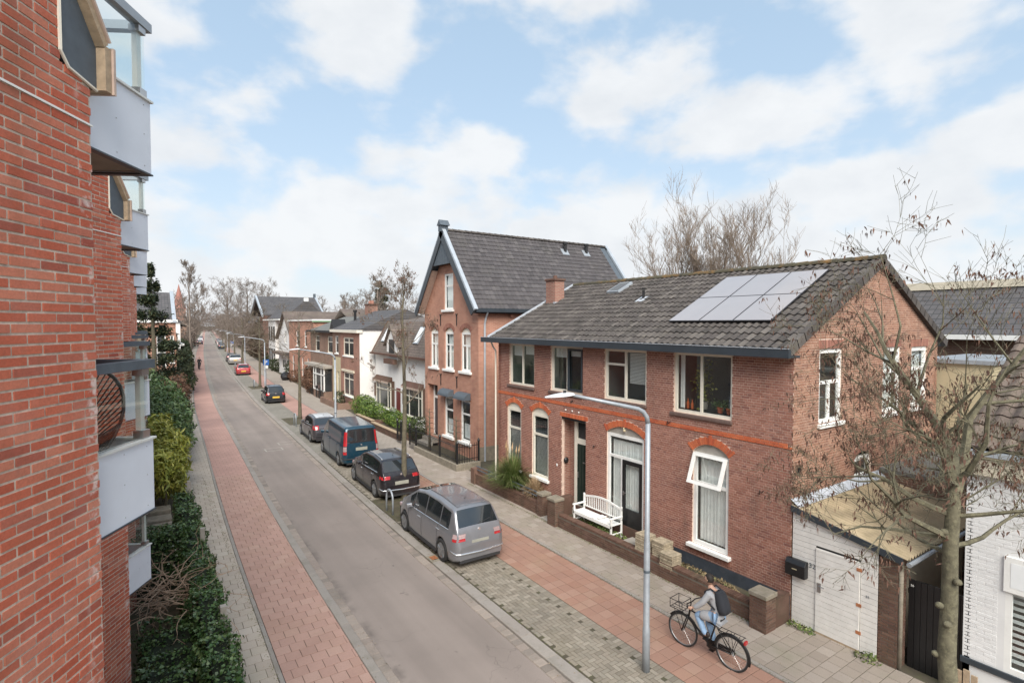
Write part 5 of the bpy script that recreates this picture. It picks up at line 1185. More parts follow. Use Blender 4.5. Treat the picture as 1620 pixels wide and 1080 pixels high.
# pier
pr = MB().box(12.03, 12.40, 4.40, 4.70, 0, 2.22).build('pier_core', 'mortar_dark', sh); brick_courses(sh, (12.03, 0, 0), UY, NX, rect(4.40, 4.735, .02, 2.2), [], 'brick_dark', limit=60, bond='run'); brick_courses(sh, (0, 4.40, 0), UX, NY, rect(12.03, 12.40, .02, 2.2), [], 'brick_dark', limit=60, bond='run')
sb = MB(); sb.tube([(12.06, 4.36, 2.2), (12.06, 4.36, 0)], .04, 8); sb.build('downpipe', 'concrete_old', sh, smooth=True)
MB().prism([(11.93, 6.48, 2.60), (11.93, 4.30, 2.175), (11.93, 4.30, 2.305), (11.93, 6.48, 2.735)], (.035, 0, 0)).build('fascia', 'paint_dark', sh)
cr = MB(); nc = 60; vs = []; x0_, x1_ = 11.96, 16.2; nC = int((x1_ - x0_) / .0125)
for i in range(nC + 1):
    x = x0_ + (x1_ - x0_) * i / nC; w_ = .026 * math.sin(2 * math.pi * x / .13)
    vs += [(x, 6.47, 2.73 + w_), (x, 4.22, 2.29 + w_)]
cr.add(vs, [(2 * i, 2 * i + 1, 2 * i + 3, 2 * i + 2) for i in range(nC)])
mat_plain('corrugated', (0.37, 0.295, 0.19), rough=.9, var=.3, scale=1.6, dirt=(0.20, 0.17, 0.095), dirt_amt=.6, bmp=.3)
cr.build('corrugated_roof', 'corrugated', sh)
ff = MB()
for i in range(3):
    x = 11.95 + i * 1.5; ff.prism([(x, 6.49, 2.86), (x, 6.30, 2.72), (x + 1.49, 6.30, 2.72), (x + 1.49, 6.49, 2.86)], (0, 0, .008))
ff.build('lead_flashing', 'lead_flash', sh)
MB().tube([(11.95, 4.20, 2.21), (16.2, 4.20, 2.20)], .045, 8).build('gutter', 'galv', sh)
MB().box(12.4, 16.2, 4.6, 4.72, 0, 2.2).build('side_wall', 'render_cream', sh)
mb_ = thing('mailbox', 'black mailbox mounted where brick wall meets white boards', 'mailbox', (11.9, 6.38, 1.2))
MB().prism([(11.83, 6.10, 1.20), (11.99, 6.10, 1.20), (11.99, 6.10, 1.56), (11.90, 6.10, 1.56), (11.83, 6.10, 1.47)], (0, .44, 0)).build('body', 'paint_black', mb_, bevel=.01)
MB().box(11.822, 11.83, 6.27, 6.38, 1.36, 1.375).build('name_plate', 'render_yellow', mb_)
def text3(name, body, size, loc, rot, mat, parent=None, ext=.002):
    c_ = bpy.data.curves.new(name, 'FONT'); c_.body = body; c_.size = size; c_.extrude = ext; c_.align_x = 'CENTER'; c_.align_y = 'CENTER'; o = bpy.data.objects.new(name, c_)
    col.objects.link(o); c_.materials.append(MATS[mat]); dg = bpy.context.evaluated_depsgraph_get(); me = bpy.data.meshes.new_from_object(o.evaluated_get(dg)); bpy.data.objects.remove(o)
    o = bpy.data.objects.new(name, me); col.objects.link(o); o.rotation_euler = rot; o.location = loc
    if parent is not None: o.parent = parent; o.location = Vector(loc) - wmat(parent).to_translation()
    return o
text3('house_number', '32', .15, (11.994, 6.02, 1.50), (R(90), 0, R(-90)), 'paint_slate', sh)
text3('small_number', '32', .07, (11.995, 4.92, 1.28), (R(90), 0, R(-90)), 'paint_slate', sh)
# black gate
gt_ = thing('black_gate', 'black vertical board gate between the shed and white house', 'gate', (12.35, 3.9, 0))
for i in range(9): MB().box(12.36, 12.385, 3.42 + i * .103, 3.42 + i * .103 + .095, .04, 1.80).build('board', 'paint_black', gt_)
MB().box(12.385, 12.43, 3.42, 4.36, .3, .4).box(12.385, 12.43, 3.42, 4.36, 1.5, 1.6).build('ledge', 'paint_black', gt_); MB().tube([(12.34, 3.55, 1.02), (12.30, 3.55, 1.02), (12.30, 3.68, 1.02)], .012, 6).build('handle', 'steel', gt_)
text3('gate_number', '30', .06, (12.352, 4.28, 1.68), (R(90), 0, R(-90)), 'paint_white', gt_)
tag(MB().box(12.5, 15.5, 3.30, 3.40, 0, 1.8).build('passage_wall', 'paint_black', None), 'dark side wall of the passage behind the black gate', 'wall')

# ================================================================= white painted house on the right
wh = thing('white_house', 'white painted brick house with cream fascia at the right edge', 'house', (12.1, 3.4, 0))
wx = [(1.75, 2.84, .85, 2.86)]
wall_face(wh, (12.1, 0, 0), UY, NX, rect(-6, 3.4, 0, 4.2), [rect(*wx[0])], 'mortar_wh' if 'mortar_wh' in MATS else mat_plain('mortar_wh', (0.72, 0.72, 0.71), var=.05), depth=.12, name='front_wall')
mat_pieces('brick_white', [(0.74, 0.74, 0.73), (0.78, 0.78, 0.77), (0.71, 0.71, 0.70)], grain=.08, rough=.7)
brick_courses(wh, (12.1, 0, 0), UY, NX, rect(-1.5, 3.4, .86, 4.15), [rect(wx[0][0] - .1, wx[0][1] + .1, wx[0][2], wx[0][3] + .12)], 'brick_white', limit=250, bond='run', proud=.0035)
MB().box(12.0945, 12.12, 3.38, 3.402, .84, 4.17).build('corner_strip', 'brick_white', wh); MB().box(12.06, 12.1, -6, 3.43, .73, .84).build('plinth_band', 'paint_dark', wh, bevel=.01); MB().box(12.08, 12.1, -6, 3.4, 0, .16).build('plinth', 'paint_dark', wh)
wv = window(wh, (12.1, 0, 0), UY, NX, *wx[0], fw=.09, hb_=[(2.25, 0, 99)], fmat='paint_white', rec=.0, curtain=None)
for j in range(11): MB().box(12.26, 12.27, 1.8, 2.8, .98 + j * .115, .98 + j * .115 + .06).build('striped_blind', 'blind', wv)
MB().ob((12.1, 0, 0), UY, Z3, NX, 1.85, 2.86, 2.25, 2.85, .0, .04).build('top_casement', 'paint_white', wv)
MB().ob((12.1, 0, 0), UY, Z3, NX, 1.94, 2.77, 2.34, 2.76, .041, .044).build('pane', 'blind', wv)
MB().box(11.98, 12.2, -6, 3.46, 4.17, 4.52).build('fascia', 'render_cream', wh); MB().box(11.9, 12.2, -6, 3.5, 4.52, 4.60).build('gutter', 'zinc', wh)
MB().box(12.1, 20, 3.3, 3.4, 0, 4.2).build('side_wall', 'render_white', wh)
rw_ = tile_mesh('roof_tile', mat_pieces('tile_brown', [(0.13, 0.10, 0.085), (0.18, 0.14, 0.115), (0.10, 0.08, 0.07)], grain=.35, gscale=20, stain=(0.17, 0.16, 0.10), stain_scale=2, stain_amt=.3), .25, .32, amp=.02, lip=.035, n=6)
W0 = Vector((12.0, 0, 4.62)); W1 = Vector((15.2, 0, 6.5)); WV = (W1 - W0).normalized(); WN = Vector((-WV.z, 0, WV.x)); Lw = (W1 - W0).length; items = []
rfw = MB().prism([(12.0, -6, 4.58), (15.2, -6, 6.46), (18.4, -6, 4.58)], (0, 9.45, 0)).build('roof', 'paint_black', wh)
for j in range(12):
    for i in range(37):
        p = W0 + WV * (j * Lw / 12) + WN * (.02 + rnd.gauss(0, .004)); p.y = 3.35 - i * .25; items.append(frame_m(p, (0, -1, 0), WV, WN) @ Matrix.Rotation(rnd.gauss(0, .015), 4, 'Z'))
place_pieces(items, rw_, 'roof_tile', rfw, 200)
tag(MB().box(12.5, 12.53, 3.0, 3.3, 0, .7).build('x', 'timber_raw', None), 'x', 'y').name = 'dummy'
bpy.data.objects.remove(bpy.data.objects['dummy'])
pp_ = thing('paling', 'short weathered timber palings at the foot of the white house', 'fence', (12.0, 3.45, 0))
for k in range(3): MB().box(11.94, 11.97, 3.36 - k * .11, 3.45 - k * .11, 0, .62 + .05 * (k % 2)).build('board', 'timber_raw', pp_)

# backdrop houses right
bgh = thing('rear_terrace', 'long dark tiled roof behind the white house and bare tree', 'house', (26, 8, 0))
MB().box(26.5, 34, -14, 13.5, 0, 6.3).build('wall', 'wall_brown_far', bgh)
MB().prism([(26.0, -14.3, 6.35), (29.2, -14.3, 8.35), (33.5, -14.3, 6.2)], (0, 28.2, 0)).build('roof', 'roof_far_dark', bgh)
MB().box(29.0, 29.6, -14, 13.8, 8.3, 8.62).build('ridge_parapet', 'render_cream', bgh); MB().box(25.85, 26.1, -14, 13.8, 6.2, 6.38).build('gutter', 'paint_white', bgh)
yb = thing('rear_annexe', 'cream rendered annexe seen past the gable corner', 'building', (19.5, 5.5, 0))
MB().box(20.3, 24.5, 5.2, 6.9, 0, 5.6).build('wall', 'render_yellow', yb); MB().box(20.2, 24.6, 5.1, 7.0, 5.6, 5.72).build('roof_edge', 'galv', yb); MB().box(21.0, 24.5, 2.4, 5.15, 0, 5.0).build('wall', 'wall_brown_far', yb); MB().box(20.9, 24.6, 2.3, 5.1, 5.0, 5.1).build('roof_edge', 'bitumen', yb)
MB().box(22.0, 25.5, -6, 2.4, 0, 6.6).build('wall', 'wall_brown_far', yb); MB().box(21.9, 25.6, -6.1, 2.5, 6.6, 6.75).build('flat_roof', 'lead_flash', yb)
an = thing('low_outbuilding', 'low flat roofed outbuilding behind the corrugated shed', 'building', (16.5, 5, 0))
MB().box(16.3, 19.6, 3.6, 6.4, 0, 2.85).build('wall', 'wall_brown_far', an); MB().box(16.25, 19.7, 3.5, 6.45, 2.85, 2.95).build('flat_roof', 'bitumen', an)

# ================================================================= white cottage with dormer
ct = thing('white_cottage', 'white rendered cottage with steep tiled mansard and central dormer', 'house', (14.6, 34.5, 0))
cx = 14.6; cy0, cy1 = 28.95, 40.35
cwins = [(37.05, 40.0, .62, 2.6, 0), (31.7, 34.5, .62, 2.6, 0)]
simple_wall(ct, (cx, 0, 0), UY, NX, rect(cy0, cy1, 0, 4.7), [], 'render_white')
for q in cwins:
    a, b = q[0], q[1]
    wv = window(ct, (cx - .06, 0, 0), UY, NX, a, b, .62, 2.6, fw=.10, hb_=[(2.0, 0, 99)], vb=[(a + .55, 0, 99), (b - .75, 0, 99)], fmat='paint_cream', gmat='room_far', room=False, rec=-.04, sill=(.08, .14), curtain=None)
    MB().ob((cx, 0, 0), UY, Z3, NX, a + .65, b - .85, .75, 1.95, -.002, .028).build('curtain', 'blind', wv)
    aw = MB(); aw.prism([(cx - .01, a - .1, 2.95), (cx - .01, a - .1, 2.62), (cx - .35, a - .1, 2.62)], (0, b - a + .2, 0)); aw.build('awning', 'brick_dark', ct)
    for i in range(16): MB().box(cx - .36, cx - .35, a - .1 + i * (b - a + .2) / 16, a - .1 + (i + .6) * (b - a + .2) / 16, 2.50, 2.64).build('valance', 'timber_pink', ct)
    MB().box(cx - .08, cx - .02, a - .55, a - .12, .9, 2.7).build('shutter', 'brick_dark', ct)
    MB().box(cx - .1, cx - .02, b + .08, b + .40, 1.3, 2.3).build('shutter', 'brick_dark', ct)
MB().box(cx - .05, cx - .01, 35.4, 36.1, .1, 2.3).build('front_door', 'red_door' if 'red_door' in MATS else mat_plain('red_door', (0.16, 0.03, 0.03), rough=.4), ct)
MB().box(cx - .04, cx - .01, 35.0, 35.35, .1, 2.3).build('side_light', 'paint_white', ct)
M0 = Vector((14.25, 0, 4.72)); M1 = Vector((15.5, 0, 6.95)); MV = (M1 - M0).normalized(); MN = Vector((-MV.z, 0, MV.x))
mr = MB(); mr.prism([(14.2, cy0, 4.62), (15.5, cy0, 6.95), (18.2, cy0, 7.3), (21.4, cy0, 6.9), (22.6, cy0, 4.6)], (0, cy1 - .3 - cy0, 0)); mro = mr.build('mansard_roof', 'roof_far_brown', ct)
MB().box(14.05, 14.3, cy0, cy1 - .2, 4.55, 4.68).build('gutter', 'brick_dark', ct)
MB().prism([(14.15, cy1 - .3, 4.6), (15.5, cy1 - .3, 7.02), (15.62, cy1 - .3, 7.0), (14.3, cy1 - .3, 4.55)], (0, .12, 0)).build('barge_board', 'brick_dark', ct)
for y in (38.4, 32.6):
    b_ = Vector((M0.x, y, M0.z)) + MV * .85; MB().ob(b_, (0, 1, 0), MV, MN, 0, .75, 0, 1.25, .02, .10).build('roof_light', 'zinc', ct); MB().ob(b_, (0, 1, 0), MV, MN, .08, .67, .08, 1.17, .101, .108).build('roof_light_pane', 'blind', ct)
dm = MB(); dm.prism([(14.3, 35.2, 4.3), (14.3, 37.2, 4.3), (14.3, 37.2, 5.5), (14.3, 36.2, 6.6), (14.3, 35.2, 5.5)], (1.4, 0, 0)); dm.build('dormer', 'render_white', ct)
dr_ = MB(); dr_.prism([(14.1, 34.95, 5.3), (14.1, 36.2, 6.75), (14.1, 37.45, 5.3), (14.1, 37.45, 5.2), (14.1, 36.2, 6.62), (14.1, 34.95, 5.2)], (1.6, 0, 0)); dr_.build('dormer_roof', 'roof_far_brown', ct)
MB().box(14.26, 14.3, 35.75, 36.7, 4.5, 5.7).build('dormer_window', 'room_far', ct); MB().box(14.0, 14.28, 35.3, 37.1, 4.0, 4.35).build('flower_box', 'brick_dark', ct)
MB().box(cx, 22, cy0, cy0 + .15, 0, 4.6).build('side_wall', 'render_white', ct)
# planters with box shrubs in front
for k, (y0_, y1_, xo) in enumerate(((29.3, 33.9, 11.95), (34.4, 37.6, 12.15))):
    t = thing('brick_planter', ['long low brick planter nearer the iron fence', 'shorter low brick planter beyond it'][k], 'planter', (xo, y0_, 0))
    MB().box(xo, xo + .2, y0_, y1_, 0, .45).box(xo + .2, xo + 1.5, y0_, y0_ + .2, 0, .45).box(xo + .2, xo + 1.5, y1_ - .2, y1_, 0, .45).build('planter_wall', 'brick_dark', t, bevel=.01)
    MB().box(xo + .2, xo + 1.5, y0_ + .2, y1_ - .2, 0, .36).build('soil_fill', 'soil', t); MB().box(xo - .03, xo + .22, y0_, y1_, .45, .49).build('planter_coping', 'timber_raw', t)

# ================================================================= brick house with white side wall
h4 = thing('terrace_house', 'two storey terrace house, brown brick front and whitewashed side wall', 'house', (13.4, 42.8, 0))
wall_face(h4, (0, 40.45, 0), UX, NY, [(13.4, 0), (21, 0), (21, 6.25), (17.2, 7.85), (13.4, 6.25)], [], 'render_white', name='side_wall')
cur4 = lambda q: None
simple_wall(h4, (13.4, 0, 0), UY, NX, rect(40.45, 45.3, 0, 6.2), [(41.95, 44.6, 1.02, 2.9, 0), (41.9, 44.6, 4.22, 5.72, 0)], 'wall_brick_far', fw=.11, wmatn='paint_cream', hb_=.72, vb=True)
MB().box(13.3, 13.42, 41.7, 44.8, 2.95, 3.12).build('lintel', 'render_cream', h4)
MB().box(13.15, 13.6, 40.35, 47.6, 6.1, 6.32).build('cornice', 'paint_cream', h4)
MB().prism([(13.3, 40.35, 6.32), (17.2, 40.35, 7.95), (21.1, 40.35, 6.3)], (0, 7.3, 0)).build('roof', 'roof_far_dark', h4)
ch4 = MB().box(16.9, 17.6, 48.0, 49.4, 6.5, 8.5).build('chimney', 'wall_brick_far', h4); MB().box(16.85, 17.65, 47.9, 49.5, 8.5, 8.62).build('chimney_cap', 'brick_dark', ch4)
for k in range(3): MB().lathe((17.25, 48.3 + k * .4, 8.62), [(.12, 0), (.1, .3)], 8).build('chimney_pot', 'brick_house', ch4)
MB().lathe((15.2, 47.0, 7.0), [(.12, 0), (.12, .8), (.18, .82), (.18, 1.0)], 8).build('flue', 'paint_black', h4)
h4b = thing('yellow_front_house', 'narrow house with yellow rendered ground floor beside the brown brick front', 'house', (13.4, 46.4, 0))
simple_wall(h4b, (13.4, 0, 0), UY, NX, rect(45.3, 47.6, 0, 4.0), [(45.8, 46.4, .4, 2.8, 0), (46.7, 47.3, .4, 2.8, 0)], 'render_yellow', hb_=.8, wmatn='paint_cream')
simple_wall(h4b, (13.4, 0, 0), UY, NX, [(45.3, 4.0), (47.6, 4.0), (47.6, 6.2), (45.3, 6.2)], [(45.9, 46.9, 4.3, 5.8, 0)], 'wall_brown_far', hb_=.6, wmatn='paint_white')
h4c = thing('bay_window_house', 'dark brick house with white bay window and small dormer', 'house', (13.6, 50, 0))
simple_wall(h4c, (13.6, 0, 0), UY, NX, rect(47.6, 56.0, 0, 6.1), [(48.3, 50.0, 4.2, 5.7, 0), (52.6, 54.2, 4.2, 5.7, 0), (53.5, 54.6, .3, 2.7, 0)], 'wall_brown_far', wmatn='paint_cream')
bw_ = MB().box(12.9, 13.6, 48.6, 52.2, 0, .8).build('bay', 'wall_brown_far', h4c); MB().box(12.92, 13.6, 48.65, 52.15, .8, 2.85).build('bay_glass', 'room_far', bw_)
for y in (48.6, 49.5, 51.3, 52.1): MB().box(12.88, 12.98, y, y + .1, .8, 2.85).build('bay_post', 'paint_white', bw_)
MB().box(12.87, 12.98, 48.6, 52.2, 2.2, 2.3).box(12.87, 13.0, 48.6, 52.2, .78, .88).build('bay_rail', 'paint_white', bw_); MB().box(12.8, 13.7, 48.4, 55.2, 2.85, 3.1).build('canopy', 'concrete', h4c)
MB().prism([(13.4, 47.6, 6.15), (17.0, 47.6, 7.5), (20.6, 47.6, 6.1)], (0, 8.5, 0)).build('roof', 'bitumen', h4c); MB().box(13.2, 13.6, 47.6, 56, 6.0, 6.2).build('gutter', 'paint_black', h4c)
MB().prism([(13.6, 47.9, 6.2), (13.6, 49.3, 6.2), (13.6, 48.6, 7.2)], (1.2, 0, 0)).build('dormer', 'paint_black', h4c)
wall_face(h4c, (0, 47.6, 0), UX, NY, [(13.6, 0), (20.6, 0), (20.6, 6.1), (17, 7.4), (13.6, 6.1)], [], 'wall_brown_far', name='side_wall'); wall_face(h4c, (0, 56.0, 0), UX, Vector((0, 1, 0)), [(13.6, 0), (20.6, 0), (20.6, 6.1), (17, 7.4), (13.6, 6.1)], [], 'wall_brown_far', name='side_wall')
# house 5 : flat roofed brick block with pale roof edge, then gable house
h5 = thing('flat_roofed_house', 'pinkish brick house with pale green edged flat roof', 'house', (15.0, 66, 0))
simple_wall(h5, (14.9, 0, 0), UY, NX, rect(60, 72, 0, 7.1), [(62.0, 63.0, .6, 3.0, 0), (64.6, 65.5, .3, 3.0, 0), (66.6, 67.4, .6, 3.0, 0), (69.2, 70.3, .3, 3.0, 0), (63, 64.2, 4.2, 6, 0), (67, 68.2, 4.2, 6, 0)], 'wall_tall')
wall_face(h5, (0, 60, 0), UX, NY, rect(14.9, 22, 0, 7.1), [], 'wall_tall', name='side_wall'); MB().box(14.7, 22.1, 59.8, 72, 7.1, 7.28).build('roof_edge', 'paint_white', h5)
mat_plain('gutter_green', (0.16, 0.26, 0.16), rough=.6); MB().box(14.7, 22.1, 59.78, 59.8, 6.98, 7.14).build('green_trim', 'gutter_green', h5)
h6 = thing('white_gable_house', 'brown roofed house with white plastered street gable', 'house', (15.3, 76, 0))
D5 = 15.4
simple_wall(h6, (D5, 0, 0), UY, NX, [(72, 0), (81, 0), (81, 5.0), (76.5, 8.2), (72, 5.0)], [(73.5, 75.2, .8, 2.6, 0), (76.6, 79.2, .8, 2.6, 0), (75.8, 77.2, 4.2, 5.8, 0)], 'render_white', vb=True)
gable_roof_x(h6, 15.0, 23, 71.6, 76.5, 81.4, 4.9, 8.45, 'roof_far_brown', .25); MB().box(14.4, 15.4, 73, 80.5, 2.75, 3.1).build('canopy', 'roof_far_brown', h6)
h7 = thing('tall_white_bay_house', 'tall pale house with white bay tower and white side gable', 'house', (16.4, 87, 0))
simple_wall(h7, (16.4, 0, 0), UY, NX, rect(81.4, 94, 0, 7.3), [(83, 84, 4.3, 6.6, 0), (83, 84, .9, 3.2, 0), (91.5, 92.5, 4.3, 6.6, 0), (91.5, 92.5, .9, 3.2, 0)], 'wall_brick_far', hb_=.7)
MB().box(15.7, 16.4, 85, 90.2, 0, 7.35).build('bay_tower', 'render_white', h7)
for z in (1.0, 4.3):
    for y in (85.4, 87.1, 88.8): MB().box(15.66, 15.7, y, y + 1.0, z, z + 2.1).build('window', 'room_far', h7)
MB().box(15.5, 16.6, 81.4, 94, 7.3, 7.5).build('cornice', 'paint_white', h7)
wall_face(h7, (0, 81.45, 0), UX, NY, [(16.4, 0), (22.0, 0), (22.0, 7.7), (19.2, 10.1), (16.4, 7.7)], [], 'render_white', name='side_gable')
MB().prism([(16.2, 81.3, 7.6), (19.2, 81.3, 10.35), (22.2, 81.3, 7.6)], (0, 12.8, 0)).build('roof', 'roof_far_dark', h7); MB().box(18.9, 19.5, 81.2, 81.5, 10.0, 10.5).build('finial', 'paint_white', h7)
h8 = thing('big_dark_roof_house', 'large house with long dark roof and pale end trims far down the street', 'house', (17, 99, 0))
MB().box(17.2, 27, 95, 107, 0, 8.3).build('wall', 'wall_brick_far', h8); gable_roof_x(h8, 15.6, 25.0, 94, 100, 106, 8.3, 11.45, 'roof_far_x', .2)
MB().prism([(15.35, 93.9, 8.3), (15.35, 100, 11.6), (15.35, 106, 8.3), (15.35, 106, 7.9), (15.35, 100, 11.2), (15.35, 93.9, 7.9)], (.28, 0, 0)).prism([(25.0, 93.9, 8.3), (25.0, 100, 11.6), (25.0, 106, 8.3), (25.0, 106, 7.9), (25.0, 100, 11.2), (25.0, 93.9, 7.9)], (.28, 0, 0)).build('verge_trim', 'zinc', h8)
MB().box(24.9, 25.2, 99.7, 100.3, 11.2, 12.1).build('finial', 'paint_slate', h8)
MB().ob((0, 0, 0), (1, 0, 0), (0, 1, 0), (0, 0, 1), 22, 29.5, 70, 71, 6.3, 8.0)
mid = thing('brown_rear_roof', 'low brown tiled roof behind the flat roofed block', 'house', (24, 66, 0))
MB().box(19.8, 28, 62, 69, 0, 6.9).build('wall', 'wall_brown_far', mid); gable_roof_x(mid, 19.5, 27.0, 61.5, 66, 69.6, 7.0, 8.6, 'roof_far_brown', .15)
# further houses, both sides (masses behind the trees)
far = [(20.5, 112, 126, 6.2, 'wall_brick_far', 'brown brick house behind the street trees, first beyond the big dark roof'), (22.5, 128, 142, 6.0, 'wall_brown_far', 'brown house behind the street trees further on'), (25.5, 146, 170, 7.0, 'wall_brick_far', 'distant long brick terrace on the right side'), (32, 185, 230, 7.0, 'wall_brown_far', 'furthest brick terrace on the right side')]
for x, a, b, h_, m_, lb in far:
    t = thing('distant_house', lb, 'house', (x, (a + b) / 2, 0)); MB().box(x, x + 9, a, b, 0, h_).build('wall', m_, t); gable_roof_y(t, a - .3, b + .3, x - .3, x + 4.5, x + 9.3, h_, h_ + 3, 'roof_far_dark', .2)
    nn_ = int((b - a) / 3)
    for i in range(nn_):
        for z in (1.0, 3.9): MB().box(x - .03, x, a + .8 + i * 3, a + 2.0 + i * 3, z, z + 1.6).build('window', 'paint_white', t)
# left side houses
lh = thing('left_brick_house', 'red brick house with white window frames beyond the conifer', 'house', (1.5, 60, 0))
simple_wall(lh, (0, 56, 0), UX, NY, [(-8, 0), (2.2, 0), (2.2, 6.9), (-8, 6.9)], [(.75, 1.45, 2.6, 6.0, 0), (1.75, 2.05, 3.4, 5.8, 0), (-3, -1.5, 3.6, 5.6, 0)], 'wall_tall', hb_=.5)
wall_face(lh, (2.2, 0, 0), UY, Vector((1, 0, 0)), rect(56, 66, 0, 6.9), [], 'wall_brick_far', name='side_wall')
MB().box(-8.2, 2.35, 55.8, 66, 6.9, 7.15).build('eaves', 'paint_white', lh)
MB().prism([(-8, 55.8, 7.1), (-8, 61, 9.75), (-8, 66.2, 7.1)], (9.95, 0, 0)).build('roof', 'roof_far_x', lh); MB().prism([(1.95, 55.7, 7.05), (1.95, 61, 9.9), (1.95, 66.3, 7.05), (1.95, 66.3, 6.9), (1.95, 61, 9.6), (1.95, 55.7, 6.9)], (.3, 0, 0)).build('verge_trim', 'zinc', lh)
lh2 = thing('left_brown_house', 'dark brick house with white gable past the red brick house', 'house', (2.6, 72, 0))
MB().box(-6, 2.9, 70, 80, 0, 5.6).build('wall', 'wall_brown_far', lh2); MB().prism([(-6, 69.8, 5.6), (-1.5, 69.8, 8.0), (3.2, 69.8, 5.6)], (0, 10.4, 0)).build('roof', 'roof_far_dark', lh2)
MB().box(1.4, 2.2, 69.96, 70, 2.8, 5.0).build('window', 'paint_white', lh2); MB().box(2.6, 3.5, 69.5, 75, 4.4, 4.6).build('porch_roof', 'paint_white', lh2)
lh3 = thing('left_white_house', 'white gabled house further along the left pavement', 'house', (3.3, 88, 0))
MB().box(-5, 3.8, 84, 96, 0, 7).build('wall', 'render_white', lh3); MB().prism([(-5.3, 83.8, 7), (-.6, 83.8, 10.2), (4.1, 83.8, 7)], (0, 12.4, 0)).build('roof', 'roof_far_dark', lh3)
for k, (x, a, b) in enumerate(((4.2, 104, 120), (6.0, 130, 150), (9.5, 165, 200))):
    t = thing('distant_house', ['distant brown terrace on the left side behind bare trees', 'second distant terrace on the left side', 'furthest terrace on the left side'][k], 'house', (x, a, 0)); MB().box(x - 9, x, a, b, 0, 6).build('wall', 'wall_brown_far', t); gable_roof_y(t, a, b, x - 9.3, x - 4.5, x + .3, 6, 8.6, 'roof_far_dark', .2)
st = thing('church_steeple', 'slender reddish church steeple above the left rooftops', 'church tower', (15.5, 350, 0))
MB().box(12.5, 18.5, 347, 353, 0, 15).build('tower', 'wall_brick_far', st); mat_plain('spire_red', (0.33, 0.15, 0.12), rough=.8); MB().lathe((15.5, 350, 15), [(3.6, 0), (2.4, 3), (.06, 13.5)], 8).build('spire', 'spire_red', st)
# ================================================================= vehicles
mat_glass('x', (1, 1, 1)); 
def mat_paint(name, c, metal=0.3, rough=0.32):
    m, t, p = newmat(name); v = pos(t)
    f = noise(t, v, 3.0, 5); cc = ramp(t, f, [(0.3, tuple(x * .93 for x in c)), (0.7, tuple(min(1, x * 1.05) for x in c))])
    d = math_(t, 'MULTIPLY', math_(t, 'SUBTRACT', noise(t, v, 9, 7, .7), .5), .6, True); cc = mixc(t, d, cc, (0.20, 0.18, 0.15))
    t.links.new(cc, p.inputs['Base Color']); p.inputs['Metallic'].default_value = metal; p.inputs['Roughness'].default_value = rough
    p.inputs['Coat Weight'].default_value = 0.8; p.inputs['Coat Roughness'].default_value = 0.06
mat_paint('car_silver', (0.26, 0.265, 0.285), .55, .35); mat_paint('car_dark', (0.016, 0.014, 0.018)); mat_paint('car_blue', (0.012, 0.052, 0.085), .35); mat_paint('car_grey', (0.075, 0.070, 0.078), .5)
mat_paint('car_black', (0.010, 0.012, 0.016)); mat_paint('car_red', (0.36, 0.03, 0.035), .1); mat_paint('car_champagne', (0.36, 0.35, 0.33), .5); mat_paint('car_white', (0.62, 0.63, 0.64), .0); mat_paint('car_navy', (0.03, 0.04, 0.06), .3)
mat_plain('car_glass', (0.018, 0.022, 0.025), rough=0.04, var=0.2, scale=1.5, coat=1.0, spec=.8)
mat_paint('car_roof', (0.20, 0.205, 0.225), .35, .22); mat_plain('lamp_red', (0.42, 0.02, 0.025), rough=0.15, var=.1, coat=1.0); mat_plain('lamp_clear', (0.36, 0.26, 0.26), rough=0.2, coat=1.0); mat_plain('plastic', (0.03, 0.03, 0.032), rough=.7)
mat_plain('chrome', (0.72, 0.73, 0.75), rough=0.18, metal=.8, var=.03); mat_plain('rim', (0.30, 0.31, 0.32), rough=.3, metal=.7, var=.05); mat_plain('plate_blur', (0.32, 0.32, 0.27), rough=.5, var=.1); mat_plain('plate_yellow', (0.70, 0.45, 0.06), rough=.5, var=.05)
def interp(pts, t):
    if t <= pts[0][0]: return pts[0][1]
    for (a, va), (b, vb_) in zip(pts, pts[1:]):
        if t <= b: return va + (vb_ - va) * (t - a) / (b - a)
    return pts[-1][1]
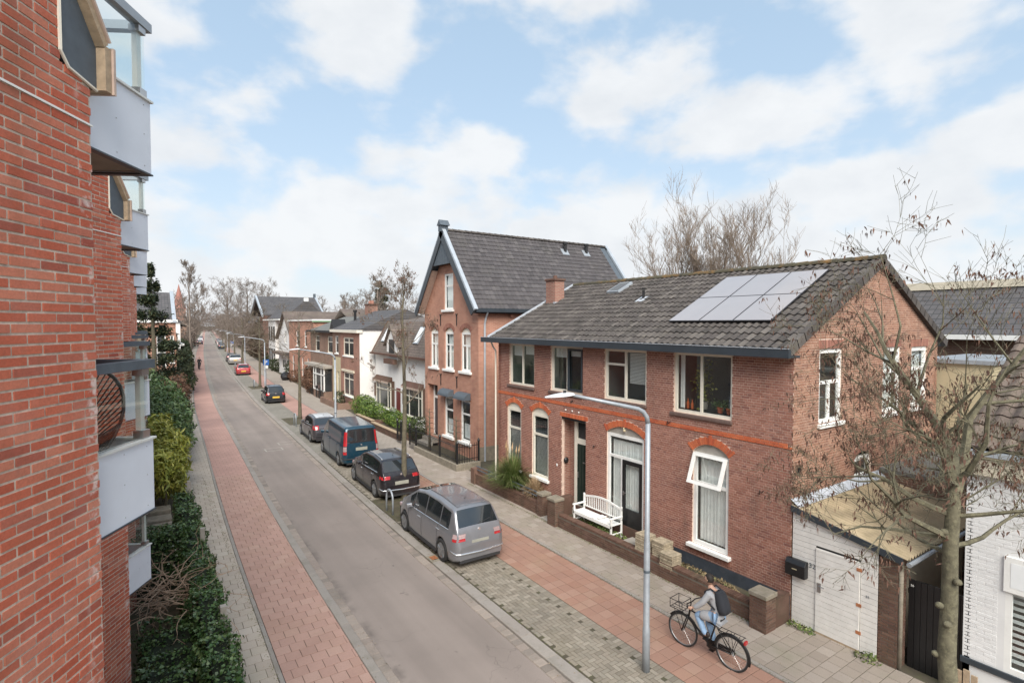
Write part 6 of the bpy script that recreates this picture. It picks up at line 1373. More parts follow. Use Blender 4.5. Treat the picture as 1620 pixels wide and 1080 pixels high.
def car(name, label, cat, loc, rz, L, W, H, top, belt, paint, wb, rear_oh, glass, rearglass, screen, lamps, wr=.31, tumble=.30, group='cars parked along the right kerb', roof=None, plate='plate_blur', roofglass=False, rails=False, trim=None, rimm='rim', detail=True, lamp2=None, taper=.93, sill='plastic', zs=.20):
    """local frame: +Y forward, t = 0 at the rear"""
    root = thing(name, label, cat, loc, rz, group)
    ctr = L / 2
    tr_, tf = rear_oh, rear_oh + wb; ra = wr + .055
    plan = [(0, .80 * W / 2), (.05, .90 * W / 2), (.18, .965 * W / 2), (.6, W / 2), (L * .6, W / 2), (L - .9, .975 * W / 2), (L - .35, .88 * W / 2), (L - .1, .74 * W / 2), (L, .60 * W / 2)]
    hw = lambda t: interp(plan, t)
    zt = lambda t: interp(top, t); zbl = lambda t: min(interp(belt, t), zt(t) - .03)
    def zb(t):
        z = zs
        if t < .25: z = zs + .06 * (1 - t / .25)
        for c_ in (tr_, tf):
            if abs(t - c_) < ra: z = max(z, wr + math.sqrt(ra * ra - (t - c_) ** 2))
        return z
    def side(t, z):
        h = hw(t); b = zbl(t)
        if z <= b:
            f = (z - .2) / max(.1, b - .2)
            return h * (0.955 + .045 * math.sin(math.pi * min(1, max(0, f * .85 + .12)))) - (0.03 * max(0, (f - .85)) / .15)
        return (h * (0.955 + .045 * math.sin(math.pi * .97)) - .03) - (z - b) * tumble
    st = set([0, L]); t = 0
    while t < L: st.add(round(t, 3)); t += .055
    for c_ in (tr_, tf):
        for k in range(-8, 9): st.add(round(c_ + ra * math.sin(k * math.pi / 16) * .9999, 4))
    st = sorted(st); body = MB(); n = 0
    for t in st:
        b, tt = zbl(t), zt(t); z0 = min(zb(t), b - .02); pts = []
        pts.append((side(t, z0) - .12, z0 + .01)); pts.append((side(t, z0) - .01, z0))
        for f in (.12, .35, .6, .82, .94, 1.0): z = z0 + (b - z0) * f; pts.append((side(t, z), z))
        g_ = max(.0, tt - b); rr = min(.10, g_ * .45)
        for f in (.5, 1.0): z = b + (g_ - rr) * f; pts.append((side(t, z), z))
        e = side(t, b + g_ - rr); pts += [(e - rr * .25, tt - rr * .45), (e - rr * .75, tt - rr * .12), (e - rr * 1.8, tt - .005), (e * .5, tt + .012), (0, tt + .018)]
        ring = [(x, t - ctr, z) for x, z in pts] + [(-x, t - ctr, z) for x, z in pts[-2::-1]]
        n = len(ring); body.v += ring
    m = len(st)
    for i in range(m - 1):
        for k in range(n - 1): a = i * n + k; body.f.append((a, a + 1, a + n + 1, a + n))
    o_ = len(body.v); body.v += body.v[:n] + body.v[(m - 1) * n:m * n]; body.f.append(tuple(range(o_, o_ + n))); body.f.append(tuple(range(o_ + n, o_ + 2 * n))[::-1])
    bo = body.build('body', paint, root, smooth=True, world=False)
    s2 = bo.modifiers.new('wn', 'WEIGHTED_NORMAL') if False else None
    MB().box(-W * .40, W * .40, .12 - ctr, L - .15 - ctr, .22, min(.75, H * .5)).build('underbody', 'rubber', root, world=False)
    X = lambda t, z, s, o=.006: (s * (side(t, z) + o), t - ctr, z)
    # side glass
    for s in (-1, 1):
        for k, (ta, tb) in enumerate(glass):
            g_ = MB(); nu = 10; nv = 4; vs = []
            for i in range(nu + 1):
                t = ta + (tb - ta) * i / nu; lo_ = zbl(t) + .03; hi = max(lo_ + .005, zt(t) - .105)
                for j in range(nv + 1): vs.append(X(t, lo_ + (hi - lo_) * j / nv, s))
            g_.add(vs, [(i * (nv + 1) + j, i * (nv + 1) + j + 1, (i + 1) * (nv + 1) + j + 1, (i + 1) * (nv + 1) + j) for i in range(nu) for j in range(nv)])
            g_.build('side_window', 'car_glass', root, smooth=True, world=False)
            if detail and trim:
                tm = MB(); tm.tube([X(ta + (tb - ta) * i / 8, zbl(ta + (tb - ta) * i / 8) + .022, s, .008) for i in range(9)], .010, 4); tm.build('window_trim', trim, root, world=False)
    def topsurf(t, yf, o=.008):
        tt = zt(t); d = (zt(t + .01) - zt(t - .01)) / .02; L_ = math.hypot(1, d); b = zbl(t); g_ = tt - b; rr = min(.10, g_ * .45)
        e = side(t, b + g_ - rr) - rr * .5
        return (yf * e, t - ctr - o * d / L_, tt + .012 * (1 - yf * yf) + o / L_)
    def patch(nm, ta, tb, f0, f1, mat_, nu=10, nv=8, o=.008):
        g_ = MB(); vs = []
        for i in range(nu + 1):
            for j in range(nv + 1): vs.append(topsurf(ta + (tb - ta) * i / nu, f0 + (f1 - f0) * j / nv, o))
        g_.add(vs, [(i * (nv + 1) + j, i * (nv + 1) + j + 1, (i + 1) * (nv + 1) + j + 1, (i + 1) * (nv + 1) + j) for i in range(nu) for j in range(nv)])
        return g_.build(nm, mat_, root, smooth=True, world=False)
    patch('rear_window', rearglass[0], rearglass[1], -.93, .93, 'car_glass')
    patch('windscreen', screen[0], screen[1], -.93, .93, 'car_glass')
    if roof: patch('roof_panel', rearglass[1] + .12, screen[0] - .1, -.80, .80, roof)
    if roofglass: patch('roof_glass', rearglass[1] + .55, screen[0] - .15, -.78, .78, 'car_glass')
    def inv(z):
        t = 0
        while zt(t) < z and t < 1.0: t += .01
        return t
    # tail lamps
    for s in (-1, 1):
        for (za, zb_, f0, wrap, lm) in lamps:
            g_ = MB(); vs = []; nv = 5
            for j in range(nv + 1):
                z = za + (zb_ - za) * j / nv; t0 = inv(z)
                vs += [(s * f0 * side(t0 + .05, z), t0 - ctr - .014, z), (s * (f0 * .35 + .65) * side(t0 + .05, z), t0 - ctr - .012, z), (s * (side(t0 + .05, z) + .002), t0 + .035 - ctr, z), (s * (side(t0 + wrap, z) + .008), t0 + wrap - ctr, z)]
            g_.add(vs, [(j * 4 + k, j * 4 + k + 1, j * 4 + 5 + k, j * 4 + 4 + k) for j in range(nv) for k in range(3)]); g_.build('tail_light', lm, root, smooth=True, world=False)
    # plate, bumper strip, details
    zp = lamps[0][0] - .10
    tp = inv(zp + .02)
    MB().box(-.27, .27, tp - .030 - ctr, tp + .05 - ctr, zp - .14, zp).build('number_plate', plate, root, world=False)
    bm = MB(); zq = zs + .24; bm.tube([(-side(.30, zq), .30 - ctr, zq + .05), (-side(.12, zq), .12 - ctr, zq + .02), (-side(.04, zq), .03 - ctr, zq), (-side(0, zq) * .9, -.008 - ctr, zq), (0, -.02 - ctr, zq - .02), (side(0, zq) * .9, -.008 - ctr, zq), (side(.04, zq), .03 - ctr, zq), (side(.12, zq), .12 - ctr, zq + .02), (side(.30, zq), .30 - ctr, zq + .05)], .024, 8); bm.build('rear_bumper_strip', sill, root, smooth=True, world=False)
    if detail:
        MB().box(-hw(.1) * .84, hw(.1) * .84, .01 - ctr, .12 - ctr, zs - .02, zs + .14).build('lower_valance', 'plastic', root, world=False)
        for s in (-1, 1):
            sk = MB(); sk.box(s * (hw(1.5) - .06), s * (hw(1.5) + .004), tr_ + ra - ctr, tf - ra - ctr, zs - .03, zs + .06); sk.build('side_skirt', 'plastic', root, world=False)
            tm = glass[-1][1] - .25; mr = MB(); mr.ob((s * (side(tm, zbl(tm)) + .02), tm - ctr, zbl(tm) + .02), (s, 0, 0), (0, 1, 0), (0, 0, 1), 0, .19, -.05, .06, 0, .13); mr.build('mirror', paint, root, world=False, bevel=.03)
            for td in (tr_ + .15, (tr_ + tf) / 2 + .1):
                hz_ = zbl(td) - .12; MB().box(s * (side(td, hz_) + .002), s * (side(td, hz_) + .025), td - ctr, td + .18 - ctr, hz_, hz_ + .03).build('door_handle', trim or paint, root, world=False, bevel=.006)
            for td in ((glass[0][1] + glass[0][0]) / 2 * 0 + tr_ + ra * .75, (tr_ + tf) / 2, tf - ra * .9):
                dl_ = MB(); dl_.tube([(s * (side(td, z) + .0015), td - ctr + .03 * (z - .3), z) for z in np.linspace(.32, zbl(td), 8)], .004, 4); dl_.build('door_gap', 'rubber', root, world=False)
        MB().tube([(0, .55 + rearglass[1] - ctr, zt(.6 + rearglass[1]) + .01), (0, .46 + rearglass[1] - ctr, zt(.6 + rearglass[1]) + .12)], [.012, .004], 5).build('antenna', 'plastic', root, world=False)
        tw_ = inv(interp([(0, 0), (1, 1)], zt(rearglass[0]))) 
        a_ = topsurf(rearglass[0] + .005, 0, .02); b_ = topsurf(rearglass[0] + .06, .62, .02); MB().tube([a_, b_], .008, 5).build('rear_wiper', 'plastic', root, world=False)
        MB().lathe((0, inv(zt(rearglass[0]) - .10) - ctr - .02, zt(rearglass[0]) - .10), [(.04, 0), (.035, .02)], 10, axis='y').build('badge', 'chrome', root, world=False)
        for s in (-1, 1): 
            hl = MB(); hl.ob((s * hw(L - .35) * .80, L - .32 - ctr, .62), (1, 0, 0), (0, 1, 0), (0, 0, 1), -.12, .12, -.12, .14, 0, .14); hl.build('headlight', 'lamp_clear', root, world=False, bevel=.04)
    if rails:
        for s in (-1, 1):
            ts = np.linspace(rearglass[1] + .15, screen[0] - .1, 10); q = [topsurf(t, s * .93, .035 if 0 < i < 9 else .0) for i, t in enumerate(ts)]; MB().tube(q, .016, 6).build('roof_rail', 'chrome', root, smooth=True, world=False)
    # wheels
    for s in (-1, 1):
        for tc_ in (tr_, tf):
            x0_ = s * (W / 2 - .20); x1_ = s * (W / 2 - .005); r = wr
            ty = MB(); ty.lathe((0, tc_ - ctr, wr), [(r * .62, x0_), (r * .95, x0_), (r, x0_ + s * .03), (r, x1_ - s * .03), (r * .94, x1_), (r * .70, x1_ + s * .0), (r * .66, x1_ - s * .03)], 22, axis='x'); w_ = ty.build('wheel', 'rubber', root, smooth=True, world=False)
            rm = MB(); rm.lathe((0, tc_ - ctr, wr), [(r * .70, x1_ - s * .012), (r * .66, x1_ - s * .004), (r * .60, x1_ - s * .02)], 22, axis='x')
            for k in range(5):
                a = 2 * math.pi * k / 5 + .3
                for da in (-.13, .13):
                    rm.tube([(x1_ - s * .022, tc_ - ctr + r * .1 * math.cos(a), wr + r * .1 * math.sin(a)), (x1_ - s * .008, tc_ - ctr + r * .66 * math.cos(a + da), wr + r * .66 * math.sin(a + da))], .022, 5)
            rm.lathe((0, tc_ - ctr, wr), [(r * .18, x1_ - s * .03), (r * .16, x1_ - s * .004)], 10, axis='x'); rm.build('rim', rimm, w_, world=False)
            MB().lathe((0, tc_ - ctr, wr), [(r * .66, x1_ - s * .045), (r * .60, x1_ - s * .040)], 16, axis='x').build('brake_backing', 'plastic', w_, world=False)
    return root
def street_rz(y): return -math.atan((D(y + 1) - D(y - 1)) / 2)
def park(x, y0, L): yc = y0 + L / 2; return (x + D(yc), yc, .05)
mpv_top = [(0, .62), (.03, .74), (.07, 1.0), (.12, 1.10), (.40, 1.52), (.55, 1.58), (1.4, 1.64), (2.3, 1.63), (2.9, 1.53), (3.35, 1.28), (3.75, 1.06), (4.1, .95), (4.35, .80), (4.5, .55)]
mpv = car('silver_minivan', 'silver grey people carrier with glass roof, nearest car to the lamp post', 'car', park(7.63, 12.92, 4.40), street_rz(15), 4.45, 1.66, 1.64, mpv_top, [(0, .95), (.3, 1.0), (3.0, .93), (3.6, .98), (4.5, .6)], 'car_silver', 2.74, .83,
    [(.50, 1.02), (1.08, 2.0), (2.06, 2.85), (2.90, 3.25)], (.135, .40), (2.45, 3.50), [(.86, .97, .62, .14, 'lamp_clear'), (.78, .85, .62, .14, 'lamp_red')], wr=.325, trim='chrome', roofglass=False, roof='car_roof', rails=False, sill='chrome', tumble=.26)
ra_ = []
for s in (-1, 1): pass
suv_top = [(0, .60), (.03, .78), (.10, 1.02), (.16, 1.08), (.48, 1.44), (.62, 1.49), (1.5, 1.53), (2.3, 1.50), (2.8, 1.36), (3.25, 1.08), (3.8, .98), (4.15, .86), (4.4, .62)]
car('dark_suv', 'nearly black compact suv with chrome roof rails behind the street tree', 'car', park(7.92, 19.45, 4.35), street_rz(21), 4.35, 1.66, 1.53, suv_top, [(0, .98), (.4, 1.02), (3.0, .92), (4.4, .7)], 'car_dark', 2.74, .85,
    [(.62, .95), (1.0, 1.85), (1.90, 2.75)], (.165, .47), (2.35, 3.2), [(.84, .96, .60, .22, 'lamp_red')], wr=.33, trim='chrome', rails=True, sill='chrome', roof=None, tumble=.28)
van_top = [(0, .60), (.03, 1.0), (.08, 1.25), (.14, 1.78), (.24, 1.90), (3.0, 1.93), (3.4, 1.86), (4.15, 1.28), (4.75, 1.02), (4.95, .72)]
car('blue_van', 'dark teal blue panel van parked behind the dark suv', 'van', park(8.05, 25.0, 4.9), street_rz(27), 4.9, 1.80, 1.93, van_top, [(0, 1.14), (3.6, 1.12), (4.95, .8)], 'car_blue', 3.2, .85,
    [(3.05, 3.95)], (.062, .145), (3.42, 4.12), [(1.05, 1.70, .86, .10, 'lamp_red'), (.80, 1.02, .86, .10, 'lamp_clear'), (.66, .79, .86, .10, 'lamp_red')], wr=.32, tumble=.13, trim=None)
hatch_top = [(0, .58), (.04, .82), (.12, .98), (.20, 1.04), (.62, 1.33), (.80, 1.38), (1.6, 1.42), (2.2, 1.40), (2.75, 1.22), (3.15, .98), (3.8, .88), (4.15, .74), (4.3, .55)]
car('grey_hatchback', 'dark grey hatchback with pale roof parked ahead of the blue van', 'car', park(7.95, 31.1, 4.2), street_rz(33), 4.2, 1.66, 1.42, hatch_top, [(0, .94), (.5, .98), (3.0, .86), (4.2, .65)], 'car_grey', 2.65, .78,
    [(.70, .95), (1.0, 1.75), (1.80, 2.7)], (.22, .60), (2.25, 3.1), [(.80, 1.02, .66, .20, 'lamp_red')], wr=.315, trim='chrome', roof='car_white', tumble=.32)
sm_top = [(0, .55), (.03, .80), (.08, .93), (.35, 1.36), (.5, 1.42), (1.3, 1.46), (1.9, 1.43), (2.4, 1.25), (2.75, 1.0), (3.2, .88), (3.5, .6)]
car('black_small_hatchback', 'small black hatchback with yellow number plate parked alone', 'car', park(7.95, 49.0, 3.6), street_rz(51), 3.6, 1.60, 1.46, sm_top, [(0, .88), (2.5, .86), (3.5, .6)], 'car_black', 2.32, .62,
    [(.48, 1.15), (1.2, 2.3)], (.10, .34), (1.95, 2.7), [(.72, .92, .72, .18, 'lamp_red')], wr=.29, plate='plate_yellow', roof='car_navy', tumble=.30)
car('red_hatchback', 'bright red hatchback parked beyond the parking sign', 'car', park(7.75, 78.3, 3.9), street_rz(80), 3.9, 1.75, 1.46, sm_top[:-3] + [(2.9, 1.0), (3.5, .88), (3.9, .6)], [(0, .88), (2.5, .86), (3.9, .6)], 'car_red', 2.45, .68,
    [(.48, 1.15), (1.2, 2.3)], (.10, .34), (1.95, 2.7), [(.72, .92, .72, .18, 'lamp_red')], wr=.30, plate='plate_yellow', roof='car_white', tumble=.30)
s2 = [(a * 1.05, b * 1.1) for a, b in suv_top]
car('champagne_suv', 'pale champagne suv parked beyond the red hatchback', 'car', park(7.9, 99.5, 4.6), street_rz(101), 4.6, 2.0, 1.7, s2, [(0, 1.05), (3.2, 1.0), (4.6, .75)], 'car_champagne', 2.7, .9,
    [(.62, 1.85), (1.90, 2.85)], (.18, .49), (2.45, 3.3), [(.90, 1.02, .60, .22, 'lamp_red')], wr=.34, plate='plate_yellow', detail=False, tumble=.28)
more = [(107, 'car_grey', 'grey car hidden just ahead of the champagne suv'), (163, 'car_navy', 'dark blue car parked further along, below the row of lamps'), (171, 'car_black', 'dark car parked next beyond the dark blue one'), (185, 'car_white', 'white van-like car in the far row'), (198, 'car_champagne', 'pale car in the far row of the street'), (214, 'car_grey', 'most distant grey car on the right kerb')]
for y, p_, lb in more:
    car('distant_car', lb, 'car', park(7.8, y, 4.2), street_rz(y), 4.2, 1.9, 1.5, [(a, b * 1.08) for a, b in hatch_top], [(0, 1.0), (3.0, .95), (4.2, .7)], p_, 2.6, .8, [(.7, 1.75), (1.8, 2.7)], (.22, .60), (2.25, 3.1), [(.85, 1.05, .66, .2, 'lamp_red')], wr=.32, plate='plate_yellow', detail=False, tumble=.3)
for y, p_, lb in ((205, 'car_navy', 'dark car parked at the far left kerb, nearer one'), (232, 'car_white', 'white car parked at the far left kerb'), (262, 'car_grey', 'grey car parked at the far left kerb, furthest one')):
    car('distant_car', lb, 'car', (2.2 + D(y), y, .06), street_rz(y), 4.2, 1.9, 1.5, [(a, b * 1.08) for a, b in hatch_top], [(0, 1.0), (3.0, .95), (4.2, .7)], p_, 2.6, .8, [(.7, 1.75), (1.8, 2.7)], (.22, .60), (2.25, 3.1), [(.85, 1.05, .66, .2, 'lamp_red')], wr=.32, plate='plate_yellow', detail=False, tumble=.3, group='cars at the far left kerb')
car('driveway_car', 'white topped dark car parked in the left front garden', 'car', (.1, 53.0, .0), R(-60), 4.2, 1.8, 1.5, hatch_top, [(0, .98), (3.0, .9), (4.2, .7)], 'car_navy', 2.6, .8, [(.7, 1.75), (1.8, 2.7)], (.22, .60), (2.25, 3.1), [(.8, 1.0, .66, .2, 'lamp_red')], wr=.32, roof='car_white', detail=False, group='cars in gardens')

# ================================================================= lamps, hoops, sign, drain
def lamp_post(x, y, label, h=5.25, arm=2.0, deg=180):
    t = thing('street_lamp', label, 'street lamp', (x, y, 0), group='street lamps'); c_, s_ = math.cos(R(deg)), math.sin(R(deg))
    p = lambda a, z: (x + c_ * a, y + s_ * a, z)
    MB().tube([p(0, 0), p(0, .9), p(0, .92), p(0, 2.6), p(0, 2.62), p(0, h - .35)], [.075, .072, .062, .06, .052, .048], 12).build('post', 'galv', t, smooth=True)
    q = [p(0, h - .36)] + [p(.28 * (1 - math.cos(a)), h - .36 + .30 * math.sin(a)) for a in (R(25), R(50), R(75))] + [p(.6, h + .02), p(arm - .55, h + .22)]
    MB().tube(q, [.048, .046, .044, .04, .036, .03], 10).build('arm', 'galv', t, smooth=True)
    hd = MB(); e = Vector(p(arm - .56, h + .23)); f = Vector(p(arm, h + .20)); d = (f - e)
    for w_, hh, a, b in (): pass
    vs = []; pr = [(0, .035, .035), (.12, .07, .05), (.35, .12, .055), (.7, .11, .035), (1.0, .04, .012)]; sd_ = Vector((-s_, c_, 0))
    for f_, w_, hh in pr:
        c0_ = e + d * f_; vs += [c0_ + sd_ * w_, c0_ + sd_ * w_ * .6 + Z3 * hh, c0_ - sd_ * w_ * .6 + Z3 * hh, c0_ - sd_ * w_, c0_ - Z3 * hh * .4]
    hd.add(vs, [(i * 5 + k, i * 5 + (k + 1) % 5, i * 5 + 5 + (k + 1) % 5, i * 5 + 5 + k) for i in range(4) for k in range(5)] + [(0, 1, 2, 3, 4), (24, 23, 22, 21, 20)])
    hd.build('lamp_head', 'lamp_white', t); MB().lathe(p(arm - .38, h + .27), [(.03, 0), (.028, .05)], 8).build('sensor', 'plastic', t)
    MB().lathe(p(0, 2.0), [(.0635, 0), (.0635, .05)], 12).build('band', 'paint_slate', t)
    return t
lamp_post(7.95, 7.11, 'tall galvanised street lamp beside the cyclist', arm=2.05, deg=158)
lamp_post(8.35, 29.25, 'street lamp standing behind the blue van', arm=2.3, deg=170)
lamp_post(8.35 + D(60), 60, 'street lamp above the black hatchback', arm=2.4, deg=175)
lamp_post(8.35 + D(84), 84, 'street lamp over the red hatchback', arm=2.4, deg=175); lamp_post(8.3 + D(112), 112, 'street lamp beyond the champagne suv', arm=2.4, deg=175); lamp_post(8.3 + D(140), 140, 'most distant street lamp in the row', arm=2.4, deg=175)
def hoop(x, y, lb):
    t = thing('bike_hoop', lb, 'bicycle stand', (x, y, .05), group='metal hoops at the tree pits'); r = .30
    MB().tube([(x - .02, y - r, 0)] + [(x - .02, y - r * math.cos(a), .60 + r * math.sin(a)) for a in np.linspace(0, math.pi, 9)] + [(x - .02, y + r, 0)], .035, 8).build('tube', 'galv' if y < 30 else 'galv', t, smooth=True)
hoop(7.12, 18.3, 'galvanised hoop between the silver people carrier and the dark suv'); hoop(7.35 + D(38), 37.5, 'hoop in front of the dark grey hatchback'); hoop(8.05 - .5 + D(63), 62.6, 'hoop beyond the black hatchback'); hoop(7.5 + D(91), 91.4, 'hoop beside the champagne suv')
def sign(x, y, lb):
    t = thing('parking_sign', lb, 'road sign', (x, y, 0)); MB().tube([(x, y, 0), (x, y, 2.9)], .035, 8).build('pole', 'galv', t)
    mat_plain('sign_blue', (0.03, 0.13, 0.42), rough=.5) if 'sign_blue' not in MATS else None
    MB().box(x - .3, x + .3, y - .05, y - .03, 2.3, 2.9).build('plate', 'sign_blue', t); text3('letter', 'P', .5, (x, y - .055, 2.6), (R(90), 0, 0), 'paint_white', t); MB().box(x - .2, x + .2, y - .05, y - .03, 1.95, 2.25).build('sub_plate', 'paint_white', t)
sign(9.25 + D(64) - .35, 64.0, 'blue parking sign with white P beside the street tree'); sign(9.0 + D(135), 135, 'second blue parking sign far along the pavement')
dg_ = thing('storm_drain', 'rusty gully grate in the gutter beside the rear wheel', 'drain', (6.76, 14.05, .06))
MB().box(6.60, 6.90, 13.80, 14.25, .03, .070).build('frame', 'concrete_old', dg_)
MB().box(6.66, 6.85, 13.9, 14.15, .071, .073).build('opening', 'paint_black', dg_)
for k in range(4): MB().box(6.66, 6.85, 13.93 + k * .06, 13.955 + k * .06, .073, .082).build('bar', 'rust', dg_)
for x, y, lb in ((5.64, 31.4, 'square manhole cover in the asphalt level with the blue van'), (6.55, 32.7, 'small pale cover near the right gutter')):
    t = thing('manhole', lb, 'manhole cover', (x, y, 0)); MB().box(x - .45, x + .45, y - .35, y + .35, .0, .004).build('rim', 'concrete', t); MB().box(x - .38, x + .38, y - .28, y + .28, .004, .007).build('cover', 'asphalt', t)
tp = MB(); tp.box(7.0, 8.1, 17.35, 20.0, .05, .066); tag(tp.build('tree_pit', 'soil'), kind='structure')
for y, x in ((40.2, 7.55), (63.3, 7.6), (85, 7.6), (106, 7.6), (2.5, 7.6)): tag(MB().box(x - .5 + D(y), x + .75 + D(y), y - 2.2, y + .8, .05, .064).build('tree_pit', 'soil'), kind='structure')
# wheelie bins / parked bikes dark shapes near the far houses
t = thing('black_bin', 'black bin bags heaped by the far garden wall', 'rubbish bags', (14.0, 69.5, 0)); mbb = MB(); sphere(mbb, (13.9, 69.3, .5), .6, 10, 7, (1, 1, .9)); sphere(mbb, (13.7, 68.6, .4), .45, 10, 7); mbb.build('bag', 'paint_black', t)
ifn = thing('garden_fence', 'black garden fence with gate posts before the bay window house', 'fence', (13, 50, 0))
for k in range(22): MB().box(12.75 + .02 * k, 12.78 + .02 * k, 48.5 + k * .35, 48.56 + k * .35, 0, .95).build('paling', 'paint_black', ifn)
for z in (.3, .85): MB().prism([(12.75, 48.5, z), (13.2, 56.2, z), (13.23, 56.2, z), (12.78, 48.5, z)], (0, 0, .05)).build('rail', 'paint_black', ifn)
for y in (49.7, 51.0): MB().box(12.85, 13.1, y, y + .25, 0, 1.15).build('gate_post', 'paint_black', ifn)
gw_ = thing('garden_wall', 'low yellowish brick wall by the yellow fronted house', 'garden wall', (12.6, 45, 0)); MB().box(12.35, 12.55, 42.6, 47.8, 0, .55).box(12.55, 13.4, 42.6, 42.8, 0, .55).build('wall', 'wall_brown_far', gw_)
# ================================================================= trees
def bare_tree(name, label, x, y, h, crown_r, z0, mat_t, mat_c, trunk_r, levels=4, seed=1, up=.5, nlimb=9, group=None, z_base=0.0, lean=(0, 0), twig_r=.004, sides=6, spread=1.0, dens=1.0, forks=None, cat='tree', tags=None, limb0=None, leaders=(), trunk_top=.93):
    r = random.Random(seed); t = thing(name, label, cat, (x, y, z_base), group=group); tr = MB(); cr = MB(); tips = []
    def branch(p, d, l, rad, lev, n_seg=4):
        pts = [p]; rads = [rad]; dd = d.copy()
        for i in range(n_seg):
            dd = (dd + Vector((r.gauss(0, .16), r.gauss(0, .16), r.gauss(0, .10) + .10 * up))).normalized(); pts.append(pts[-1] + dd * l / n_seg); rads.append(max(twig_r * .6, rad * (1 - .80 * (i + 1) / n_seg)))
        cr.tube(pts, rads, 5 if rad > .02 else 4 if rad > .009 else 3, cap=False)
        if lev <= 0:
            tips.extend(pts[1:]); return
        k = max(2, int(r.choice((3, 4, 4, 5)) * dens))
        for i in range(k):
            f = r.uniform(.25, 1.0); j = min(n_seg - 1, int(f * n_seg)); q = pts[j].lerp(pts[j + 1], f * n_seg - j); ax = (pts[j + 1] - pts[j]).normalized()
            s = ax.cross(Vector((r.gauss(0, 1), r.gauss(0, 1), r.gauss(0, 1)))).normalized(); nd = (ax * r.uniform(.45, .9) + s * r.uniform(.5, .95) * spread + Vector((0, 0, up * .35))).normalized()
            branch(q, nd, l * r.uniform(.42, .68), max(twig_r, rads[j] * r.uniform(.45, .62)), lev - 1, 3 if lev > 1 else 2)
    npt = 8; ax_ = [Vector((x + lean[0] * i / npt + r.gauss(0, .012 * h * .3) * (i > 2), y + lean[1] * i / npt + r.gauss(0, .012 * h * .3) * (i > 2), z_base + h * trunk_top * i / npt)) for i in range(npt + 1)]
    rad = lambda z: trunk_r * (1.0 - .80 * max(0, (z - z_base) / h)) * (1.35 if z - z_base < .05 else 1)
    tr.tube([ax_[0]] + [ax_[0] + Vector((0, 0, .25))] + ax_[1:], [trunk_r * 1.35, trunk_r * 1.05] + [rad(p.z) for p in ax_[1:]], 10 if trunk_r > .05 else sides); tr.build('trunk', mat_t, t, smooth=True)
    for i in range(nlimb):
        f = (i + r.random() * .6) / nlimb; z = z0 + (h * trunk_top - z0) * f; k = (z - z_base) / (h * trunk_top) * npt; j = min(npt - 1, int(k)); p = ax_[j].lerp(ax_[j + 1], k - j)
        a = i * 2.4 + r.uniform(-.4, .4); el = .25 + .9 * f * up * 1.4 + r.uniform(-.1, .2); l = crown_r * (1.05 - .55 * f) * r.uniform(.75, 1.1)
        branch(p, Vector((math.cos(a) * math.cos(el), math.sin(a) * math.cos(el), math.sin(el))), l, rad(p.z) * r.uniform(.38, .55), levels, 5)
    for (zs_, d_, l_, r_) in leaders:
        k = (zs_ - z_base) / (h * trunk_top) * npt; j = max(0, min(npt - 1, int(k))); branch(ax_[j].lerp(ax_[j + 1], min(1, k - j)), Vector(d_).normalized(), l_, r_, levels, 7)
    if cr.v: cr.build('crown', mat_c, t)
    return t, tips
def hang(name, tips, n, size, mat, parent, seed=2, long=1.6):
    r = random.Random(seed); pts = []
    for _ in range(n):
        p = r.choice(tips)
        for k in range(r.choice((1, 2, 3))): pts.append((p[0] + r.gauss(0, .03), p[1] + r.gauss(0, .03), p[2] - r.uniform(.01, .07)))
    leaves(name, pts, [(r.gauss(0, 1), r.gauss(0, 1), .1) for _ in pts], size, mat, parent, kind='stuff', jitter=.1, long=long, drop=3.0)
RT = Vector((.83, -.56, 0)); FW = Vector((.56, .83, 0))
def dv(a, b, c_=0): return RT * a + Z3 * b + FW * c_
tN, tips = bare_tree('alder_tree', 'nearest bare street tree with hanging brown catkins before the white house', 8.35, 2.50, 8.5, 1.9, 3.9, 'bark_near', 'bark_near', .135, levels=4, seed=21, nlimb=7, up=.30, twig_r=.003, dens=1.0, spread=1.05, trunk_top=.62,
    leaders=[(5.0, dv(-.08, 1, .1), 2.25, .065), (4.6, dv(.50, 1, 0), 2.5, .07), (4.9, dv(-.50, 1, .2), 1.5, .05), (4.3, dv(.9, .75, .3), 2.1, .05), (4.4, dv(-1, .50, .1), 1.6, .042), (4.1, dv(-1, .12, -.1), 1.4, .035), (4.8, dv(.2, .9, -.6), 1.7, .045), (4.0, dv(1, .25, .2), 1.7, .035), (5.0, dv(-.25, 1, .7), 1.6, .04), (3.9, dv(-.5, .1, .7), 1.4, .03)])
hang('catkins', tips, 3400, .021, 'catkin', tN, 5, long=2.7)
kn = MB()
for z, a in ((3.25, 2.6), (3.05, 3.4), (2.6, 2.2), (4.2, 2.9), (3.6, 4.2)):
    c_ = Vector((8.35 + math.cos(a) * .12, 2.5 + math.sin(a) * .12, z)); sphere(kn, c_, .05, 8, 6, (1, 1, .8))
kn.build('pruning_knot', 'bark_near', tN, smooth=True)
t1, tips = bare_tree('street_tree', 'bare street tree standing beside the dark suv and the hoop', 8.2, 19.6, 8.7, 1.9, 3.6, 'bark', 'twig', .115, levels=4, seed=5, nlimb=11, up=.75, twig_r=.005, dens=.9, spread=.8); hang('catkins', tips, 500, .035, 'catkin', t1, 6)
t2_, tips = bare_tree('street_tree', 'bare street tree behind the dark grey hatchback', 8.2 + D(40.2), 40.3, 7.4, 2.5, 3.4, 'bark', 'twig', .13, levels=4, seed=8, nlimb=12, up=.55, twig_r=.007, dens=.9)
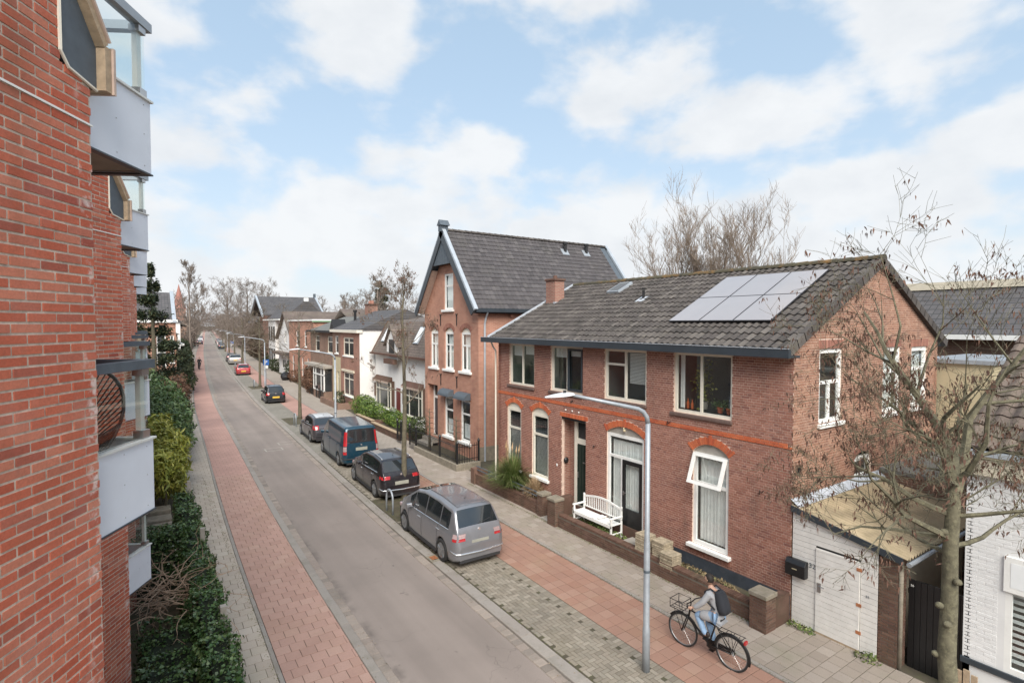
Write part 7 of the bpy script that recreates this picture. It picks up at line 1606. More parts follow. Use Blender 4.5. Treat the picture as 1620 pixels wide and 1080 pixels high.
t3_, tips = bare_tree('street_tree', 'bare street tree beside the parking sign', 8.2 + D(63.3), 63.3, 8.0, 2.8, 3.0, 'bark', 'twig', .14, levels=4, seed=11, nlimb=12, up=.55, twig_r=.009, dens=.9)
for k, (y, lb) in enumerate(((85, 'bare street tree beyond the red hatchback'), (106, 'bare street tree next to the champagne suv'), (127, 'bare street tree further along the right pavement'), (148, 'bare street tree in the far row, before the last'), (170, 'last bare street tree one can tell apart in the right row'))):
    bare_tree('street_tree', lb, 8.1 + D(y), y, 8.2 + .3 * (k % 2), 3.6, 2.6, 'bark', 'twig_far', .16, levels=3, seed=30 + k, nlimb=15, up=.5, twig_r=.014, dens=1.1, group='street trees in the right hand row')
# birches behind the solar panel house
for k, (x, y, h, sp_, n_, lb) in enumerate(((33, 26.2, 5.6, .40, 8, 'leftmost tall bare birch behind the solar roof'), (32, 22.6, 5.0, .28, 7, 'middle bare birch behind the solar roof'), (33, 20.4, 5.2, .34, 7, 'rightmost bare birch behind the solar roof'), (35, 30.4, 4.0, .60, 6, 'low spreading bare tree left of the birches'), (34, 24.4, 4.4, .24, 5, 'slimmer bare birch between the left and middle ones'))):
    r_ = random.Random(k + 3)
    bare_tree('birch_tree', lb, x, y, 6.6, 1.3, 5.6, 'twig_pale', 'twig_pale', .24, levels=4, seed=50 + k, nlimb=2, up=.9, twig_r=.010, dens=1.0, spread=.62, leaders=[(5.6 + .1 * q, dv(r_.uniform(-sp_, sp_) if q else -sp_, 1, r_.uniform(-sp_, sp_)), h * r_.uniform(.8, 1.05), .13) for q in range(n_)])
# trees behind the cottage row
bare_tree('bare_tree', 'bare tree behind the terrace roofs, left of the dark conifer', 22.4, 61, 11.6, 3.2, 4.5, 'twig_far', 'twig_far', .2, levels=4, seed=70, nlimb=14, up=.8, twig_r=.014)
bare_tree('bare_tree', 'bare tree behind the tall house, right of the dark conifer', 26.5, 64, 12.0, 3.4, 4.5, 'twig_far', 'twig_far', .2, levels=4, seed=71, nlimb=12, up=.8, twig_r=.014)
bare_tree('poplar_tree', 'narrow upright bare poplar above the distant roofs', 30.0, 99, 12.7, 1.5, 4, 'twig_far', 'twig_far', .2, levels=3, seed=72, nlimb=26, up=2.0, twig_r=.02, spread=.35)
bare_tree('bare_tree', 'tall slim bare tree beside the church steeple', 6.9, 118, 17.0, 4.6, 5, 'twig_far', 'twig_far', .25, levels=4, seed=73, nlimb=13, up=.9, twig_r=.022, spread=.7)
for k, (x, y, h, lb) in enumerate(((19.5, 175, 17.0, 'broad bare tree over the far end of the street, left one'), (25.5, 180, 18.0, 'broad bare tree over the far end of the street, middle one'), (30.5, 176, 16.5, 'broad bare tree over the far end of the street, right one'))):
    bare_tree('bare_tree', lb, x, y, h, 7.0, 5, 'twig_far', 'twig_far', .45, levels=4, seed=80 + k, nlimb=16, up=.6, twig_r=.018, dens=1.15)
for k, (x, y, h, lb) in enumerate(((8.3, 150, 12.5, 'bare tree on the far left, behind the cyclists'), (12.5, 190, 13.5, 'second bare tree on the far left'), (39, 150, 12.5, 'bare tree beyond the big dark roof'), (45, 148, 12.0, 'bare tree right of the distant poplar'), (36, 110, 10.5, 'low bare tree behind the rear roofs'))):
    bare_tree('bare_tree', lb, x, y, h, 4.6, 3, 'twig_far', 'twig_far', .3, levels=4, seed=90 + k, nlimb=15, up=.6, twig_r=.016, dens=1.1)
# conifers
def conifer(name, label, x, y, z0, h, r0, n, size, seed=1, mat='pine', layers=9, gap=.5, flat=.16):
    r = random.Random(seed); t = thing(name, label, 'tree', (x, y, 0)); MB().tube([(x, y, 0), (x + .1, y, h * .5), (x, y, h)], [.18, .12, .03], 8).build('trunk', 'bark', t); br = MB(); pts = []; nr_ = []
    for L_ in range(layers):
        f = L_ / (layers - 1); z = z0 + (h - z0) * f; rr = r0 * (1 - .82 * f) * r.uniform(.75, 1.15); k = r.choice((4, 5, 6))
        for j in range(k):
            a = r.uniform(0, 2 * math.pi); e = Vector((x + math.cos(a) * rr, y + math.sin(a) * rr, z + rr * r.uniform(-.05, .25))); br.tube([(x, y, z - .1), e], [.035, .01], 4)
            for _ in range(int(n / layers / k)):
                u = r.uniform(.3, 1.05) ** .8; sp = .30 * rr * (.4 + .6 * u); pts.append((x + (e.x - x) * u + r.gauss(0, sp * .5), y + (e.y - y) * u + r.gauss(0, sp * .5), z - .1 + (e.z - z + .1) * u + r.gauss(0, flat))); nr_.append((r.gauss(0, .5), r.gauss(0, .5), 1))
    br.build('branches', 'bark', t); leaves('foliage', pts, nr_, size, mat, t, kind='stuff', jitter=.6, long=1.5)
conifer('pine_tree', 'dark layered pine beyond the balconies on the left', .30, 38.5, 3.7, 9.9, 1.75, 15000, .085, 3, layers=8)
conifer('spruce_tree', 'dark pointed conifer between the bare trees behind the cottages', 24.8, 66, 2, 11.7, 2.7, 7000, .22, 4, layers=12)
conifer('spruce_tree', 'tiny distant conifer above the roofs', 23.4, 97, 2, 9.4, 1.6, 1800, .25, 5, layers=9)

# foliage volumes
def bush(name, label, boxes, n, size, mat, cat='shrub', seed=1, kind=None, stem=None, long=1.0, jitter=.6, drop=0, group=None, inner=.55):
    """boxes = ellipsoids (cx, cy, cz, rx, ry, rz); leaves sit in an uneven shell"""
    r = np.random.RandomState(seed); t = thing(name, label, cat, (boxes[0][0], boxes[0][1], 0), group=group); P_, N_ = [], []
    tot = sum(b[3] * b[4] + b[4] * b[5] + b[3] * b[5] for b in boxes)
    for b in boxes:
        k = int(n * (b[3] * b[4] + b[4] * b[5] + b[3] * b[5]) / tot); d = r.normal(0, 1, (k, 3)); d /= np.linalg.norm(d, axis=1)[:, None]
        ph = r.uniform(0, 6.28, 3); lump = 1 + .13 * np.sin(d[:, 0] * 5 + ph[0]) + .11 * np.sin(d[:, 1] * 7 + ph[1]) + .10 * np.sin(d[:, 2] * 9 + ph[2]) + .06 * np.sin(d[:, 0] * 17 + d[:, 2] * 13)
        rad = (r.uniform(inner, 1.0, k) ** .35 * lump)[:, None]; P_.append(np.array(b[:3]) + d * rad * np.array(b[3:])); N_.append(d)
    P_ = np.concatenate(P_); N_ = np.concatenate(N_); m = P_[:, 2] > 0.02; leaves('foliage', P_[m], N_[m], size, mat, t, kind='stuff', jitter=jitter, long=long, drop=drop)
    st_ = MB()
    for b in boxes[:6]:
        for k in range(3): st_.tube([(b[0] + rnd.gauss(0, .05), b[1] + rnd.gauss(0, .1), 0), (b[0] + rnd.gauss(0, b[3] * .3), b[1] + rnd.gauss(0, b[4] * .3), b[2])], [.02, .008], 4)
    st_.build('stems', 'bark', t); return t
def ivy_run(name, label, x0, x1, y0, y1, z1, n, seed, mat='ivy', size=.052, wob=.12):
    """ivy-clad fence: leaves over a core"""
    r = np.random.RandomState(seed); t = thing(name, label, 'hedge', ((x0 + x1) / 2, (y0 + y1) / 2, 0))
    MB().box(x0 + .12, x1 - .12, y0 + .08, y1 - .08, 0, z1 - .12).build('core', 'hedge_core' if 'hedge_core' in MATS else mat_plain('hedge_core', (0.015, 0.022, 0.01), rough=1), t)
    wx, wy = x1 - x0, y1 - y0; A = [wx * wy, wy * z1, wy * z1, wx * z1, wx * z1]; tot = sum(A); P_, N_ = [], []
    for k, a in enumerate(A):
        m = int(n * a / tot); u, v, d = r.uniform(0, 1, m), r.uniform(0, 1, m), np.abs(r.normal(0, .05, m))
        if k == 0: p = np.stack([x0 + u * wx, y0 + v * wy, z1 - d], 1); nn = np.tile([0, 0, 1.], (m, 1))
        elif k in (1, 2): s = 1 if k == 1 else -1; X = x1 if k == 1 else x0; p = np.stack([X - s * d, y0 + v * wy, u * z1], 1); nn = np.tile([s * 1., 0, .3], (m, 1))
        else: s = 1 if k == 3 else -1; Y = y1 if k == 3 else y0; p = np.stack([x0 + u * wx, Y - s * d, v * z1], 1); nn = np.tile([0, s * 1., .3], (m, 1))
        w_ = wob * (np.sin(p[:, 1] * 3.1 + p[:, 2] * 2) * .5 + np.sin(p[:, 1] * 7.3 + p[:, 0] * 5 + seed) * .35 + np.sin(p[:, 2] * 8 + p[:, 1] * 11) * .3)[:, None]
        P_.append(p + nn * w_ * 1.0); N_.append(nn)
    leaves('leaves', np.concatenate(P_), np.concatenate(N_), size, mat, t, kind='stuff', jitter=.55, long=.9); return t
ivy_run('ivy_hedge', 'ivy covered fence along the pavement nearest the camera', .62, 1.12, 8.0, 13.3, 1.65, 15000, 1)
ivy_run('ivy_hedge', 'ivy covered fence along the pavement, stretch beyond the cross hedge', .62, 1.14, 13.3, 19.6, 1.55, 15000, 2, size=.055)
ivy_run('ivy_hedge', 'cross hedge of ivy between the front gardens', -.7, .75, 15.6, 16.2, 1.7, 7000, 3)
ivy_run('ivy_hedge', 'mound of ivy below the balconies in the foreground garden', -.2, .7, 8.4, 11.8, 1.25, 9000, 4, wob=.2)
for k, (y, z) in enumerate(((10.9, 1.72), (15.2, 1.78), (20.3, 1.72), (25.2, 2.0))):
    o = MB().box(1.02, 1.12, y - .06, y + .06, 0, z).build('concrete_post', 'concrete'); tag(o, ['pale fence post in the ivy nearest the camera', 'pale fence post in the ivy by the cross hedge', 'pale fence post where the ivy ends', 'pale fence post inside the yellow green bamboo'][k], 'fence post', 'fence posts in the left hedge')
# tangle of dead branches
db = thing('dead_branches', 'heap of dry bare branches lying over the ivy', 'branch heap', (.25, 12.8, .5)); m_ = MB(); r = random.Random(4)
for k in range(75):
    a = r.gauss(0, .9) + (math.pi if r.random() < .5 else 0); p = Vector((.35 + r.gauss(0, .22), 12.6 + r.gauss(0, .45), 1.35 + r.uniform(-.1, .35))); d = Vector((math.cos(a) * .8, math.sin(a), r.uniform(-.1, .35))).normalized(); pts = [p]
    l = r.uniform(.5, 1.5)
    for i in range(6): d = (d + Vector((r.gauss(0, .28), r.gauss(0, .28), r.gauss(0, .22) - .05))).normalized(); pts.append(pts[-1] + d * l / 6)
    m_.tube(pts, [r.uniform(.008, .016) * (1 - i / 8) for i in range(7)], 5)
    for _ in range(3): q = r.choice(pts[2:]); m_.tube([q, q + Vector((r.gauss(0, .15), r.gauss(0, .15), r.gauss(.05, .1)))], [.006, .002], 4)
mat_plain('dead_wood', (0.33, 0.23, 0.16), rough=.95, var=.25, scale=6); m_.build('branches', 'dead_wood', db)
# stone terraces in the next garden
gs = thing('garden_steps', 'mossy stone edged terraces in the left garden', 'garden steps', (.1, 21.5, 0))
for k in range(6): MB().box(-1.0, .62, 18.3 + k * .75, 18.9 + k * .75, .0, .18 + .10 * (k % 3) + rnd.uniform(0, .1)).build('stone', 'concrete_old', gs, bevel=.04)
bush('bamboo', 'yellow green bamboo hanging over the left fence', [(.45, 24.2, 1.5, .75, 1.9, 1.0), (.8, 26.2, 1.5, .6, 1.7, 1.0), (.1, 26.8, 1.9, .8, 1.8, 1.2), (.8, 23.4, 1.2, .4, 1.0, .7), (.95, 25.2, 2.0, .35, .7, .5), (.5, 22.6, 1.6, .4, .5, .4)], 9000, .075, 'bamboo', seed=3, long=2.6, jitter=1.2, drop=1.0, inner=.15)
bush('laurel_shrub', 'large variegated green shrub beyond the bamboo', [(.9, 30.5, 1.5, .9, 2.2, 1.5), (1.2, 34, 1.6, .9, 2.4, 1.6), (.2, 32, 2.0, 1.1, 2.6, 1.7), (.2, 36.2, 2.3, 1.2, 2.2, 1.9), (1.35, 37.5, 1.5, .8, 1.6, 1.4)], 24000, .085, 'shrub_green', seed=4, long=1.7, jitter=1.1, inner=.25)
bush('beech_hedge', 'dark brown hedge below the pine on the left', [(1.3, 46, 1.7, 1.2, 3.6, 1.7), (1.0, 51, 1.6, 1.5, 3.0, 1.9), (.2, 42, 1.2, 1.2, 3, 1.2), (2.0, 50, 1.2, .9, 3, 1.2)], 9000, .13, 'leaf_brown', cat='hedge', seed=5)
bush('dark_shrub', 'dark green shrubs between the pine and the red brick house', [(1.9, 56, 1.2, 1.0, 4, 1.3), (2.8, 63, 1.5, 1.2, 4, 1.9), (2.9, 70, 1.4, 1.2, 4, 1.8), (-.5, 50, 2.1, 1.5, 3, 1.6)], 9000, .17, 'dark_shrub', seed=6)
bush('dark_shrub', 'evergreen bushes along the left pavement further on', [(3.6, 80, 1.6, 1.3, 5, 2.2), (4.1, 92, 1.8, 1.3, 6, 2.4), (4.6, 104, 1.8, 1.4, 6, 2.8)], 6000, .26, 'dark_shrub', seed=7)
bush('green_bush', 'bright green low bush by the left pavement', [(3.0, 66.5, .7, .8, 2.2, .8)], 1200, .13, 'box_green', seed=8)
bush('box_shrub', 'rounded box shrubs in the nearer planter', [(12.95, 30.4, .75, .55, .9, .5), (12.9, 32.2, .8, .6, 1.0, .58), (13.0, 33.3, .7, .5, .6, .5)], 7000, .06, 'box_green', seed=9)
bush('box_shrub', 'rounded green shrubs in the further planter', [(13.0, 35.4, .85, .6, .8, .6), (12.8, 36.8, .8, .6, .9, .65), (13.1, 38.2, .85, .7, 1.2, .75), (13.2, 39.5, .8, .7, 1.0, .7)], 7500, .07, 'box_green', seed=10)
bush('corner_shrub', 'dark leafy shrub behind the iron fence by the cottage', [(13.0, 28.9, .75, .6, .5, .7)], 1500, .07, 'dark_shrub', seed=11)
bush('conifer_shrub', 'small dark green shrub at the brown brick house', [(12.8, 43.6, .7, .35, .5, .8)], 1200, .07, 'dark_shrub', seed=12)
bush('garden_hedge', 'bare brown hedge in front of the flat roofed brick house', [(14.1, 58.5, .9, .7, 1.8, 1.3), (14.2, 61.5, .6, .6, 1.2, .6), (14.3, 66.5, .7, .6, 1.6, .8)], 3500, .10, 'leaf_brown', cat='hedge', seed=13)
bush('reddish_shrub', 'reddish brown shrub beside the bay window', [(13.3, 54.6, 1.4, .7, 1.4, 1.5)], 2500, .09, 'leaf_brown', seed=14)
bush('garden_hedge', 'green hedges below the white bay tower', [(15.2, 73.5, 1.0, .5, 1.0, 1.1), (15.5, 84, .9, .9, 3.5, .9), (16.2, 92, .9, 1, 3.5, .9)], 4500, .14, 'dark_shrub', cat='hedge', seed=15)
bush('tall_hedge', 'tall brown hedge and ivy clad trees beyond the white bay tower', [(17.6, 103, 2.2, 1.4, 7, 2.4), (18.8, 118, 2.4, 1.5, 8, 2.8), (18.2, 108, 5, 2.5, 7, 2.4)], 9000, .26, 'brush_brown', cat='hedge', seed=16)
bush('bed_plants', 'low green weeds under the white bench', [(11.66, 12.3, .38, .2, 1.0, .16)], 700, .05, 'grass_green', seed=17)
bush('bed_plants', 'dry weeds in the strip below the dark plinth', [(11.65, 8.6, .36, .16, 1.2, .13)], 700, .05, 'weed_dry' if 'weed_dry' in MATS else (mat_leaf('weed_dry', (0.20, 0.15, 0.08), (0.28, 0.21, 0.12), (0.14, 0.15, 0.06), rough=1), 'weed_dry')[1], seed=18)
bush('weeds', 'weeds and fallen leaves at the foot of the white shed', [(11.85, 6.2, .09, .12, .35, .10), (11.85, 4.85, .1, .14, .22, .12)], 500, .04, 'grass_green', seed=19)
# far woods at the end of the street: one mass nobody could count
r = np.random.RandomState(12); P_ = []
for cx_, cy_, rx, ry, rz_, k in ((50, 560, 16, 25, 12, 8000), (75, 720, 70, 30, 11, 9000), (20, 640, 30, 30, 10, 4000), (18, 330, 22, 40, 8.0, 5000), (45, 340, 30, 40, 9, 4500), (14, 230, 8, 30, 6, 2600), (34, 240, 14, 40, 7, 4500), (80, 300, 60, 60, 10, 5000), (9.5, 175, 5, 30, 4.2, 2600), (26, 165, 6, 25, 5, 3200), (160, 260, 90, 80, 11, 4000), (22.5, 135, 3.5, 20, 4.5, 2600), (-30, 300, 40, 60, 9, 2500)):
    k *= 2
    d = r.normal(0, 1, (k, 3)); d /= np.linalg.norm(d, axis=1)[:, None]; P_.append(np.array([cx_, cy_, rz_ * .35]) + d * (r.uniform(.6, 1.08, (k, 1))) * np.array([rx, ry, rz_]))
P_ = np.concatenate(P_); P_ = P_[P_[:, 2] > .5]; sel = ~((P_[:, 1] < 520) & (np.abs(P_[:, 0] - np.array([D(y) + 5 for y in P_[:, 1]])) < 3.8)); P_ = P_[sel]
o = leaves('far_woods', P_, r.normal(0, 1, P_.shape), .30, 'far_brush' if 'far_brush' in MATS else (mat_leaf('far_brush', (0.14, 0.11, 0.09), (0.19, 0.145, 0.12), (0.12, 0.10, 0.085), rough=1), 'far_brush')[1], None, kind='stuff', jitter=1, long=2.2)
# fallen leaves and moss on the ground
r = random.Random(77); P_ = [(r.choice((r.uniform(6.4, 6.9), r.uniform(9.8, 10.1), r.uniform(1.2, 2.1), r.uniform(10, 11.2), r.uniform(3.5, 3.95), r.uniform(6.9, 8.2))), r.uniform(3, 30), 0) for _ in range(1500)]
P_ = [(x, y, .09 if x > 9.9 else .08 if x < 3.6 else .03 if x < 6.5 else .075) for x, y, z in P_]; leaves('litter', P_, [(0, 0, 1)] * len(P_), .022, 'leaf_litter' if 'leaf_litter' in MATS else (mat_leaf('leaf_litter', (0.22, 0.15, 0.09), (0.34, 0.28, 0.20), (0.14, 0.10, 0.06), rough=1), 'leaf_litter')[1], None, kind='stuff', jitter=.15)
P_ = []
for _ in range(5200):
    k = r.random(); 
    if k < .35: P_.append((11.2 - abs(r.gauss(0, .05)), r.uniform(6.5, 19.8), .085))
    elif k < .6: P_.append((9.86 + r.gauss(0, .03), r.uniform(2, 27), .088))
    elif k < .75: P_.append((1.95 + r.gauss(0, .04), r.uniform(8, 27), .075))
    elif k < .9: P_.append((r.gauss(7.6, .45), r.uniform(17.3, 20.2), .075))
    else: P_.append((6.88 + r.gauss(0, .02), r.uniform(5, 27), .068))
leaves('moss', P_, [(0, 0, 1)] * len(P_), .018, 'moss', None, kind='stuff', jitter=.5)

# ================================================================= people and bicycles
mat_plain('skin', (0.48, 0.29, 0.21), rough=.55, var=.05); mat_plain('hair', (0.02, 0.014, 0.01), rough=.7); mat_plain('coat_grey', (0.33, 0.335, 0.35), rough=.9, var=.06, scale=8, bmp=.2); mat_plain('jeans', (0.24, 0.36, 0.52), rough=.9, var=.12, scale=9); mat_plain('shoe', (0.03, 0.022, 0.02), rough=.6)
def skin_body(name, joints, edges, mat, parent, sub=2, root=0):
    me = bpy.data.meshes.new(name); me.from_pydata([j[:3] for j in joints], edges, []); o = bpy.data.objects.new(name, me); col.objects.link(o)
    s = o.modifiers.new('skin', 'SKIN'); s.use_smooth_shade = True
    for i, j in enumerate(joints): v = me.skin_vertices[0].data[i]; v.radius = (j[3], j[4] if len(j) > 4 else j[3]); v.use_root = (i == root)
    if sub: ss = o.modifiers.new('sub', 'SUBSURF'); ss.levels = sub; ss.render_levels = sub
    dg = bpy.context.evaluated_depsgraph_get(); m2 = bpy.data.meshes.new_from_object(o.evaluated_get(dg)); bpy.data.objects.remove(o)
    m2.materials.clear(); m2.materials.append(MATS[mat]); m2.polygons.foreach_set('use_smooth', [True] * len(m2.polygons)); m2.update()
    o = bpy.data.objects.new(name, m2); col.objects.link(o); o.parent = parent; return o
def bicycle(loc, rz, label, simple=False):
    """local frame: +Y forward; wheels at y = -.56 and +.58"""
    t = thing('bicycle', label, 'bicycle', loc, rz); b = lambda m, n, mt, s=True: m.build(n, mt, t, smooth=s, world=False); wr_ = .345
    for yc in (-.56, .58):
        w_ = MB(); k = 36; w_.tube([(0, yc + wr_ * math.cos(a), wr_ + wr_ * math.sin(a)) for a in np.linspace(0, 2 * math.pi, k + 1)], .020, 8, cap=False); wo = b(w_, 'wheel', 'rubber')
        rm = MB(); rm.tube([(0, yc + (wr_ - .025) * math.cos(a), wr_ + (wr_ - .025) * math.sin(a)) for a in np.linspace(0, 2 * math.pi, k + 1)], .010, 6, cap=False); rm.build('rim', 'rim', wo, world=False)
        if not simple:
            sp = MB()
            for i in range(28): a = 2 * math.pi * i / 28; sp.tube([((-1) ** i * .025, yc, wr_), (0, yc + (wr_ - .03) * math.cos(a), wr_ + (wr_ - .03) * math.sin(a))], .0016, 3, cap=False)
            sp.build('spokes', 'steel', wo, world=False); MB().lathe((0, yc, wr_), [(.02, -.045), (.02, .045)], 8, axis='x').build('hub', 'steel', wo, world=False)
            mg = MB(); mg.tube([(0, yc + (wr_ + .035) * math.cos(a), wr_ + (wr_ + .035) * math.sin(a)) for a in (np.linspace(R(-5), R(195), 16) if yc < 0 else np.linspace(R(35), R(150), 12))], .022, 6); b(mg, 'mudguard', 'paint_black')
    fr_ = MB(); bb = (0, -.05, .30); ht, hbm = (0, .40, .92), (0, .44, .70); stp = (0, -.22, .88); ax_ = (0, -.56, wr_)
    fr_.tube([bb, hbm], .022, 8).tube([bb, stp], .018, 8).tube([(0, -.18, .76), (0, .41, .86)], .018, 8).tube([ht, hbm], .022, 8)
    for s in (-.05, .05): fr_.tube([(s * .5, -.1, .32), (s, -.56, wr_)], .012, 6).tube([(s * .3, -.2, .80), (s, -.56, wr_)], .010, 6)
    b(fr_, 'frame', 'paint_black'); fk = MB()
    for s in (-.05, .05): fk.tube([(0, .44, .72), (s, .47, .66), (s, .58, wr_)], .014, 6)
    fk.tube([(0, .40, .92), (0, .38, 1.04)], .014, 6); b(fk, 'fork', 'paint_black')
    hbb = MB(); hbb.tube([(-.30, .18, 1.06), (-.29, .30, 1.08), (-.16, .38, 1.06), (0, .38, 1.04), (.16, .38, 1.06), (.29, .30, 1.08), (.30, .18, 1.06)], .013, 8); b(hbb, 'handlebar', 'paint_black')
    for s in (-1, 1): b(MB().tube([(s * .30, .30, 1.075), (s * .30, .16, 1.055)], .019, 8), 'grip', 'rubber')
    sd_ = MB(); sd_.prism([(-.09, -.36, .93), (.09, -.36, .93), (.03, -.08, .93), (-.03, -.08, .93)], (0, 0, .05)); s_ = sd_.build('saddle', 'rubber', t, world=False, bevel=.02); MB().tube([stp, (0, -.23, .94)], .013, 6).build('seatpost', 'steel', s_, world=False)
    rk = MB()
    for s in (-.07, .07): rk.tube([(s, -.28, .75), (s, -.82, .75)], .008, 5); rk.tube([(s, -.70, .75), (s * .8, -.56, wr_)], .006, 5); rk.tube([(s, -.5, .75), (s * .8, -.56, wr_)], .006, 5)
    for y in (-.3, -.45, -.6, -.8): rk.tube([(-.07, y, .75), (.07, y, .75)], .007, 5)
    b(rk, 'rear_carrier', 'paint_black'); b(MB().box(-.05, .05, -.87, -.83, .66, .72), 'rear_light', 'lamp_red', False)
    fc = MB(); Zc = .84
    for z in (Zc, Zc + .18):
        fc.tube([(-.17, .50, z), (.17, .50, z), (.17, .80, z), (-.17, .80, z), (-.17, .50, z)], .009, 5)
    for x_, y_ in ((-.17, .5), (.17, .5), (-.17, .8), (.17, .8)): fc.tube([(x_, y_, Zc), (x_, y_, Zc + .18)], .008, 5)
    for x_ in (-.1, 0, .1): fc.tube([(x_, .5, Zc), (x_, .8, Zc)], .006, 5)
    for s in (-.1, .1): fc.tube([(s, .75, Zc), (s * .5, .58, wr_)], .007, 5)
    b(fc, 'front_carrier', 'paint_black')
    dt = MB(); dt.lathe((.06, -.05, .30), [(.09, 0), (.09, .006)], 18, 'x'); dt.tube([(.08, -.05, .30), (.08, -.05, .13)], .012, 6).tube([(-.08, -.05, .30), (-.08, -.05, .47)], .012, 6).box(.08, .18, -.10, 0, .115, .14).box(-.18, -.08, -.10, 0, .46, .485); b(dt, 'crank', 'paint_black', False)
    b(MB().box(.055, .085, -.58, .03, .27, .38), 'chain_case', 'paint_black', False); b(MB().box(-.03, .03, .47, .55, .74, .79), 'headlight', 'chrome', False)
    return t
def rider(parent_loc, rz, label, coat, legs, detail=True, backpack=True, coatm='coat_grey'):
    t = thing('person', label, 'person', parent_loc, rz)
    hip = (0, -.26, 1.00)
    J = [(0, -.27, 1.01, .10, .09), (0, -.24, 1.16, .10, .085), (0, -.17, 1.33, .115, .085), (0, -.12, 1.46, .11, .07), (0, -.08, 1.53, .06), (0, -.055, 1.60, .055),  # 0-5 torso neck
         (-.10, -.20, 1.00, .095), (-.115, .16, .91, .075), (-.115, .14, .87, .07), (-.11, .02, .62, .055), (-.11, -.06, .53, .045),      # 6-10 left leg (pedal up, ankle)
         (.10, -.22, .99, .095), (.125, .04, .70, .072), (.125, .02, .66, .07), (.12, -.08, .40, .055), (.12, -.12, .21, .042),              # 11-15 right leg down
         (-.17, -.12, 1.44, .062), (-.24, -.02, 1.26, .05), (-.27, .10, 1.14, .040), (-.29, .17, 1.10, .030),                                       # 16-19 left arm
         (.17, -.12, 1.44, .062), (.24, -.02, 1.26, .05), (.27, .10, 1.14, .040), (.29, .17, 1.10, .030)]
    E_ = [(0, 1), (1, 2), (2, 3), (3, 4), (4, 5), (0, 6), (6, 7), (7, 8), (8, 9), (9, 10), (0, 11), (11, 12), (12, 13), (13, 14), (14, 15), (3, 16), (16, 17), (17, 18), (18, 19), (3, 20), (20, 21), (21, 22), (22, 23)]
    body = skin_body('body', J, E_, 'skin', t, 2 if detail else 1)
    # head continues from the neck with a face
    hd = MB(); c_ = Vector((0, -.03, 1.70)); nh, mh = 20, 16; vs = []; fs = []
    for i in range(mh + 1):
        th = math.pi * i / mh
        for k in range(nh):
            a = 2 * math.pi * k / nh; x_ = math.sin(th) * math.cos(a); y_ = math.sin(th) * math.sin(a); z_ = math.cos(th)
            rx, ry, rz_ = .074, .092, .112; jaw = 1 - .28 * max(0, -z_); px, py, pz = x_ * rx * jaw, y_ * ry * (1 - .12 * max(0, -z_) * (y_ < 0)), z_ * rz_
            if y_ > .8 and abs(x_) < .28 and -.35 < z_ < .12: py += .022 * (1 - abs(x_) / .28) * (1 - abs(z_ + .12) / .25 if abs(z_ + .12) < .25 else 0)
            vs.append(c_ + Vector((px, py, pz)))
    for i in range(mh):
        for k in range(nh): k2 = (k + 1) % nh; fs.append((i * nh + k, (i + 1) * nh + k, (i + 1) * nh + k2, i * nh + k2))
    hd.add(vs, fs)
    for s in (-1, 1): sphere(hd, c_ + Vector((s * .076, -.005, -.005)), .022, 8, 6, (.4, .8, 1.2))
    hd.build('head', 'skin', t, smooth=True, world=False)
    ey = MB()
    for s in (-1, 1): sphere(ey, c_ + Vector((s * .03, .083, .012)), .009, 8, 6)
    ey.build('eyes', 'hair', t, world=False); MB().box(-.022, .022, .055, .068, 1.645, 1.651).build('mouth', 'rust', t, world=False)
    hr = MB(); vs = []
    for i in range(9):
        th = math.pi * .62 * i / 8
        for k in range(nh):
            a = 2 * math.pi * k / nh; fr__ = math.sin(a) > .1; th2 = min(th, R(58)) if fr__ else th
            vs.append(c_ + Vector((math.sin(th2) * math.cos(a) * .083, math.sin(th2) * math.sin(a) * .101 - .006, math.cos(th2) * .119 + rnd.uniform(-.003, .003))))
    hr.add(vs, [(i * nh + k, (i + 1) * nh + k, (i + 1) * nh + (k + 1) % nh, i * nh + (k + 1) % nh) for i in range(8) for k in range(nh)]); hr.build('hair', 'hair', t, smooth=True, world=False)
    # clothing follows the body
    g_ = .014
    JC = [(J[i][0], J[i][1], J[i][2], J[i][3] + .045, (J[i][4] if len(J[i]) > 4 else J[i][3]) + .038) for i in (0, 1, 2, 3)]
    top_j = [(0, -.25, .93, .155, .15)] + JC + [(0, -.09, 1.50, .075, .07), (0, -.07, 1.565, .066, .06)] + [(*J[i][:3], J[i][3] + g_) for i in (16, 17, 18)] + [(-.285, .15, 1.108, .043)] + [(*J[i][:3], J[i][3] + g_) for i in (20, 21, 22)] + [(.285, .15, 1.108, .043)]
    skin_body('coat', top_j, [(0, 1), (1, 2), (2, 3), (3, 4), (4, 5), (5, 6), (4, 7), (7, 8), (8, 9), (9, 10), (4, 11), (11, 12), (12, 13), (13, 14)], coatm, t, 2 if detail else 1, root=1)
    if detail:
        skirt = [(0, -.27, 1.0, .165, .16), (-.09, -.18, .985, .125), (-.112, .0, .945, .112), (-.115, .10, .915, .10), (.09, -.20, .97, .125), (.11, -.08, .86, .112), (.118, -.02, .79, .10), (0, -.36, .95, .10)]
        skin_body('coat_skirt', skirt, [(0, 1), (1, 2), (2, 3), (0, 4), (4, 5), (5, 6), (0, 7)], coatm, t, 2)
    lj = [(0, -.26, .98, .13, .12)] + [(*J[i][:3], J[i][3] + g_ * .8) for i in (6, 7, 8, 9, 10)] + [(*J[i][:3], J[i][3] + g_ * .8) for i in (11, 12, 13, 14, 15)]
    skin_body('trousers', lj, [(0, 1), (1, 2), (2, 3), (3, 4), (4, 5), (0, 6), (6, 7), (7, 8), (8, 9), (9, 10)], legs, t, 2 if detail else 1)
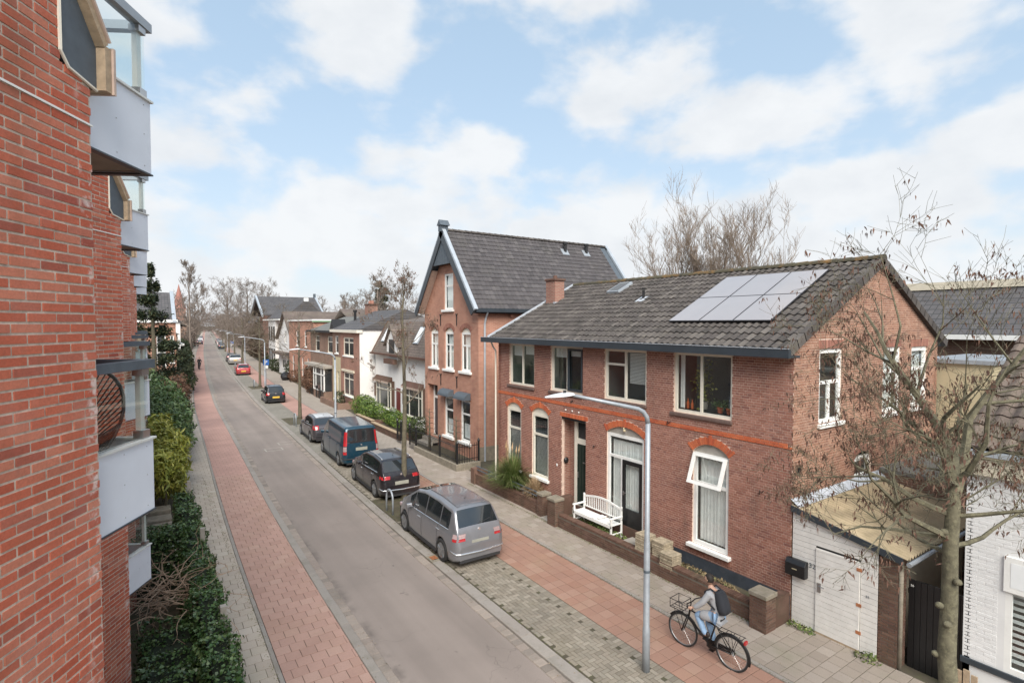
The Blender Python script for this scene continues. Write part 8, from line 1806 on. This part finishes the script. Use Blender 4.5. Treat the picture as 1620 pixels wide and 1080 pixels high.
    for x_, y_, z_ in ((-.11, -.05, .485), (.12, -.11, .14)):
        sh_ = MB(); sphere(sh_, (x_, y_ + .06, z_ + .045), .055, 12, 8, (.8, 2.3, .8)); sphere(sh_, (x_, y_ - .03, z_ + .08), .05, 10, 8, (.85, 1, 1.2)); sh_.build('shoe', 'shoe', t, smooth=True, world=False)
    for s in (-1, 1):
        w0_ = Vector((s * .29, .165, 1.10)); hn = MB(); sphere(hn, w0_ + Vector((0, .035, -.005)), .036, 10, 8, (.75, 1.2, .55))
        for k in range(4):
            l = (.036, .041, .038, .031)[k]; y_ = .172 + k * .020; p0 = Vector((s * .300, y_ + .01, 1.098)); hn.tube([p0, p0 + Vector((s * .022, .004, -.012)), p0 + Vector((s * .024, .004, -.012 - l * .7)), p0 + Vector((s * .004, .002, -.022 - l * .8))], [.010, .0095, .009, .007], 6)
        hn.tube([w0_ + Vector((-s * .02, .01, -.005)), w0_ + Vector((-s * .035, .035, -.02)), w0_ + Vector((-s * .022, .055, -.035))], [.011, .010, .008], 6); hn.build('hand', 'skin', t, smooth=True, world=False)
    if backpack:
        global bpk0; bp = bpk0 = thing('backpack', 'black backpack worn by the cyclist in the grey coat', 'backpack', parent_loc, rz); m2 = MB(); vs = []; n_ = 16; ax1 = Vector((0, -.42, 1.10)); ax2 = Vector((0, -.27, 1.55))
        up_ = (ax2 - ax1).normalized(); bk_ = Vector((0, -up_.z, up_.y)); 
        for i, (f, sx, sy) in enumerate(((-.02, .08, .05), (.03, .145, .085), (.25, .155, .10), (.55, .15, .10), (.85, .13, .08), (.98, .09, .05), (1.0, .03, .02))):
            c2 = ax1.lerp(ax2, f) + bk_ * -.01
            for k in range(n_): a = 2 * math.pi * k / n_; ca, sa = math.cos(a), math.sin(a); vs.append(c2 + Vector((1, 0, 0)) * math.copysign(abs(ca) ** .6, ca) * sx + bk_ * math.copysign(abs(sa) ** .6, sa) * sy)
        m2.add(vs, [(i * n_ + k, i * n_ + (k + 1) % n_, (i + 1) * n_ + (k + 1) % n_, (i + 1) * n_ + k) for i in range(6) for k in range(n_)] + [tuple(range(n_))[::-1]]); m2.build('bag', 'fabric_dark', bp, smooth=True, world=False)
        for s in (-1, 1): MB().tube([(s * .10, -.30, 1.50), (s * .115, -.13, 1.565), (s * .12, -.005, 1.46), (s * .14, -.06, 1.28), (s * .15, -.26, 1.18)], .017, 6).build('strap', 'fabric_dark', bp, smooth=True, world=False)
        ff_ = MB(); ff_.tube([(-.10, -.53, 1.20), (0, -.545, 1.20), (.10, -.53, 1.20)], .006, 4); ff_.build('zip', 'plastic', bp, world=False)
    return t
CY, CX_ = 6.72, 9.30; rzb = math.atan2(.10, 1.0)
bk0 = bicycle((CX_, CY, .06), rzb, 'black city bicycle with front carrier ridden past the lamp post')
rd0 = rider((CX_, CY, .06), rzb, 'cyclist in light grey coat and pale blue jeans with a black backpack', 'coat', 'jeans')
for o_ in (bk0, rd0, bpk0): o_.scale = (.95,) * 3
# distant riders on the left path
y = 92.0; x = 2.75 + D(y)
bicycle((x, y, .06), R(180), 'distant bicycle coming along the left red path', simple=True); rider((x, y, .06), R(180), 'distant rider in dark clothes on the left red path', 'c', 'fabric_dark', detail=False, backpack=False, coatm='fabric_dark')
def walker(x, y, rz, label, dark='fabric_dark', legs='fabric_dark'):
    t = thing('person', label, 'person', (x, y, .06), rz)
    J = [(0, 0, .92, .13, .11), (0, 0, 1.12, .12, .10), (0, 0, 1.34, .15, .10), (0, 0, 1.46, .06), (0, .01, 1.55, .05), (0, .02, 1.66, .085), (0, .02, 1.72, .07), (-.09, .12, .48, .065), (-.09, .2, .08, .045), (-.09, .3, .05, .04), (.09, -.08, .48, .065), (.09, -.22, .1, .045), (.09, -.12, .05, .04), (-.19, 0, 1.40, .055), (-.24, -.08, 1.12, .045), (-.25, 0, .88, .035), (-.25, .03, .80, .03), (.19, 0, 1.40, .055), (.24, .08, 1.12, .045), (.25, .14, .88, .035), (.25, .17, .8, .03)]
    skin_body('body', J, [(0, 1), (1, 2), (2, 3), (3, 4), (4, 5), (5, 6), (0, 7), (7, 8), (8, 9), (0, 10), (10, 11), (11, 12), (2, 13), (13, 14), (14, 15), (15, 16), (2, 17), (17, 18), (18, 19), (19, 20)], 'skin', t, 1)
    JC = [(*j[:3], j[3] + .015, (j[4] if len(j) > 4 else j[3]) + .015) for j in (J[0], J[1], J[2], J[3], J[13], J[14], J[15], J[17], J[18], J[19])]
    skin_body('coat', JC, [(0, 1), (1, 2), (2, 3), (2, 4), (4, 5), (5, 6), (2, 7), (7, 8), (8, 9)], dark, t, 1); LJ = [(*j[:3], j[3] + .012) for j in (J[0], J[7], J[8], J[10], J[11])]
    skin_body('trousers', LJ, [(0, 1), (1, 2), (0, 3), (3, 4)], legs, t, 1); h = MB(); sphere(h, (0, -.005, 1.72), .095, 8, 6); h.build('hair', 'hair', t, world=False)
for k, (px, y) in enumerate(((1.3, 178), (2.0, 180))): walker(px + D(y), y, R(10), ['distant pedestrian in dark coat, left one of the pair', 'distant pedestrian in dark coat, right one of the pair'][k])
